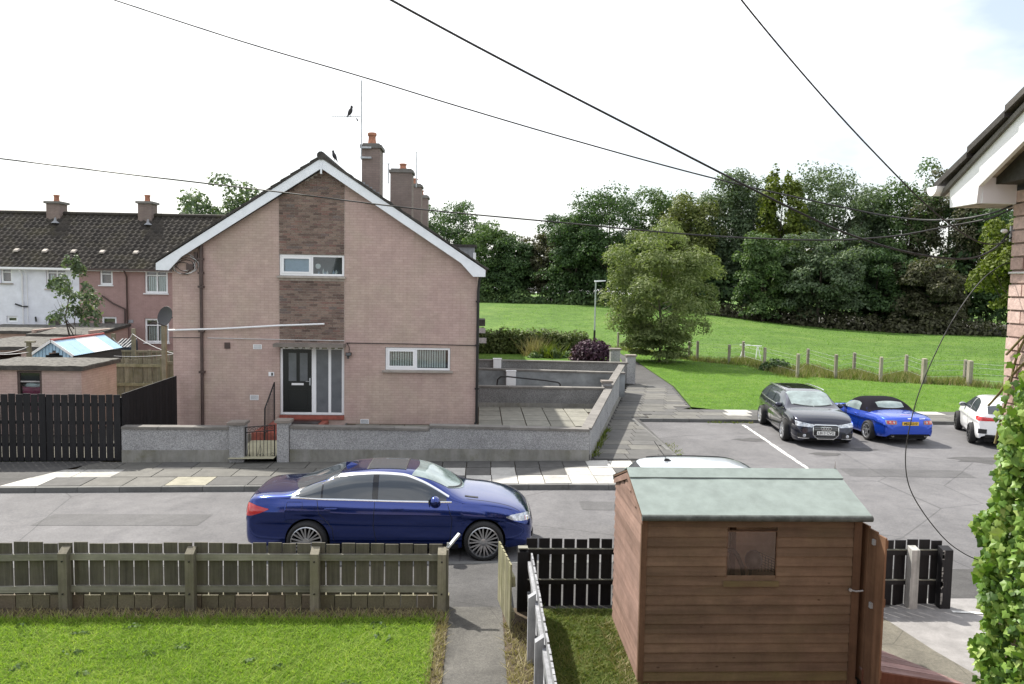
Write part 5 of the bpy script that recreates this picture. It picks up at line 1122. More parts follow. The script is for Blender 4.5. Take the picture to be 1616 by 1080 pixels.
c.end('head_lamp', True, .36, .84, lambda y: .60+.06*(y-.36), lambda y: .685+.17*(y-.36), M_HEAD, .010, n=14); c.end('head_lamp', True, -.84, -.36, lambda y: .60+.06*(-y-.36), lambda y: .685+.17*(-y-.36), M_HEAD, .010, n=14)
tr = lambda y: .69 if abs(y) < .30 else .69-.35*(abs(y)-.30); lo = lambda y: .25 if abs(y) < .22 else .24+.9*(abs(y)-.22)
c.end('grille_surround', True, -.375, .375, lo, tr, M_CHROME, .008, n=20); c.end('grille', True, -.355, .355, lambda y: lo(y)+.022, lambda y: tr(y)-.022, M_GLOSSB, .014, n=20)
for z in (.30, .36, .54, .60): c.end('grille_slat', True, -.33, .33, z, z+.008, M_LEAD, .018, m=1)
xg = c.Xend(0, .57, True)
for i in range(4): MB((xg, 0, .57)).tube([(xg+.03, -.105+.07*i+math.cos(t*math.pi/8)*.045, .575+math.sin(t*math.pi/8)*.045) for t in range(17)], .008, 6).build('badge_ring', M_CHROME, c.root, 60)
c.plate(True, 'LB13 CVG', .44, M_PLW)
for sg in (1, -1):
    a, b = (.46, .80) if sg > 0 else (-.80, -.46)
    c.end('lower_intake', True, a, b, .29, .42, M_PLASTIC, .008); y = sg*.62; xf = c.Xend(abs(y), .35, True); MB((xf, y, .35)).lathe([(.05, 0), (.05, .015), (.03, .02)], (xf, y, .35), (1, 0, 0), 14).build('fog_lamp', M_HEAD, c.root); c.end('bumper_blade', True, a-.02*sg, b+.02*sg, .262, .285, M_CHROME, .012, m=2)
c.strip('door_seam', [(-.36, .95), (-.36, .35)], .010, M_PLASTIC, .001); c.strip('door_seam', [(.95, .93), (1.0, .35)], .010, M_PLASTIC, .001); c.strip('sill_trim', [(-1.05, .28), (1.05, .27)], .03, M_CHROME, .006)
for x in (-1.05, -.12):
    for sg in (1, -1):
        y = c.Y(x, .85); MB((x, sg*y, .85)).tube([(x-.1, sg*(y+.004), .85), (x-.06, sg*(y+.032), .86), (x+.06, sg*(y+.032), .86), (x+.1, sg*(y+.004), .855)], .014, 8).build('door_handle', M_DARKB, c.root, 60)
c.mirror(.72, .95, M_DARKB, 1.15)
MB((.42, 0, 1.34)).blob((.40, 0, 1.335), (.03, .12, .04)).build('rear_view_mirror', M_UPVC, c.root, 60)
for xc in P['wheels']:
    for sg in (1, -1): c.wheel(xc, sg, .33, .245, 7, w=.235)
c.finish()

# ---------------------------------------------------------------- bright blue roadster with black hood, tail towards us
P = dict(top=[(-2.0, .55), (-1.985, .72), (-1.93, .83), (-1.75, .88), (-1.3, .915), (-1.02, .95), (-.75, 1.12), (-.50, 1.205), (-.2, 1.24), (.1, 1.225), (.38, 1.12), (.62, .96), (.78, .885), (1.1, .855), (1.5, .79), (1.8, .68), (1.95, .52), (2.0, .42)],
         belt=[(-2.0, .52), (-1.95, .70), (-1.7, .80), (-1.35, .84), (-.9, .82), (0, .80), (.7, .80), (1.2, .80), (1.5, .74), (1.8, .62), (1.95, .46), (2.0, .38)], bot=[(-2.0, .34), (-1.9, .25), (0, .17), (1.85, .17), (2.0, .26)],
         plan=[(-2.0, .56), (-1.97, .70), (-1.85, .80), (-1.5, .855), (-.8, .84), (.2, .835), (1.2, .86), (1.6, .82), (1.85, .68), (1.96, .5), (2.0, .36)], wheels=(-1.165, 1.165), arch=.335, zc=.31, track=.84, tumble=.16)
M_MXB = carpaint('bright_blue_paint', (.012, .07, .55), .6, .26)
c = Car('parked_car', 'bright blue soft-top roadster with black hood parked beside the dark estate car', P, M_MXB, (13.08, 24.98, gz(5)), R(92), 'cars in the car park')
c.body()
# hood: a dark skin over the cabin part of the upper surface
hy = lambda x: c.Y(x, c.belt(x)+.03)
rows = []
for x in lin(-1.03, .30, 20): rows.append([(x, -yy, c.Z(x, yy)+.008) if True else 0 for yy in [hy(x)*math.cos(math.pi*j/24) for j in range(25)]])
c_h = MB(); c_h.grid([[(p[0], p[1], c.Z(p[0], p[1])+.008) for p in r] for r in rows]); c_h.build('soft_top', M_SOFT, c.root, 50)
c.over('rear_window', lambda y: -.96+.05*(y/.4)**2, lambda y: -.66-.05*(y/.4)**2, -.43, .43, M_CARGLL, .014)
c.side('side_window', [(-.42, 1.06), (-.2, 1.10), (.1, 1.085), (.35, 1.01), (.55, .90)], [(-.42, .845), (-.2, .84), (.1, .84), (.35, .84), (.55, .845)], M_CARGLL, .014); c.over('windscreen', .30, lambda y: .72-.16*(y/.5)**2, -.56, .56, M_CARGLL, .012)
for sg in (1, -1):
    ya, yb = (.42, .74) if sg > 0 else (-.74, -.42)
    c.end('tail_lamp_bezel', False, ya, yb, lambda y: .625+.16*(abs(abs(y)-.58))**1.5, lambda y: .765-.2*(abs(abs(y)-.58))**1.5, M_LEAD, .008, n=14)
    lm = c.end('tail_lamp', False, ya+.03, yb-.03, lambda y: .645+.16*(abs(abs(y)-.58))**1.5, lambda y: .745-.2*(abs(abs(y)-.58))**1.5, M_TAIL, .013, n=14)
    for dy, m in ((-.06, M_HEAD), (.05, M_INDI)): y = sg*(.58+dy); xr = c.Xend(abs(y), .69, False); MB((xr, y, .69)).lathe([(.034, 0), (.03, .012), (.0001, .016)], (xr-.012, y, .695), (-1, 0, 0), 12).build('lamp_lens', m, lm)
    xr = -1.93; MB((xr, sg*.48, .28)).lathe([(.036, 0), (.038, .09), (.03, .09), (.028, .0)], (xr+.06, sg*.52, .285), (-1, 0, 0), 14).build('exhaust', M_CHROME, c.root)
c.end('rear_valance', False, -.62, .62, .26, .335, M_PLASTIC, .006); c.plate(False, 'MJZ 2210', .665, M_PLY); c.end('badge', False, -.07, .07, .80, .825, M_CHROME, .01, n=4, m=2); c.end('badge', False, -.5, -.3, .80, .82, M_CHROME, .008, n=4, m=2)
c.over('brake_light', -1.72, -1.69, -.16, .16, M_TAIL, .006)
c.strip('door_seam', [(-.46, .80), (-.50, .5), (-.42, .25)], .01, M_PLASTIC, .001); c.strip('door_seam', [(.62, .78), (.66, .5), (.60, .25)], .01, M_PLASTIC, .001); c.over('boot_seam', -1.86, -1.12, -.60, -.592, M_PLASTIC, .002); c.over('boot_seam', -1.86, -1.12, .592, .60, M_PLASTIC, .002); c.over('boot_seam', -1.13, -1.122, -.6, .6, M_PLASTIC, .002)
for sg in (1, -1):
    y = c.Y(-.3, .72); MB((-.3, sg*y, .72)).tube([(-.37, sg*(y+.002), .72), (-.33, sg*(y+.028), .725), (-.25, sg*(y+.028), .725), (-.21, sg*(y+.002), .72)], .012, 8).build('door_handle', M_MXB, c.root, 60)
c.mirror(.52, .80, M_MXB, .95); MB((-1.0, -.62, .9)).tube([(-1.05, -.66, .86), (-1.25, -.67, 1.22)], .005, 5).build('radio_aerial', M_PLASTIC, c.root)
for xc in P['wheels']:
    for sg in (1, -1): c.wheel(xc, sg, .31, .225, 5, w=.205)
c.finish()

# ---------------------------------------------------------------- white hatchback, tail towards us
P = dict(top=[(-2.0, .60), (-1.985, .82), (-1.93, 1.0), (-1.80, 1.20), (-1.62, 1.365), (-1.45, 1.40), (-.8, 1.425), (-.1, 1.41), (.25, 1.34), (.6, 1.16), (.92, 1.0), (1.1, .96), (1.5, .90), (1.8, .80), (1.96, .62), (2.0, .45)],
         belt=[(-2.0, .58), (-1.93, .92), (-1.7, .97), (-1.0, .955), (.3, .915), (1.0, .89), (1.5, .82), (1.8, .70), (1.95, .52), (2.0, .40)], bot=[(-2.0, .36), (-1.93, .27), (0, .18), (1.9, .18), (2.0, .28)],
         plan=[(-2.0, .68), (-1.97, .78), (-1.8, .84), (-1.2, .87), (.5, .87), (1.3, .86), (1.7, .78), (1.9, .62), (2.0, .42)], wheels=(-1.29, 1.28), arch=.345, zc=.32, track=.85, tumble=.24)
M_WPAINT = carpaint('white_paint', (.80, .81, .82), 0, .35)
c = Car('parked_car', 'white hatchback with dark wheels parked by the ivy covered wall', P, M_WPAINT, (16.72, 24.32, gz(5)), R(66), 'cars in the car park')
c.body()
wt = [(-1.5, 1.0), (-1.38, 1.20), (-1.15, 1.30), (-.5, 1.345), (0, 1.32), (.35, 1.2), (.75, 1.0)]; wb = [(-1.5, .995), (-1.0, .985), (0, .955), (.75, .945)]; T, B = pchip(wt), pchip(wb)
seg = lambda a, b: ([(x, T(x)) for x in lin(a, b, 8)], [(x, B(x)) for x in lin(a, b, 8)])
for a, b in ((-1.42, -.45), (-.38, .70)): c.side('side_window', *seg(a, b), M_CARGL, .006, n=12, m=6)
c.over('windscreen', lambda y: .26-.08*(y/.6)**2, lambda y: .98-.2*(y/.6)**2, -.56, .56, M_CARGL, .005); c.end('rear_window', False, -.56, .56, 1.02, 1.28, M_CARGL, .008)
c.over('roof_spoiler', -1.76, -1.5, -.55, .55, M_WPAINT, .02)
for a, b in ((.30, .80), (-.80, -.30)):
    c.end('tail_lamp', False, a, b, lambda y: .80+.05*(.8-abs(y)), lambda y: .925-.04*(.8-abs(y)), M_TAIL, .012, n=12)
    c.end('corner_vent', False, a+(.28 if a > 0 else 0), b-(0 if a > 0 else .28), .42, .56, M_PLASTIC, .008)
c.end('rear_diffuser', False, -.62, .62, .29, .40, M_PLASTIC, .01); c.end('plate_recess', False, -.3, .3, .52, .68, M_WPAINT, .008)
c.side('tail_lamp', [(-1.95, .925), (-1.80, .93), (-1.66, .905)], [(-1.95, .80), (-1.80, .815), (-1.66, .89)], M_TAIL, .010, n=8)
c.strip('door_seam', [(-.42, .96), (-.44, .3)], .01, M_PLASTIC, .001); c.strip('sill_skirt', [(-.9, .23), (.9, .22)], .07, M_PLASTIC, .006); c.mirror(.48, .93, M_LEAD, 1.05)
for xc in P['wheels']:
    for sg in (1, -1): c.wheel(xc, sg, .32, .235, 8, dark=True, w=.21)
c.finish()

# ---------------------------------------------------------------- silver hatchback mostly hidden behind the shed
P2 = dict(P); P2['top'] = [(x*1.02, z*1.03 if z > .9 else z) for x, z in P['top']]; P2['belt'] = [(x*1.02, z) for x, z in P['belt']]; P2['bot'] = [(x*1.02, z) for x, z in P['bot']]; P2['plan'] = [(x*1.02, z) for x, z in P['plan']]
M_SILV = carpaint('silver_paint', (.66, .70, .76), .5, .3)
c = Car('parked_car', 'silver hatchback with roof aerial parked behind the brown shed', P2, M_SILV, (4.72, 14.1, gz(4)), 0)
c.body()
wt = [(-1.55, 1.0), (-1.40, 1.22), (-1.15, 1.33), (-.5, 1.375), (0, 1.35), (.35, 1.22), (.78, 1.0)]; wb = [(-1.55, .995), (-1.0, .985), (0, .955), (.78, .945)]; T, B = pchip(wt), pchip(wb)
for a, b in ((-1.45, -.45), (-.38, .72)): c.side('side_window', *seg(a, b), M_CARGL, .006, n=12, m=6)
c.over('windscreen', lambda y: .24-.08*(y/.6)**2, lambda y: 1.0-.2*(y/.6)**2, -.56, .56, M_CARGL, .005); c.end('rear_window', False, -.56, .56, 1.04, 1.36, M_CARGL, .008)
for sg in (1, -1):
    pts = [(x, sg*(c.Y(x, c.top(x)-.05)), c.top(x)-.03) for x in lin(-1.5, .2, 12)]; MB(pts[0]).tube(pts, .016, 8).build('roof_rail', M_PLASTIC, c.root, 60)
MB((-1.2, 0, 1.5)).hexa([(-1.28, -.03, 1.44), (-1.12, -.03, 1.45), (-1.12, .03, 1.45), (-1.28, .03, 1.44), (-1.26, -.015, 1.50), (-1.20, -.015, 1.50), (-1.20, .015, 1.50), (-1.26, .015, 1.50)]).build('aerial_base', M_PLASTIC, c.root); MB((-1.2, 0, 1.5)).tube([(-1.23, 0, 1.49), (-1.47, 0, 1.82)], .006, 5).build('radio_aerial', M_PLASTIC, c.root)
for a, b in ((.55, .80), (-.80, -.55)): c.end('tail_lamp', False, a, b, .80, 1.1, M_TAIL, .012)
c.end('bumper_trim', False, -.75, .75, .36, .5, M_PLASTIC, .02); c.plate(False, 'MJZ 2210'[:0]+' ', .66, M_PLY); c.mirror(.5, .93, M_PLASTIC, 1.0)
for xc in P2['wheels']:
    for sg in (1, -1): c.wheel(xc, sg, .32, .235, 8, w=.21)
c.finish()
# ================================================================ terrace, outbuildings and yards on the left
TY = 40.0
M_WHITEW = plain('white_render', (.72, .74, .80, 1), .85, var=.07, scale=2, bump=.4, bscale=50)
tx = lambda px, py=450, Y=TY: onY(px, py, Y).x
tzz = lambda px, py, Y=TY: onY(px, py, Y).z
terr = thing('terraced_house', 'long two-storey terrace, half white render and half pink, with dark tiled roof', 'house', (-20, TY, .3))
TX0, TXM, TX1 = tx(-60), tx(125), tx(420); EZ = 5.32; RZ = 8.15
TXS = tx(-6)
def twin(px0, py0, px1, py1): return (tx(px0, py0), tx(px1, py1), tzz((px0+px1)/2, py1), tzz((px0+px1)/2, py0))
WL = [twin(0.5, 419, 19.5, 447), twin(72, 421, 106, 456), twin(10, 499, 28, 509), twin(72, 500, 98, 517)]
WR = [twin(157, 422, 178, 450), twin(228, 424, 265, 463), twin(160, 500, 184, 514), twin(228, 503, 267, 541)]
for nm, xa, xb, wins, mat in (('white_wall', TX0, TXM, WL, M_WHITEW), ('pink_wall', TXM+.002, TX1, WR, M_PINK2)):
    hs = [[(a, c), (b, c), (b, d), (a, d)] for a, b, c, d in wins]
    wall_holes(MB((xa, TY, 0)), [(xa, -.2), (xb, -.2), (xb, EZ), (xa, EZ)], hs, lambda u, v, d: (u, TY+d, v), .25).build(nm, mat, terr)
for wn, (a, b, c_, d) in enumerate(WL+WR):
    big = (b-a) > .9
    w = window(terr, a+.01, b-.01, c_+.01, d-.01, TY+.06, (.52,) if big else (), .72 if big else .62 if (d-c_) > .7 else None, frame=.085, sill=.06 if wn in (0, 1, 4, 5, 7) else None, sillm=M_UPVC if wn > 3 else M_SILL, room=.5)
    if big:
        k = int((b-a)/.11)
        for i in range(1, k):
            x = a+.06+i*(b-a-.12)/k
            if rnd.random() < .86: MB((x, TY+.2, c_)).add([(x-.03, TY+.19, c_+.07), (x+.03, TY+.21, c_+.07), (x+.03, TY+.21, d-.4), (x-.03, TY+.19, d-.4)], [(0, 1, 2, 3)]).build('blind_slat', M_BLIND, w)
MB((TX0, TY, 0)).box((TX0, TY+.26, -.2), (TX1, TY+7, EZ-.02)).build('house_core', M_PINK2, terr)
# pantiled roof: every tile is relief in one sheet of courses
M_PAN = NT('pantile'); t = M_PAN; co = t.co(); ri = t.n('ShaderNodeNewGeometry').outputs['Random Per Island']
x_ = t.ramp(ri, [(0, (.022, .018, .015)), (.5, (.032, .027, .022)), (1, (.044, .037, .03))]); x_ = t.mix(t.ramp(t.noise(.6, 5, .7, co), [(.5, (0, 0, 0)), (.72, (.55, .55, .55))]), x_, (.075, .065, .03, 1))
t.col(t.mix(1, x_, t.ramp(t.noise(18, 4, .7, co), [(.3, (.7,)*3), (.7, (1.25,)*3)]), 'MULTIPLY')); t.set(Roughness=.9); M_PAN = t.m
RX0, RX1 = tx(-40, 335, 43.6), TX1; RUN = 3.75; NC, TW = 15, .30
prof = [(0, .0), (.12, .045), (.28, .06), (.42, .045), (.55, .005), (.75, -.012), (1, .0)]
V, F = [], []; V2, F2 = [], []
def rp_(u, v, h):   # u along X, v 0 at eaves .. 1 at ridge
    y = TY-.32+v*(RUN+.32); return (u, y, EZ-.16+v*(RZ-EZ+.16)+h)
cols = int((RX1-RX0)/TW)
for r in range(NC):
    v0, v1 = r/NC-.006, (r+1)/NC
    for c_ in range(cols):
        jz = rnd.uniform(-.006, .008); b0 = len(V); x0 = RX0+c_*TW+rnd.uniform(-.006, .006)
        for u, h in prof: V.append(rp_(x0+u*TW, v0, h+.05+jz)); V.append(rp_(x0+u*TW, v1, h+.012+jz)); V.append(rp_(x0+u*TW, v0, h+.015+jz))
        for i in range(len(prof)-1):
            a = b0+i*3; F += [(a, a+3, a+4, a+1), (a+2, a+5, a+3, a)]
tile = tag(new_obj('roof_tiles', fast_mesh('roof_tiles', V, F, M_PAN)), kind='stuff'); adopt(tile, terr)
MB((RX0, TY+RUN, RZ)).prism([(RX0, TY-.30, EZ-.17), (RX0, TY+RUN, RZ-.01), (RX0, TY+2*RUN, EZ-.17)], (RX1-RX0, 0, 0)).build('roof_deck', M_TILE, terr)
for i in range(int((RX1-RX0)/.45)):
    x0 = RX0+i*.45; MB((x0, TY+RUN, RZ)).tube([(x0, TY+RUN, RZ+.05), (x0+.44, TY+RUN, RZ+.05)], .13, 8).build('ridge_tile', M_PAN, terr)
for px in (86, 230):
    a, b = tx(px-10, 328, 43.5), tx(px+11, 328, 43.5); z1 = tzz(px, 322, 43.5)
    ch = MB((a, 43.4, RZ)).box((a, 43.3, RZ-.4), (b, 44.1, z1)).build('chimney', M_CHIM, terr); MB((a, 43.4, RZ)).box((a-.09, 43.2, z1), (b+.09, 44.2, z1+.12)).build('cap', M_COPE, ch)
    MB((a, 43.4, RZ)).lathe([(.16, 0), (.14, .1), (.13, .28), (.16, .32), (.15, .38)], ((a+b)/2, 43.7, z1+.12), n=12).build('pot', M_TERRA, ch, 40)
for px, py in ((12, 394), (58, 394), (104, 395), (150, 395.5), (204, 397), (257, 398)):
    f = .26; p = rp_(tx(px, py), f, 0); MB(p).hexa([(p[0]-.13, p[1]-.12, p[2]+.05), (p[0]+.13, p[1]-.12, p[2]+.05), (p[0]+.13, p[1]+.15, p[2]+.2), (p[0]-.13, p[1]+.15, p[2]+.2), (p[0]-.10, p[1]-.12, p[2]+.13), (p[0]+.10, p[1]-.12, p[2]+.13), (p[0]+.10, p[1]+.1, p[2]+.24), (p[0]-.10, p[1]+.1, p[2]+.24)]).build('roof_vent', M_SILL, terr)
for px, py in ((85, 352), (232, 355)):
    p = rp_(tx(px, py, 42.8), .80, 0); MB(p).lathe([(.22, 0), (.08, .12), (.03, .3)], (p[0], p[1], p[2]+.08), n=10).build('flue_cowl', M_LEAD, terr)
MB((TX0, TY, EZ)).box((TX0, TY-.40, EZ-.21), (TXM, TY-.30, EZ-.11)).build('gutter', M_UPVC, terr); MB((TXM, TY, EZ)).box((TXM, TY-.40, EZ-.21), (TX1, TY-.30, EZ-.11)).build('gutter', M_BROWNP, terr); MB((TX0, TY, EZ)).box((TX0, TY-.29, EZ-.24), (TX1, TY-.002, EZ-.18)).build('soffit', M_UPVC, terr)
for px, m in ((36.5, M_UPVC), (201, M_BROWNP), (44, M_UPVC)):
    x = tx(px); MB((x, TY, 0)).tube([(x, TY-.33, EZ-.2), (x, TY-.07, EZ-.5), (x, TY-.07, .2)], .04 if px != 44 else .02, 8).build('downpipe', m, terr, 50)
for pts, m in (([(24, 480), (36, 484), (44, 484)], M_BLACKP), ([(161, 467), (178, 479), (197, 488), (197, 515)], M_BROWNP), ([(56, 500), (57, 508)], M_BLACKP)):
    P_ = [onY(a, b, TY-.08) for a, b in pts]; MB(P_[0]).tube(P_, .04, 7).build('waste_pipe', m, terr, 50)
p = onY(206, 507.5, TY); MB(p).box((p.x-.14, TY-.02, p.z-.08), (p.x+.14, TY, p.z+.08)).build('air_vent', M_LEAD, terr)

# outbuildings: flat felt roofs on pink brick boxes
M_FELTR = plain('mineral_felt', (.10, .095, .085, 1), .95, var=.55, scale=7, bump=.5, bscale=60)
def outbuilding(label, x0, x1, y0, y1, zt, over=.16, fall=0, zb=0.1, openings=(), mat=None):
    r = thing('outbuilding', label, 'outbuilding', ((x0+x1)/2, y0, zb)); o = r.location.copy()
    wall_holes(MB(o), [(x0, zb), (x1, zb), (x1, zt), (x0, zt)], [[(a, c), (b, c), (b, d), (a, d)] for a, b, c, d in openings], lambda u, v, d: (u, y0+d, v), .12).build('front_wall', mat or M_PINK, r)
    MB(o).box((x1-.12, y0+.121, zb), (x1, y1, zt+fall)).build('side_wall', mat or M_PINK, r); MB(o).box((x0, y0+.121, zb), (x0+.12, y1, zt+fall)).build('side_wall', mat or M_PINK, r)
    MB(o).box((x0+.121, y1-.12, zb), (x1-.121, y1, zt+fall)).build('rear_wall', mat or M_PINK, r)
    rf = MB(o).hexa([(x0-over, y0-over, zt+.002), (x1+over, y0-over, zt+.002), (x1+over, y1+over, zt+fall+.002), (x0-over, y1+over, zt+fall+.002), (x0-over, y0-over, zt+.12), (x1+over, y0-over, zt+.12), (x1+over, y1+over, zt+fall+.12), (x0-over, y1+over, zt+fall+.12)]).build('roof_slab', M_TILE, r)
    n = 9; rnd.seed(int(x0*10)); MB(o).grid([[(x0-over+.02+(x1-x0+2*over-.04)*i/n, y0-over+.02+(y1-y0+2*over-.04)*j/n, zt+.135+fall*j/n+rnd.uniform(-.006, .012)) for i in range(n+1)] for j in range(n+1)]).build('roof_felt', M_FELTR, rf)
    return r, o
X0, X1 = onY(-40, 600, 23.1).x, onY(128.5, 600, 23.1).x; zt1 = onY(100, 585, 23.1).z; wa, wb_ = onY(27, 600, 23.1).x, onY(66, 600, 23.1).x
ob, oo = outbuilding('pink brick outbuilding with flat mossy felt roof behind the black fence', X0, X1, 23.1, 25.3, zt1, .10, .02, .1, [(wa, wb_, .75, zt1-.02)])
wz = zt1-.02
ring(MB(oo), wa+.01, wb_-.01, .76, wz-.01, .06, 23.12, 23.19).build('window', M_BROWNP, ob); MB(oo).box((wa+.07, 23.14, zt1-.36), (wb_-.07, 23.17, zt1-.32)).build('glazing_bar', M_PALEW, ob)
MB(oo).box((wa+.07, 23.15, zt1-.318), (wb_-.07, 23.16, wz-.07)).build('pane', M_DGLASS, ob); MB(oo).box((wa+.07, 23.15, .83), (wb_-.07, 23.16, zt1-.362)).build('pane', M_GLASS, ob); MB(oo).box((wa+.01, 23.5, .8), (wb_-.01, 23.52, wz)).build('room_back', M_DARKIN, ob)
bx = thing('storage_tub', 'pink tub with pale lid standing inside the outbuilding window', 'tub', ((wa+wb_)/2, 23.3, .8)); MB(bx.location).hexa([(wa+.12, 23.2, .8), (wb_-.1, 23.2, .8), (wb_-.1, 23.45, .8), (wa+.12, 23.45, .8), (wa+.09, 23.19, zt1-.50), (wb_-.08, 23.19, zt1-.52), (wb_-.08, 23.46, zt1-.52), (wa+.09, 23.46, zt1-.50)]).build('tub_body', plain('magenta_plastic', (.36, .04, .12, 1), .4, var=.1), bx); MB(bx.location).blob(((wa+wb_)/2, 23.32, zt1-.46), (.26, .13, .1)).build('tub_lid', M_UPVC, bx, 60)
# blue and white striped tin shed
bs = thing('tin_shed', 'small pitched tin shed with blue and white striped roof sheets', 'shed', (-13, 27, .1)); b0 = Vector((-13, 27, .1)); M_TINB = plain('tin_blue', (.34, .52, .68, 1), .45, metal=.15, var=.08); M_TINW = plain('tin_white', (.74, .76, .78, 1), .4, metal=.1, var=.05)
BY0, BY1 = 27.0, 30.6; ap = onY(82, 538, BY0); le = onY(48, 561, BY0); re_x = 2*ap.x-le.x; ze = le.z
for i in range(12):
    f0, f1 = i/12, (i+1)/12; xa, xb = le.x+.05+(re_x-le.x-.1)*f0, le.x+.05+(re_x-le.x-.1)*f1-.008; h = lambda x: ze+(ap.z-ze)*(1-abs(x-ap.x)/(ap.x-le.x))-.05
    lo = .1 if not (ap.x-.25 < (xa+xb)/2 < ap.x+.45) else None
    zz0 = .1 if lo is not None else h(xa)-.28
    MB(b0).hexa([(xa, BY0+.02, zz0), (xb, BY0, zz0), (xb, BY0+.03, zz0), (xa, BY0+.05, zz0), (xa, BY0+.02, h(xa)), (xb, BY0, h(xb)), (xb, BY0+.03, h(xb)), (xa, BY0+.05, h(xa))]).build('gable_sheet', M_TINB, bs)
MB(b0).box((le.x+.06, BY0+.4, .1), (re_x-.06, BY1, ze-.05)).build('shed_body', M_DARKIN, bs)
for sg, xe in ((-1, le.x), (1, re_x)):
    n = 5
    for i in range(n):
        y0, y1 = BY0-.06+(BY1-BY0+.1)*i/n, BY0-.06+(BY1-BY0+.1)*(i+1)/n-.006
        m = MB(b0); pr = 6; rows = [[(ap.x+(xe-ap.x)*k, y0+(y1-y0)*j/12, ap.z+(ze-ap.z)*k+(.012 if j % 2 else 0)) for j in range(13)] for k in (0, 1)]
        m.grid(rows if sg < 0 else rows[::-1]); m.build('roof_sheet', M_TINB if i in (0, 1, 4) else M_TINW, bs)
    MB(b0).bar((ap.x, BY0-.07, ap.z+.0), (xe, BY0-.07, ze+.0), .03, .08, (0, 0, 1)).build('verge_trim', M_TINW, bs)
MB(b0).tube([(ap.x, BY0-.07, ap.z+.02), (ap.x, BY1+.04, ap.z+.02)], .045, 8).build('ridge_cap', plain('red_ridge', (.33, .06, .05, 1), .5, var=.1), bs)
# further lean-tos
za_ = onY(60, 545, 30).z
outbuilding('low outbuilding with sagging felt roof behind the tin shed', onY(-60, 545, 30).x, onY(84, 545, 30).x, 30, 33.5, onY(40, 553, 30).z, .2, .12, .1, [(onY(-20, 550, 30).x, onY(33, 550, 30).x, .15, onY(40, 556, 30).z)])
outbuilding('flat-roofed store against the white half of the terrace', onY(-60, 520, 36).x, onY(58, 520, 36).x, 36, 39.2, onY(30, 527, 36).z, .2, .1)
LX1 = onY(198, 540, 39.0).x
outbuilding('pink lean-to with sloping felt roof by the back of the terrace', LX1-2.6, LX1, 35.5, 39.3, onY(150, 533, 35.5).z, .12, .30, .1)
p = onY(157, 530, 36.2); p = Vector((LX1+.02, 36.2, p.z)); ow = thing('open_window', 'white framed casement standing open on the pink lean-to', 'window', (p.x, 36.2, p.z)); ring(MB(p), p.x, p.x+.26, p.z-.42, p.z, .045, 36.10, 36.15).build('casement', M_UPVC, ow); MB(p).box((p.x+.045, 36.12, p.z-.375), (p.x+.215, 36.13, p.z-.045)).build('pane', M_DGLASS, ow); MB(p).box((p.x+.20, 36.11, p.z-1.3), (p.x+.26, 36.17, p.z-.425)).build('post', M_UPVC, ow)
# wooden back-garden fences
of = thing('board_fence', 'old mossy timber board fence between the outbuilding and the pink house', 'fence', (-10, 27.5, .1)); OY = 27.2
xa, xb = onY(172, 590, OY).x, onY(254, 590, OY).x; n = 11
for i in range(n):
    x0 = xa+(xb-xa)*i/n; MB((x0, OY, .1)).box((x0+.01, OY+.05+(.03 if i % 2 else 0), .1), (x0+(xb-xa)/n-.012, OY+.072+(.03 if i % 2 else 0), onY(200, 567, OY).z+rnd.uniform(-.02, .02))).build('board', M_OLDF, of)
for py in (577, 607): z = onY(210, py, OY).z; MB((xa, OY, z)).box((xa, OY-.01, z-.05), (xb, OY+.049, z+.05)).build('rail', M_GREENB, of)
MB((xb, OY, .1)).box((xb+.002, OY-.06, .1), (xb+.11, OY+.06, onY(250, 565, OY).z)).build('post', M_GREENB, of)
of2 = thing('board_fence', 'closer-boarded grey fence panel beside the pink house corner', 'fence', (-9.6, 26.8, .1)); xa2, xb2 = onY(257, 590, 26.6).x, onY(276, 590, 26.6).x+.15
for i in range(9): x0 = xa2+(xb2-xa2)*i/9; MB((x0, 26.6, .1)).box((x0+.006, 26.6, .1), (x0+(xb2-xa2)/9-.006, 26.622, onY(265, 571, 26.6).z)).build('board', M_OLDF, of2)
z = onY(265, 573, 26.6).z; MB((xa2, 26.6, z)).box((xa2, 26.57, z-.05), (xb2, 26.599, z+.05)).build('rail', M_OLDF, of2)
of3 = thing('rail_fence', 'grey timber fence across the yard below the terrace windows', 'fence', (-13, 33, .1)); xa3, xb3 = onY(178, 560, 33).x, onY(274, 560, 33).x
for i in range(14): x0 = xa3+(xb3-xa3)*i/14; MB((x0, 33, .1)).box((x0+.01, 33, .1), (x0+(xb3-xa3)/14-.02, 33.02, onY(220, 556, 33).z)).build('board', M_OLDF, of3)
z = onY(220, 555, 33).z; MB((xa3, 33, z)).box((xa3, 32.96, z-.04), (xb3, 32.999, z+.05)).build('rail', M_OLDF, of3)
for px, y0 in ((178, 527), (209.5, 519), (235, 553), (257.5, 512)):
    Yp = 32.5 if px != 257.5 else 26.3; p, q = onY(px, y0, Yp), onY(px, 560, Yp); tag(MB(q).box((p.x-.07, Yp, .1), (p.x+.07, Yp+.12, p.z)).build('timber_post', M_OLDF), {178: 'grey timber post beside the dark oil tank', 209.5: 'thin timber washing line post before the pink terrace wall', 235: 'short timber post in the yard fence with white line ties', 257.5: 'mossy timber post in front of the lower terrace window'}[px], 'post')
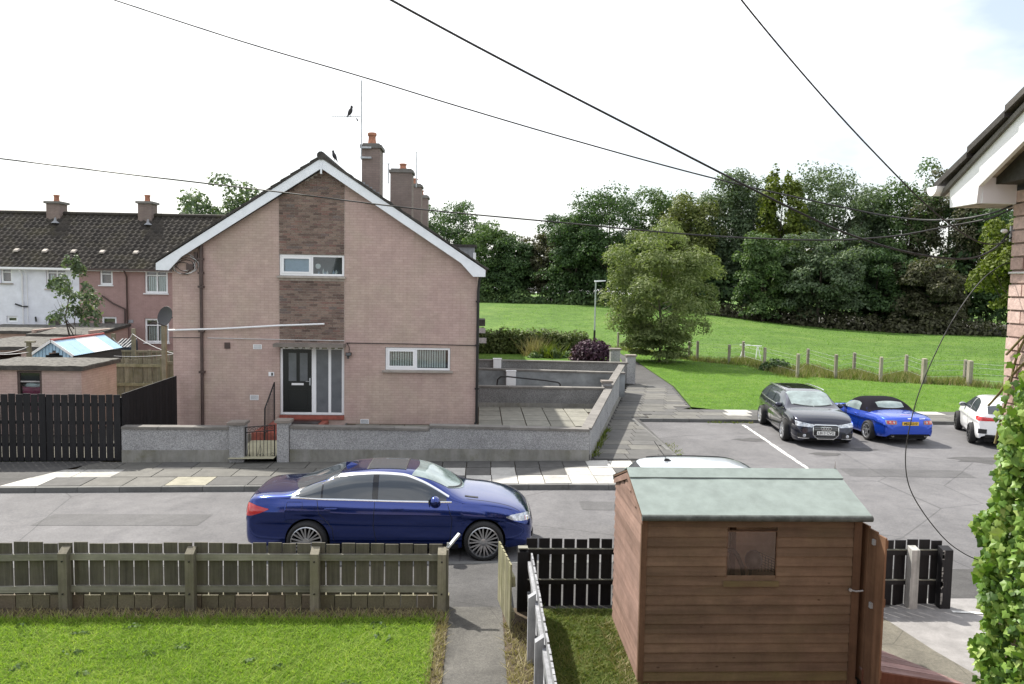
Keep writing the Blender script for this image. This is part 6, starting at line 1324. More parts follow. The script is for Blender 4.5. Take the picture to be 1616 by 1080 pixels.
# tank, dish, washing lines
p0, p1 = onY(178, 548, 33.6), onY(207, 548, 33.6); tk = thing('oil_tank', 'dark blue plastic oil tank in the yard', 'tank', ((p0.x+p1.x)/2, 33.8, .1)); zt = onY(190, 538, 33.6).z
bevel(MB(tk.location).hexa([(p0.x, 33.5, .3), (p1.x, 33.5, .3), (p1.x, 34.4, .3), (p0.x, 34.4, .3), (p0.x, 33.5, zt-.3), (p1.x, 33.5, zt-.25), (p1.x-.05, 34.4, zt), (p0.x+.05, 34.4, zt)]).build('tank_body', plain('tank_blue', (.02, .032, .05, 1), .65, var=.1), tk), .06, 2)
for i in range(5): x = p0.x+.1+i*(p1.x-p0.x-.2)/4; MB(tk.location).bar((x, 33.47, zt-.28), (x, 34.35, zt+.02), .06, .06).build('rib', MATS['tank_blue'], tk)
dc = onY(266, 500, 23.9); ds = thing('satellite_dish', 'dark grey satellite dish on the corner of the pink house', 'satellite dish', (HX0, 23.9, dc.z)); M_DISH = plain('dish_grey', (.05, .05, .054, 1), .6, var=.1)
MB(dc).lathe([(.0001, .0), (.12, .012), (.22, .04), (.30, .08), (.305, .075), (.22, .03), (.12, .0), (.0001, -.012)], dc+Vector((-.05, 0, 0)), (-.45, -.85, .25), 24).build('reflector', M_DISH, ds, 60); MB(dc).tube([dc+Vector((-.05, .02, 0)), (HX0+.002, 24.05, dc.z-.1)], .025, 8).build('bracket', M_DISH, ds); MB(dc).tube([dc+Vector((-.06, -.05, -.3)), dc+Vector((-.25, -.5, -.12))], .012, 6).build('feed_arm', M_DISH, ds); MB(dc).blob(dc+Vector((-.26, -.52, -.11)), .04).build('receiver', M_DISH, ds)
def line(name, label, pts, r, mat, cat='line'): return tag(MB(pts[0]).tube(pts, r, 5).build(name, mat), label, cat)
def sag(a, b, s, n=14): a, b = Vector(a), Vector(b); return [a.lerp(b, i/n)-Vector((0, 0, s*4*(i/n)*(1-i/n))) for i in range(n+1)]
line('washing_line', 'white washing line strung from the thin post to the house corner', sag(onY(209, 527, 32.4), onY(274, 558, 30), .1), .012, M_CABLEW, 'washing line'); line('washing_line', 'slack white line sagging over the dark oil tank', sag(onY(178, 533, 32.4), onY(209, 527, 32.4), .35), .012, M_CABLEW, 'washing line'); line('washing_line', 'pair of washing lines stretched above the old board fence', sag(onY(180, 562, 29), onY(273, 559, 28), .05), .01, M_CABLEW, 'washing line')
wp = onY(46.5, 560, 26.4); wpo = thing('washing_post', 'grey timber washing line post behind the felt roofed outbuilding', 'post', (wp.x, 26.4, .1)); MB(wp).box((wp.x-.10, 26.4, .1), (wp.x+.02, 26.5, onY(46, 541, 26.4).z)).build('post', M_OLDF, wpo); MB(wp).box((wp.x-.14, 26.38, onY(46, 541, 26.4).z), (wp.x+.16, 26.52, onY(46, 541, 26.4).z+.05)).build('crosspiece', M_OLDF, wpo)
for k, (py, s) in enumerate(((547, .12), (556, .05))): line('washing_line', ('upper' if k == 0 else 'lower')+' slack clothes line running left from the grey washing post', sag(onY(45, py, 26.4), onY(-20, py+8-6*k, 26.0), s), .01, M_CABLEW, 'washing line')
polysheet('back_yard', M_AGG, [(-30, 20.3), (-9.0, 20.3), (-9.0, 39.9), (-30, 39.9)], .06)
# ================================================================ the brick house close on the right, and the one the view is taken from
M_RBRICK = brick_mat('weathered_pink_brick', [(0, (.40, .28, .25)), (.4, (.48, .345, .31)), (.75, (.54, .40, .365)), (1, (.43, .29, .255))], .9)
M_RMORT = plain('weathered_mortar', (.30, .235, .21, 1), .95, var=.3, scale=12); M_SOFF = plain('peeling_soffit', (.42, .36, .31, 1), .9, var=.4, scale=14, bump=.3)
WX, WYE = 3.07, 4.40
rh = thing('brick_house', 'pink brick house wall corner with white barge board and dark tiled verge above ivy', 'house', (WX, WYE, .2)); ro = Vector((WX, WYE, .2))
BXp = 2.83; pt = lambda px, py: onX(px, py, BXp)
q0, q1 = pt(1499, 292), pt(1616, 168); slp = (q1.z-q0.z)/(q1.y-q0.y)          # rake of the verge, rising towards us
RYc = -0.2; zr = lambda y: q0.z+slp*(max(y, 2*RYc-y)-q0.y)
yt = q0.y
wall_poly = [(WX, 2*RYc-4.4, -.2), (WX, WYE, -.2), (WX, WYE, zr(WYE)-.25), (WX, RYc, zr(RYc)-.25), (WX, 2*RYc-4.4, zr(WYE)-.25)]
MB(ro).prism(wall_poly, (.25, 0, 0)).build('gable_wall', M_RMORT, rh); MB(ro).box((WX+.26, WYE-.25, -.2), (11, WYE, zr(WYE)-.25)).build('rear_wall', M_PINK, rh)
bmb = MB().box((-.012, -.1065, -.0325), (.006, .1065, .0325)).mesh('brick', M_RBRICK); bmr = MB().box((-.1065, -.006, -.0325), (.1065, .012, .0325)).mesh('brick', M_RBRICK); bmhf = MB().box((-.012, -.051, -.0325), (.006, .051, .0325)).mesh('brick', M_RBRICK)
rnd.seed(9); z = 2.0; r = 0; nb = 0
while z < 5.25:
    y = WYE-.0-(.0 if r % 2 else 0)
    first = True
    while y > 3.05:
        half = first and r % 2
        L = .1125 if half else .225
        o = new_obj('brick', bmhf if half else bmb); adopt(o, rh); o.location = (WX+rnd.uniform(-.004, .002), y-L/2+.004, z); nb += 1
        y -= L; first = False
    z += .0765; r += 1
# barge board, soffit, eaves box, tiles, gutter
def yz(P, x): return [(x, p.y, p.z) for p in P]
foot = [pt(1499, 292), pt(1499, 328), pt(1541, 321), pt(1544.5, 294)]
ridge_t, ridge_b = Vector((BXp, RYc, zr(RYc))), Vector((BXp, RYc, zr(RYc)-.19))
in0 = pt(1616, 206); sl2 = (in0.z-foot[3].z)/(in0.y-foot[3].y); rb_ = Vector((BXp, RYc, zr(RYc)-(zr(foot[3].y)-foot[3].z)*.86))
MB(ro).prism(yz([foot[0], foot[1], foot[2], foot[3], rb_, ridge_t], BXp), (.025, 0, 0)).build('barge_board', M_UPVC, rh)
MB(ro).prism([(BXp+.026, foot[3].y, foot[3].z+.05), (BXp+.026, RYc, rb_.z+.05), (BXp+.026, RYc, rb_.z+.08), (BXp+.026, foot[3].y, foot[3].z+.08)], (WX-BXp-.04, 0, 0)).build('verge_soffit', M_SOFF, rh)
MB(ro).box((BXp+.026, foot[3].y-.0, foot[2].z), (WX-.014, foot[3].y+.02, foot[3].z+.05)).build('eaves_box', M_UPVC, rh); MB(ro).box((BXp+.026, foot[3].y+.021, foot[2].z+.0), (WX+4, yt-.02, foot[2].z+.02)).build('eaves_soffit', M_SOFF, rh)
tl = math.hypot(yt+.05-RYc, (zr(RYc)-q0.z)); k = 16
for i in range(k):
    ya, yb = yt+.09-(yt+.09-RYc)*i/k, yt+.09-(yt+.09-RYc)*(i+1)/k; za_, zb2 = q0.z+slp*(ya-q0.y), q0.z+slp*(yb-q0.y)
    for j, (xa, xb) in enumerate(((BXp-.045, BXp+.30), (BXp+.305, BXp+.65), (BXp+.655, BXp+1.0))):
        lift = .02
        MB(ro).hexa([(xa, ya, za_+.012+.02), (xb, ya, za_+.012+.02), (xb, yb, zb2+.008), (xa, yb, zb2+.008), (xa, ya, za_+.05+lift), (xb, ya, za_+.05+lift), (xb, yb, zb2+.045), (xa, yb, zb2+.045)]).build('roof_tile', M_TILE, rh)
MB(ro).prism([(BXp-.02, yt+.06, q0.z+slp*.06-.0), (BXp-.02, RYc, zr(RYc)+.005), (BXp-.02, RYc, zr(RYc)-.02), (BXp-.02, yt+.06, q0.z+slp*.06-.03)], (.03, 0, 0)).build('undercloak', M_COPE, rh)
MB(ro).prism([(BXp+.1, 2*RYc-yt, q0.z-.03), (BXp+.1, RYc, zr(RYc)-.03), (BXp+.1, yt, q0.z-.03)], (8, 0, 0)).build('roof_deck', M_TILE, rh)
gp0 = pt(1488, 303); gu = MB(ro); G = [(0.055*math.cos(a), .055*math.sin(a)) for a in [math.pi+math.pi*i/10 for i in range(11)]]
gy = gp0.y+.02; gzz = gp0.z+.03
gu.add([(BXp-.06, gy+a, gzz+b) for a, b in G]+[(WX+5, gy+a, gzz+b) for a, b in G], [(i, i+1, i+12, i+11) for i in range(10)]+[tuple(range(10, -1, -1))]); gu.build('gutter', M_UPVC, rh)
# grey pipe with elbow
pp_ = [onX(1588, 936, 3.0), onX(1588.5, 880, 3.0), onX(1590, 842, 3.0)]; e0 = onX(1594, 830, 3.0); e1 = onX(1612, 824, 3.0)
M_PIPEG = plain('grey_plastic', (.26, .28, .31, 1), .45, var=.1); MB(ro).tube([(3.0, pp_[0].y-.1, pp_[0].z), (3.0, pp_[0].y-.1, pp_[2].z), (3.0, pp_[0].y-.14, e0.z), (3.02, pp_[0].y-.28, e0.z+.02)], .028, 12).build('waste_pipe', M_PIPEG, rh, 60)
MB(ro).lathe([(.034, 0), (.036, .01), (.036, .05), (.034, .06)], (3.0, pp_[0].y-.1, pp_[2].z-.05), n=14).build('pipe_collar', M_PIPEG, rh, 40)
cz = onX(1600, 431, WX).z; MB(ro).tube([(WX-.016, WYE+.004, cz), (WX-.016, 3.4, cz-.01)], .006, 6).build('wall_cable', M_CABLEW, rh)
# own house, unseen behind the camera, added for reflections and to block sky
oh = thing('brick_house', 'pink brick house at the lawn edge opposite the gable, seen only in reflections', 'house', (-3, -.6, .2)); oo_ = Vector((-3, -.6, .2))
wall_holes(MB(oo_), [(-8.5, -.2), (2.3, -.2), (2.3, 5.3), (-8.5, 5.3)], [[(-1, 3.9), (.9, 3.9), (.9, 5.0), (-1, 5.0)], [(-6, 3.9), (-4, 3.9), (-4, 5.0), (-6, 5.0)], [(-6, 1.1), (-3.6, 1.1), (-3.6, 2.5), (-6, 2.5)]], lambda u, v, d: (u, -.6-d, v), .25).build('wall', M_PINK, oh)
bpy.data.objects[oh.children[0].name].data.flip_normals()
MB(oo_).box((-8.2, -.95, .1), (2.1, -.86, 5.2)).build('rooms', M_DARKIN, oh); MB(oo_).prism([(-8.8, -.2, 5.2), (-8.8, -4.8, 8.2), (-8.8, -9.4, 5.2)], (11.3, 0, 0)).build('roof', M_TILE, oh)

# ================================================================ overhead wires and loose cable
def smooth(P, n=10):
    P = [Vector(p) for p in P]; P = [2*P[0]-P[1]]+P+[2*P[-1]-P[-2]]; out = []
    for i in range(1, len(P)-2):
        for k in range(n):
            t = k/n; a, b, c, d = P[i-1], P[i], P[i+1], P[i+2]; out.append(.5*((2*b)+(c-a)*t+(2*a-5*b+4*c-d)*t*t+(3*b-a-3*c+d)*t**3))
    return out+[P[-2]]
def wire(name, label, pts, Y0, Y1, r, mat=M_CABLE, cat='cable'):
    n = len(pts); P_ = [onY(px, py, Y0+(Y1-Y0)*i/(n-1)) for i, (px, py) in enumerate(pts)]; e = (P_[0]-P_[1]).normalized()
    S_ = smooth(P_); S_ = [P_[0]+(S_[0]-S_[1]).normalized()*22]+S_ if name == 'overhead_wire' else S_
    return tag(MB().tube(S_, r, 6).build(name, mat, None, 60), label, cat)
wire('overhead_wire', 'overhead wire that passes just above the aerial mast on the chimney', [(60, -40), (180, 0), (380, 65), (570, 121), (720, 167), (900, 220), (1112, 278), (1300, 321), (1420, 344), (1500, 347), (1560, 338), (1597, 325)], 7.5, 4.45, .0056)
wire('overhead_wire', 'thickest overhead wire dropping steeply to the house corner under the eaves', [(520, -55), (617, 0), (740, 67), (860, 130), (1000, 202), (1108, 258), (1230, 320), (1320, 362), (1400, 390), (1470, 405), (1530, 408), (1570, 392), (1597, 362)], 3.6, 4.43, .0054)
wire('overhead_wire', 'low overhead wire that crosses in front of the dark brick panel', [(-40, 246), (0, 250.5), (200, 275), (430, 302), (650, 329), (880, 351), (1100, 371), (1280, 379), (1400, 374), (1500, 357), (1560, 345), (1597, 330)], 6.5, 4.47, .0052)
wire('overhead_wire', 'short overhead wire running steeply down over the wood to the eaves', [(1140, -45), (1170, 0), (1250, 97), (1330, 188), (1400, 262), (1460, 322), (1510, 362), (1545, 382), (1575, 385), (1598, 374)], 3.2, 4.42, .0036)
wire('loose_cable', 'loose black cable hanging in a loop from the brick corner down to the ivy', [(1597, 413), (1575, 422), (1545, 447), (1510, 495), (1480, 550), (1452, 615), (1436, 672), (1429, 720), (1434, 765), (1455, 806), (1490, 850), (1520, 873), (1548, 886), (1580, 900)], 4.43, 4.25, .0030)
br = thing('wire_bracket', 'small galvanised wire bracket on the brick corner below the eaves', 'bracket', (WX-.02, WYE+.02, 5.0)); MB(br.location).box((WX-.015, WYE+.012, 4.96), (WX+.02, WYE+.022, 5.05)).build('plate', M_GALV, br); MB(br.location).lathe([(.007, 0), (.012, .01), (.012, .025), (.007, .035)], (WX-.03, WYE+.02, 5.02), (-1, 0, 0), 10).build('insulator', M_UPVC, br)
# ================================================================ foliage
def leaf_mat(name, stops, trans=.28, rough=.6, sc=.35):
    t = NT(name); out = t.t.nodes['Material Output']; isl = t.n('ShaderNodeNewGeometry').outputs['Random Per Island']; co = t.co()
    oi = t.n('ShaderNodeObjectInfo').outputs['Random']; f = t.mix(.5, t.math('FRACT', t.math('ADD', isl, t.math('MULTIPLY', oi, 9.7))), t.noise(sc, 4, .6, co)); c = t.ramp(f, stops); t.col(c); t.set(Roughness=rough); t.b.inputs['Specular IOR Level'].default_value = .25
    tr = t.n('ShaderNodeBsdfTranslucent'); t.l(t.mix(1, c, (1.2, 1.35, .6, 1), 'MULTIPLY'), tr.inputs[0]); mx = t.n('ShaderNodeMixShader'); mx.inputs[0].default_value = trans
    t.l(t.b.outputs[0], mx.inputs[1]); t.l(tr.outputs[0], mx.inputs[2]); t.l(mx.outputs[0], out.inputs[0]); return t.m
def L3(a, b, c): return [(.2, a), (.5, b), (.8, c)]
ML_DARK = leaf_mat('leaf_dark', L3((.031, .060, .027), (.060, .105, .041), (.105, .167, .061))); ML_MID = leaf_mat('leaf_mid', L3((.045, .080, .032), (.083, .136, .048), (.144, .208, .072)))
ML_GREY = leaf_mat('leaf_greygreen', L3((.058, .087, .051), (.102, .142, .080), (.167, .217, .123))); ML_OLIVE = leaf_mat('leaf_olive', L3((.068, .088, .027), (.121, .142, .043), (.203, .223, .068)))
ML_LIME = leaf_mat('leaf_lime', L3((.054, .076, .011), (.108, .140, .019), (.180, .216, .036))); ML_BROWN = leaf_mat('leaf_brownish', L3((.048, .048, .030), (.083, .083, .048), (.128, .128, .072)))
ML_WILL = leaf_mat('leaf_willow', L3((.10, .135, .05), (.17, .21, .08), (.27, .305, .13))); ML_PURP = leaf_mat('leaf_purple', L3((.017, .007, .014), (.045, .017, .036), (.098, .042, .070)), .1)
ML_YEL = leaf_mat('leaf_yellow', L3((.22, .22, .06), (.34, .33, .10), (.45, .42, .16))); ML_HEDGE = leaf_mat('leaf_hedge', L3((.045, .065, .02), (.09, .12, .035), (.15, .175, .06))); ML_IVY = leaf_mat('leaf_ivy', [(.2, (.03, .07, .012)), (.4, (.10, .20, .03)), (.58, (.20, .32, .06)), (.82, (.38, .47, .15))], .25, .42, 5)
ML_STRAW = leaf_mat('dry_grass', L3((.17, .15, .07), (.28, .24, .12), (.40, .35, .20)), .2); ML_BLADE = leaf_mat('grass_blade', [(.25, (.115, .20, .022)), (.45, (.19, .31, .04)), (.6, (.27, .38, .06)), (.78, (.36, .43, .11))], .45, .7, 1.1); ML_BLADED = leaf_mat('grass_blade_worn', L3((.070, .105, .020), (.119, .161, .035), (.238, .210, .084)), .3, .7, .8)
ML_VERGE = leaf_mat('verge_blade', L3((.10, .20, .025), (.15, .28, .04), (.22, .34, .07)), .4, .7, .6); ML_FIELD = leaf_mat('field_blade', L3((.09, .18, .035), (.13, .24, .045), (.19, .30, .07)), .4, .7, .25)
M_BARK = plain('bark', (.075, .06, .048, 1), .95, var=.35, scale=9, bump=.6, bscale=30); M_BARKP = plain('bark_pale', (.14, .12, .095, 1), .95, var=.3, scale=9)
def leaves(C, N, size, rg, asp=.55, up=.3):
    """diamond leaves at centres C with outward normals N"""
    n = len(C); nr = N+rg.normal(0, .55, (n, 3)); nr[:, 2] += up; nr /= np.linalg.norm(nr, axis=1)[:, None]+1e-9
    t = rg.normal(0, 1, (n, 3)); t -= nr*(t*nr).sum(1)[:, None]; t /= np.linalg.norm(t, axis=1)[:, None]+1e-9; b = np.cross(nr, t); s = size*rg.uniform(.6, 1.35, (n, 1))
    V = np.stack([C-t*s, C-b*s*asp+nr*s*.12, C+t*s, C+b*s*asp+nr*s*.12], 1).reshape(-1, 3); F = np.arange(4*n).reshape(-1, 4); return V, F
def lobes_crown(rg, centre, rad, n_lobes, n_leaf, lobe=.36, flat=.75, shape=None):
    """clumped points: lobes spread through an ellipsoid, leaves on each lobe's shell"""
    centre = np.array(centre); rad = np.array(rad); C = []; N = []
    for i in range(n_lobes):
        d = rg.normal(0, 1, 3); d /= np.linalg.norm(d); rr = rg.uniform(.25, .82)**.6
        lc = d*rr; lr = lobe*rg.uniform(.6, 1.25)
        k = int(n_leaf/n_lobes*rg.uniform(.7, 1.3)*(lr/lobe)**1.5)+4
        u = rg.normal(0, 1, (k, 3)); u /= np.linalg.norm(u, axis=1)[:, None]; u[:, 2] = np.where(u[:, 2] < -.35, -u[:, 2]*.6, u[:, 2])
        sh = rg.uniform(.55, 1.05, (k, 1))**.6; p = lc+u*lr*sh*np.array([1, 1, flat])
        if shape is not None: p = shape(p)
        C.append(p); N.append(u)
    C = np.concatenate(C); N = np.concatenate(N); return centre+C*rad, N
def tree(name, label, base, height, radius, mat, seed, n_leaf=6500, size=.34, trunk=.25, crown0=.18, lobes=34, group=None, bark=None, shape=None, limbs=7, lobe=.36, asp=.55):
    rg = np.random.default_rng(seed); bx, by, bz = base; root = thing(name, label, 'tree', base, 0, group); rr = random.Random(seed)
    m = MB(base); top = Vector((bx+rr.uniform(-.3, .3), by, bz+height*.78)); m.tube([Vector(base)-Vector((0, 0, .3)), Vector(base).lerp(top, .3)+Vector((rr.uniform(-.2, .2), 0, 0)), Vector(base).lerp(top, .65)+Vector((rr.uniform(-.4, .4), 0, 0)), top], [trunk, trunk*.75, trunk*.45, trunk*.1], 8)
    tk = m.build('trunk', bark or M_BARK, root, 60)
    for i in range(limbs):
        a = rr.uniform(0, 6.28); h0 = rr.uniform(.2, .6); p0 = Vector(base).lerp(top, h0); ln = radius*rr.uniform(.5, .85); p2 = p0+Vector((math.cos(a)*ln, math.sin(a)*ln, height*rr.uniform(.12, .28))); p1 = p0.lerp(p2, .5)+Vector((0, 0, -.04*height))
        MB(base).tube([p0, p1, p2], [trunk*.35, trunk*.22, trunk*.05], 6).build('limb', bark or M_BARK, tk, 60)
    cz = bz+height*(crown0+(1-crown0)*.5); C, N = lobes_crown(rg, (bx, by, cz), (radius, radius, height*(1-crown0)*.5), lobes, n_leaf, lobe, shape=shape)
    V, F = leaves(C, N, size, rg, asp); o = new_obj('crown', fast_mesh('crown', V-np.array(base), F, mat)); o.location = base; adopt(o, root); return root
def at(px, py, Y): p = onY(px, py, Y); return p
WIDE = lambda p: p*np.stack([1+np.where(p[:, 2] > 0, .45, 1.0)*p[:, 2]**2]*2+[np.ones(len(p))], 1)
VASE = lambda p: p*np.stack([np.where(p[:, 2] < -.2, 1+.30*(p[:, 2]+.2), 1+.12*p[:, 2])]*2+[np.ones(len(p))], 1)
WOOD = [  # px centre, px half-width, top py, Y, leaf, label
    (700, 52, 316, 124, ML_DARK, 'dark broadleaf tree rising behind the low chimneys of the pink terrace'), (762, 50, 345, 120, ML_MID, 'rounded green tree at the wood edge just beside the gable roof slope'),
    (810, 36, 376, 117, ML_DARK, 'low dark tree in the dip of the woodland skyline'), (868, 42, 362, 118, ML_BROWN, 'thin brownish tree with bare twigs beside the skyline gap'),
    (905, 50, 330, 112, ML_DARK, 'dark leafy tree on the left shoulder of the tall rounded tree'), (955, 66, 292, 110, ML_DARK, 'tall rounded dark green tree behind the street lamp'),
    (1040, 48, 302, 110, ML_MID, 'mid green woodland tree behind the pale willow bush'), (1085, 46, 306, 105, ML_OLIVE, 'yellow olive tree top showing behind the willow bush'),
    (1140, 50, 279, 106, ML_GREY, 'grey-green feathery tree right of the willow bush'), (1180, 44, 272, 104, ML_GREY, 'silvery green tree left of the bright conifer'),
    (1305, 62, 268, 100, ML_GREY, 'tall airy ash tree with sky showing through'), (1370, 40, 300, 101, ML_GREY, 'slim grey-green tree filling the gap beside the airy ash'),
    (1425, 48, 258, 98, ML_MID, 'tall green tree with the steep wire in front of it'), (1492, 58, 268, 95, ML_BROWN, 'tall dark brownish tree left of the brick house eaves'),
    (1560, 60, 300, 92, ML_DARK, 'dark tree at the wood edge beside the brick house wall'), (1650, 60, 280, 92, ML_DARK, 'dark tree behind the brick house roof'),
    (1290, 58, 368, 92, ML_GREY, 'low spreading pale green tree at the foot of the wood'), (1205, 40, 372, 94, ML_MID, 'mid-height green tree below the bright conifer'),
    (1385, 50, 392, 93, ML_DARK, 'low dark tree in the understorey beneath the airy ash'), (1465, 52, 410, 90, ML_BROWN, 'low brownish tree at the field edge above the roadster')]
for i, (px, hw, top, Y, m, lab) in enumerate(WOOD):
    b = at(px, 480, Y); bz = tz(b.x, Y)-.1; tp = at(px, top, Y).z*1.05; rad = hw/FPX*Y*1.2
    tree('woodland_tree', lab, (b.x, Y, bz), (tp-bz), rad, m, 100+i, n_leaf=24000, size=.185, crown0=-.04, lobes=115, group='trees of the wood', lobe=.23, shape=WIDE)
b = at(1232, 480, 99); tree('conifer', 'bright green conifer standing above the wood with drooping branches', (b.x, 99, tz(b.x, 99)), at(1232, 254, 99).z*1.12-tz(b.x, 99), 3.4, ML_LIME, 71, 9000, .24, .2, .1, 40, shape=lambda p: p*np.array([1, 1, 1])*np.stack([1.15-.55*p[:, 2]]*2+[np.ones(len(p))], 1), lobe=.3)
b = at(1578, 520, 62); tree('larch', 'bright yellow-green larch with drooping sprays beside the brick corner', (b.x+1.2, 62, .1), at(1578, 310, 62).z, 3.1, ML_LIME, 72, 11000, .17, .18, .12, 44, lobe=.26, shape=lambda p: p*np.stack([1.2-.3*p[:, 2]]*2+[np.ones(len(p))], 1))
b = at(362, 340, 78); tree('background_tree', 'leafy tree rising behind the tiled terrace roof', (b.x, 78, 0), at(362, 270, 78).z, 4.9, ML_GREY, 73, 11000, .22, .3, .1, 80, lobe=.24, shape=WIDE)
wb_ = onZ(1040, 572, .1); wil = tree('willow_tree', 'big rounded olive willow bush standing alone in front of the wood', (wb_.x, wb_.y, .05), onY(1055, 348, wb_.y).z, 3.6, ML_WILL, 74, 42000, .115, .10, -.06, 95, bark=M_BARKP, limbs=12, lobe=.26, asp=.3, shape=VASE)
rgw = np.random.default_rng(5); C_, N_ = lobes_crown(rgw, (wb_.x, wb_.y, 1.3), (2.5, 2.5, 1.25), 40, 9000, .3); V_, F_ = leaves(C_, N_, .115, rgw, .3); o = new_obj('crown', fast_mesh('crown', V_-np.array([wb_.x, wb_.y, .05]), F_, ML_WILL)); o.location = (wb_.x, wb_.y, .05); adopt(o, wil)
sp = onY(118, 530, 33.5); tree('sapling', 'thin young tree with sparse leaves growing between the outbuildings', (sp.x, 33.5, .1), onY(122, 398, 33.5).z, 1.15, ML_GREY, 75, 1900, .085, .06, .28, 22, limbs=9, lobe=.3, shape=lambda p: p*np.stack([1.0-.6*p[:, 2]]*2+[np.ones(len(p))], 1))
# undergrowth along the foot of the wood
def mass(name, label, pts, mat, n, size, seed, kind='stuff', cat='undergrowth', asp=.55):
    """pts: list of (centre, radii) lumps"""
    rg = np.random.default_rng(seed); C, N = [], []; tot = sum(r[0]*r[2] for _, r in pts)
    for c, r in pts:
        k = max(6, int(n*r[0]*r[2]/tot)); u = rg.normal(0, 1, (k, 3)); u /= np.linalg.norm(u, axis=1)[:, None]; u[:, 2] = np.abs(u[:, 2])*1.0-.15; C.append(np.array(c)+u*np.array(r)*rg.uniform(.7, 1.06, (k, 1))); N.append(u)
    C = np.concatenate(C); N = np.concatenate(N); org = C.mean(0); V, F = leaves(C-org, N, size, rg, asp); o = new_obj(name, fast_mesh(name, V, F, mat)); o.location = org
    return tag(o, label, cat, kind=kind)
rnd.seed(77); EDGE = [(745, 480, 117), (850, 483, 113), (950, 487, 109), (1050, 492, 105), (1150, 500, 99), (1250, 511, 94), (1350, 520, 91), (1450, 525, 88), (1600, 531, 84), (1750, 535, 82)]
lump1, lump2, lump3, lump4 = [], [], [], []
for (a, _, ya), (b_, _, yb) in zip(EDGE, EDGE[1:]):
    for k in range(7):
        f = (k+rnd.random())/7; px = a+(b_-a)*f; Y = ya+(yb-ya)*f; p = onY(px, 490, Y); h = rnd.uniform(.8, 2.3) if px < 1000 else rnd.uniform(1.0, 2.8)
        (lump1 if px < 1120 else lump2).append(((p.x, Y-rnd.uniform(0, 2), tz(p.x, Y)+.1), (rnd.uniform(1.2, 2.4), 1.5, h)))
        lump3.append(((p.x+rnd.uniform(-1, 1), Y+rnd.uniform(3, 9), tz(p.x, Y)+rnd.uniform(1.5, 4)), (2.6, 2.6, rnd.uniform(2.5, 5))))
        big = 1 if px > 880 else .65
        lump4.append(((p.x+rnd.uniform(-1, 1), Y+rnd.uniform(7, 12), tz(p.x, Y)+rnd.uniform(4, 8)*big), (2.8, 2.6, rnd.uniform(3, 5)*big)))
mass('undergrowth', 'green brambles along the foot of the wood behind the hedge', lump1, ML_MID, 7000, .24, 5); mass('undergrowth', 'brown brambles and nettles along the field edge beneath the tall trees', lump2, ML_BROWN, 8000, .22, 6); mass('wood_interior', 'dark thicket filling the inside of the wood', lump3+lump4, ML_DARK, 30000, .34, 7)
V_ = []; fl = [0, 2, 6, 14, 60]
for px, _, Y in EDGE:
    p = onY(px, 490, Y)
    for d in fl: V_.append((p.x+d*.25, Y-.3+d, tz(p.x+d*.25, Y-.3+d)+gz(p.x)+.25*(d > 1)-.05))
F_ = [(i*5+j, (i+1)*5+j, (i+1)*5+j+1, i*5+j+1) for i in range(len(EDGE)-1) for j in range(4)]
tag(new_obj('woodland_floor', fast_mesh('woodland_floor', V_, F_, plain('leaf_litter', (.03, .026, .016, 1), .95, var=.4, scale=1.2))), kind='structure')
# hedge, shrubs and plants by the small lawn
HYD = 43.6; hl = []; hx0, hx1 = onY(752, 530, HYD).x, onY(925, 530, HYD).x
nn = 26
for i in range(nn):
    x = hx0+(hx1-hx0)*(i+.5)/nn; ht = 1.62 if i < 20 else 1.5; hl += [((x, HYD+rnd.uniform(-.1, .1), .95), (.42, .75, ht+rnd.uniform(-.06, .06))), ((x, HYD-.55, 1.2), (.36, .35, ht-.45+rnd.uniform(-.1, .1)))]
tag(mass('clipped_hedge', None, hl, ML_HEDGE, 15000, .085, 8, None, None), 'long clipped hedge behind the small lawn', 'hedge')
pb_ = onY(934, 572, 39.6); tag(mass('purple_shrub', None, [((pb_.x, 39.6, pb_.z+.35), (1.05, 1.0, 1.0)), ((pb_.x-.4, 39.7, pb_.z+.2), (.75, .8, 1.0)), ((pb_.x+.45, 39.6, pb_.z+.25), (.75, .8, .95)), ((pb_.x, 39.6, pb_.z-.3), (.8, .8, .8))], ML_PURP, 5200, .075, 9, None, None), 'rounded dark purple shrub beside the wall pillars', 'shrub')
yb_ = onY(910, 572, 40); tag(mass('yellow_shrub', None, [((yb_.x, 40, .9), (.45, .4, .55))], ML_YEL, 500, .07, 10, None, None), 'small pale yellow shrub at the foot of the purple shrub', 'shrub')
gl = [((onY(px, 565, 41).x, 41+rnd.uniform(-.5, .5), .9), (.35, .35, rnd.uniform(.3, .7))) for px in (842, 850, 858, 866, 874, 882, 890, 897)]
tag(mass('garden_plants', None, gl, ML_MID, 1600, .10, 11, None, None, .3), 'clump of leafy border plants in front of the hedge', 'plants')
def blades(name, label, P, h, w, mat, seed, lean=.35, kind='stuff', cat='grass'):
    rg = np.random.default_rng(seed); P = np.asarray(P); n = len(P); a = rg.uniform(0, 6.283, n); d = np.stack([np.cos(a), np.sin(a), np.zeros(n)], 1); hh = h*rg.uniform(.5, 1.35, n); ln = rg.normal(0, lean, (n, 2))*hh[:, None]
    tip = P+np.concatenate([ln, hh[:, None]], 1); V = np.stack([P-d*w, P+d*w, tip], 1).reshape(-1, 3); o = new_obj(name, fast_mesh(name, V, np.arange(3*n).reshape(-1, 3), mat)); return tag(o, label, cat, kind=kind)
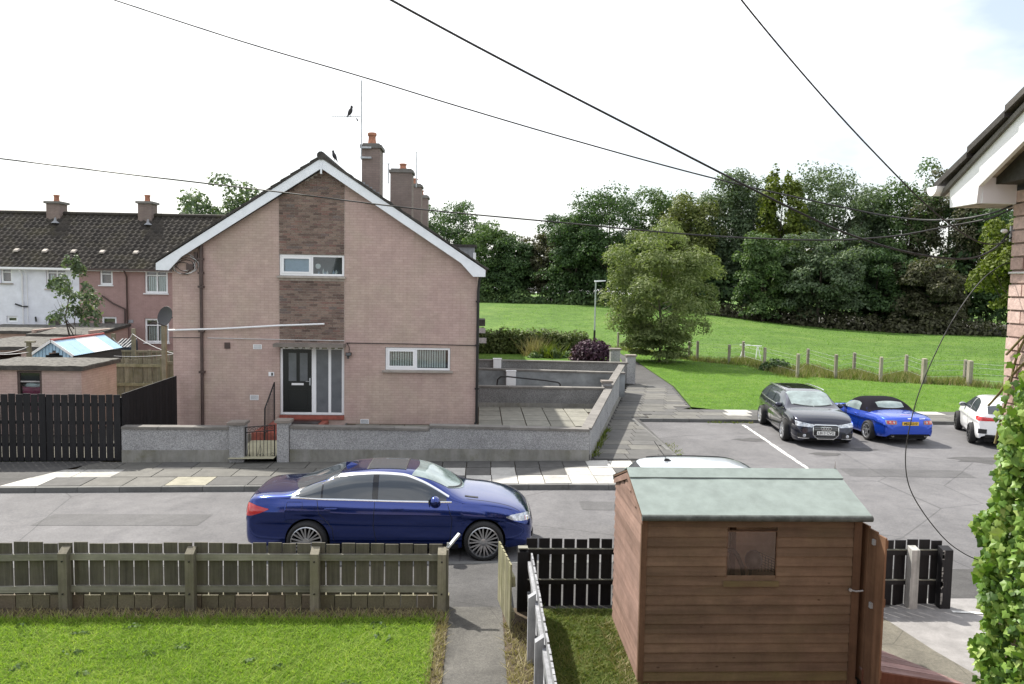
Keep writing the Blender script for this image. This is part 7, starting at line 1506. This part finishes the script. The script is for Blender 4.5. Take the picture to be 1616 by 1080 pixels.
sp_ = onY(866, 552, 40.8); blades('spiky_plant', 'fan of bright green sword leaves in the border before the hedge', [(sp_.x+rnd.gauss(0, .28), 40.8+rnd.gauss(0, .2), .95) for i in range(150)], .75, .03, ML_LIME, 3, .55, None, 'plant'); sp2 = onY(846, 552, 41.6); blades('ornamental_grass', 'pale feathery ornamental grass against the hedge', [(sp2.x+rnd.gauss(0, .3), 41.6+rnd.gauss(0, .2), .95) for i in range(220)], .95, .018, ML_STRAW, 4, .4, None, 'plant')
# grass verge, field fence and its rough grass
polysheet('verge', M_VERGE, [(8.25, 29.7), (9.2, 28.98), (60, 28.98), (60, 33), (24.4, 37.3), (20.6, 38.8), (17.0, 41.2), (15.4, 46.8), (13.7, 49), (10.6, 58), (9.95, 62), (9.85, 48), (9.15, 36)], .115)
FP = [(975, 552), (1087, 568), (1100, 570), (1150, 574), (1172, 570), (1206, 580), (1258, 597), (1274, 582), (1318, 598), (1347, 590), (1389, 603), (1429, 594), (1457, 606), (1522, 604), (1529, 610), (1620, 618)]
ff = thing('field_fence', 'post and wire fence between the grass verge and the field', 'fence', (16.9, 40.5, 0)); M_FPOST = wood('field_post', (.20, .18, .14), (.36, .33, .27), 20, .2); fpos = []
for i, (px, py) in enumerate(FP):
    p = onZ(px, py, .08); fpos.append(p); h = 1.25 if i % 2 == 0 else 1.15; w = .07 if px not in (1529, 1457) else .10
    MB(p).hexa([(p.x-w, p.y-w, -.2), (p.x+w, p.y-w, -.2), (p.x+w, p.y+w, -.2), (p.x-w, p.y+w, -.2), (p.x-w+.01, p.y-w, h+.1), (p.x+w+.01, p.y-w, h+.1), (p.x+w+.01, p.y+w, h+.13), (p.x-w+.01, p.y+w, h+.13)]).build('post', M_FPOST, ff)
for z in (.35, .65, .95, 1.15):
    pts = [(p.x, p.y, z+.08) for p in fpos]; MB(pts[0]).tube(pts, .006, 4).build('strand', M_GALV, ff)
rg = np.random.default_rng(12); wp, wg = [], []
for p, q in zip(fpos, fpos[1:]):
    k = int((q-p).length*260)
    for i in range(k):
        v = p.lerp(q, rg.random()); (wp if rg.random() < .38 else wg).append((v.x+rg.normal(0, .35), v.y+rg.normal(0, .4), .05))
blades('rough_grass', 'straw coloured rough grass growing along the field fence', wp, .38, .014, ML_STRAW, 13); blades('weeds', 'green weeds growing among the rough grass at the field fence', wg, .36, .02, ML_BLADED, 14)
mass('nettle_patch', 'dark nettle patch at the foot of the field fence', [((onZ(1224, 585, .1).x, onZ(1224, 585, .1).y, .1), (1.0, .5, .75))], ML_DARK, 700, .1, 15)
tr_ = onZ(1184, 566, .1); tf = thing('metal_trestle', 'pale metal frame standing in the field behind the fence', 'trestle', tr_); a_ = tr_
for dx in (-.55, .55):
    for s_ in (-.18, .18): MB(a_).tube([(a_.x+dx+s_, a_.y, .0), (a_.x+dx*.85, a_.y, 1.0)], .03, 6).build('leg', M_UPVC, tf)
MB(a_).tube([(a_.x-.75, a_.y, 1.0), (a_.x+.75, a_.y, .95)], .035, 6).build('top_bar', M_UPVC, tf)
# street lamp
lp = onY(938, 535, 60); lm = thing('street_lamp', 'grey street lamp post with flat lantern beside the footpath', 'street lamp', (lp.x, 60, .2)); ltz = onY(938, 444, 60).z
MB(lm.location).tube([(lp.x, 60, 0), (lp.x, 60, 1.4)], .085, 10).build('base', M_BLACKP, lm, 60); MB(lm.location).tube([(lp.x, 60, 1.401), (lp.x, 60, ltz)], [.07, .05], 10).build('column', plain('lamp_grey', (.42, .46, .46, 1), .5, metal=.3, var=.1), lm, 60); MB(lm.location).hexa([(lp.x-.1, 59.9, ltz-.06), (lp.x+.75, 59.88, ltz+.02), (lp.x+.75, 60.12, ltz+.02), (lp.x-.1, 60.1, ltz-.06), (lp.x-.1, 59.93, ltz+.06), (lp.x+.75, 59.92, ltz+.08), (lp.x+.75, 60.08, ltz+.08), (lp.x-.1, 60.07, ltz+.06)]).build('lantern', M_UPVC, lm)
# taller tufts on the verge and the field
rg = np.random.default_rng(41); n = 60000; xs_, ys_ = rg.uniform(8.3, 30, n), rg.uniform(29.1, 56, n); lim = np.interp(xs_, [8.3, 10.6, 13.7, 15.4, 17, 20.6, 24.4, 30], [58, 58, 49, 46.8, 41.2, 38.8, 37.3, 36]); lo_ = np.interp(ys_, [29, 29.7, 36, 48, 62], [9.4, 8.35, 9.25, 9.95, 10.05])
k_ = (ys_ < lim) & (xs_ > lo_); blades('verge_grass', 'mown grass of the roadside verge behind the parked cars', np.stack([xs_, ys_, np.full(n, .11)], 1)[k_], .06, .012, ML_VERGE, 42, .9)
n = 50000; u_ = rg.random(n); xs_ = rg.uniform(2, 60, n); ys_ = 44+u_*u_*60; f_ = np.interp(xs_, [2, 10.3, 16, 24, 60], [58, 58, 46, 38.5, 34]); k_ = ys_ > f_+.5
blades('field_tufts', 'grass tufts across the sloping pasture behind the fence', np.array([(x, y, tz(x, y)+gz(x)-.125) for x, y in zip(xs_[k_], ys_[k_])]), .09, .03, ML_FIELD, 43, .9)
# near lawn blades and dry edges
rg = np.random.default_rng(21)
P_ = np.stack([rg.uniform(-7.0, -.55, 62000), rg.uniform(7.2, 10.02, 62000), np.full(62000, .278)], 1); blades('lawn_grass', 'bright mown grass of the front lawn', P_, .042, .0055, ML_BLADE, 22, 1.1)
P_ = np.stack([rg.uniform(.80, 1.78, 9000), rg.uniform(7.2, 10.3, 9000), np.full(9000, .266)], 1); blades('worn_lawn_grass', 'patchy grass beside the shed wall', P_, .05, .0055, ML_BLADED, 23, 1.0)
def strip_pts(n, xr, yr, z): return np.stack([rg.uniform(*xr, n), rg.uniform(*yr, n), np.full(n, z)], 1)
P_ = np.concatenate([strip_pts(3600, (-7.2, -.4), (9.93, 10.28), .26), strip_pts(1300, (-.55, -.37), (7, 10.0), .26), strip_pts(1500, (.37, .70), (7, 9.9), .255), strip_pts(900, (1.60, 1.84), (7.3, 9.9), .265)]); blades('dry_grass', 'dry straw grass along the fence foot and path edges', P_, .07, .006, ML_STRAW, 24, .8)
P_ = np.concatenate([strip_pts(700, (-7.2, -.4), (9.9, 10.05), .27)]); blades('lawn_fringe', 'longer green grass fringe at the lawn edge by the fence', P_, .10, .006, ML_BLADE, 25, .5)
rnd.seed(88)
mass('lawn_weeds', 'small dark weed rosettes dotted over the front lawn', [((rnd.uniform(-6.5, -.8), rnd.uniform(7.8, 9.8), .285), (rnd.uniform(.05, .13), rnd.uniform(.05, .13), .035)) for i in range(26)], ML_MID, 520, .03, 44)
mass('clover_patches', 'pale clover patches in the worn grass by the shed', [((rnd.uniform(.9, 1.7), rnd.uniform(7.6, 10.2), .272), (rnd.uniform(.06, .16), rnd.uniform(.06, .16), .03)) for i in range(14)], ML_LIME, 420, .02, 45)
# weeds along the wall foot
kk = [(side_x(y)+.05+abs(rg.normal(0, .05)), y, .1) for y in rg.uniform(20.5, 24.5, 240)]; blades('wall_weeds', 'green weeds sprouting at the foot of the long side wall', kk, .16, .02, ML_LIME, 26, .6); kk = [(5.5+abs(rg.normal(0, .15)), y, .01) for y in rg.uniform(20.4, 23, 160)]; blades('kerb_weeds', 'low weeds growing along the car park kerb', kk, .09, .015, ML_BLADED, 27, .7)
kk = [(x, 26.65+rg.normal(0, .04), .01) for x in np.concatenate([rg.uniform(8, 9.6, 120), rg.uniform(14.4, 16, 160)])]; blades('kerb_moss', 'mossy grass in the gutter of the car park kerb', kk, .09, .02, ML_BLADED, 28, .7)
# ================================================================ ivy on the brick corner
iv = thing('ivy', 'bright green ivy climbing the pink brick corner of the house', 'ivy', (WX, WYE, 2.0))
out = [(0, 0), (.16, -.17), (.40, -.17), (.46, .06), (.62, .27), (.46, .42), (.27, .58), (.14, .82), (.0, .98), (-.14, .82), (-.27, .58), (-.46, .42), (-.62, .27), (-.46, .06), (-.40, -.17), (-.16, -.17)]
def ivy_leaf():
    V = [(0, .15, .05)]+[(x, y, -.10*abs(x)+(-.05 if abs(y) > .5 else 0)) for x, y in out]; n = len(out); return V, [(0, i+1, (i+1) % n+1) for i in range(n)]
LV, LF = ivy_leaf(); il = bpy.data.meshes.new('leaf'); il.from_pydata([tuple(c*.039 for c in v) for v in LV], [], LF); il.materials.append(ML_IVY)
EDGEI = [(590, 1596), (640, 1590), (668, 1570), (690, 1572), (722, 1566), (752, 1560), (800, 1556), (815, 1528), (835, 1532), (860, 1545), (900, 1533), (940, 1540), (985, 1545), (1012, 1522), (1040, 1532), (1080, 1535), (1120, 1530)]
ed = pchip(EDGEI); rg = np.random.default_rng(31); rest_v, rest_f = [], []; cntl = 0; LVn = np.array(LV)
def put_leaf(c, nrm, roll, s):
    global cntl
    z = Vector(nrm).normalized(); dn = Vector((0, 0, -1)); y = (dn-z*dn.dot(z)).normalized(); x = y.cross(z); M_ = Matrix((x, y, z)).transposed() @ Matrix.Rotation(roll, 3, 'Z')
    return M_
cand = []
for i in range(3200):
    py = rg.uniform(585, 1130); e = ed(py); px = e+5+abs(rg.normal(0, 1))*45+rg.uniform(0, 16)
    if px > 1690 or (py < 690 and rg.random() < .55): continue
    edge = max(0, 1-(px-e)/40); X_ = WX-.03-rg.uniform(.02, .13)-.07*edge; p = onX(px, py, X_); cand.append((p, px, rg.choice([.55, .75, .95, 1.2, 1.45])*rg.uniform(.85, 1.15)))
for py, px in [(py, 1597-8*math.sin((py-590)/40)+rg.normal(0, 5)) for py in rg.uniform(600, 720, 26)]+[(py, px_) for py, px_ in ((575, 1597), (560, 1605), (640, 1578), (650, 1574), (660, 1572), (628, 1584))]: cand.append((onX(px, py, WX-.05), px, rg.uniform(.55, 1.1)))
cand.sort(key=lambda c: -(c[2]+(1 if c[1] < 1616 else 0)+rg.uniform(0, .4)))
for k, (p, px, s) in enumerate(cand):
    M_ = put_leaf(p, (-.7+rg.normal(0, .5), -.7+rg.normal(0, .5), .35+rg.normal(0, .45)), rg.normal(0, .7), s)
    if k < 300: o = new_obj('leaf', il); adopt(o, iv); o.matrix_basis = Matrix.Translation(p) @ M_.to_4x4() @ Matrix.Scale(s, 4)
    else: b0 = len(rest_v)*len(LV); rest_v.append(np.array([list(p)])+(LVn*.039*s) @ np.array(M_).T); rest_f += [tuple(b0+j for j in f) for f in LF]
tag(adopt(new_obj('ivy_foliage', fast_mesh('ivy_foliage', np.concatenate(rest_v), np.array(rest_f), ML_IVY)), iv), kind='stuff')
M_STEM = plain('ivy_stem', (.17, .14, .06, 1), .9, var=.3, scale=20)
for pts in ([(1570, 700), (1580, 660), (1592, 620), (1600, 580), (1612, 545), (1640, 500)], [(1560, 640), (1578, 620), (1600, 590), (1625, 565)], [(1588, 560), (1602, 545), (1616, 530)], [(1590, 760), (1605, 735), (1616, 720)], [(1570, 880), (1590, 840), (1606, 770), (1615, 730)], [(1560, 1000), (1580, 930), (1595, 870), (1602, 830)]):
    MB(onX(*pts[0], WX-.03)).tube(smooth([onX(a, b, WX-.03) for a, b in pts], 5), .007, 6).build('stem', M_STEM, iv, 60)
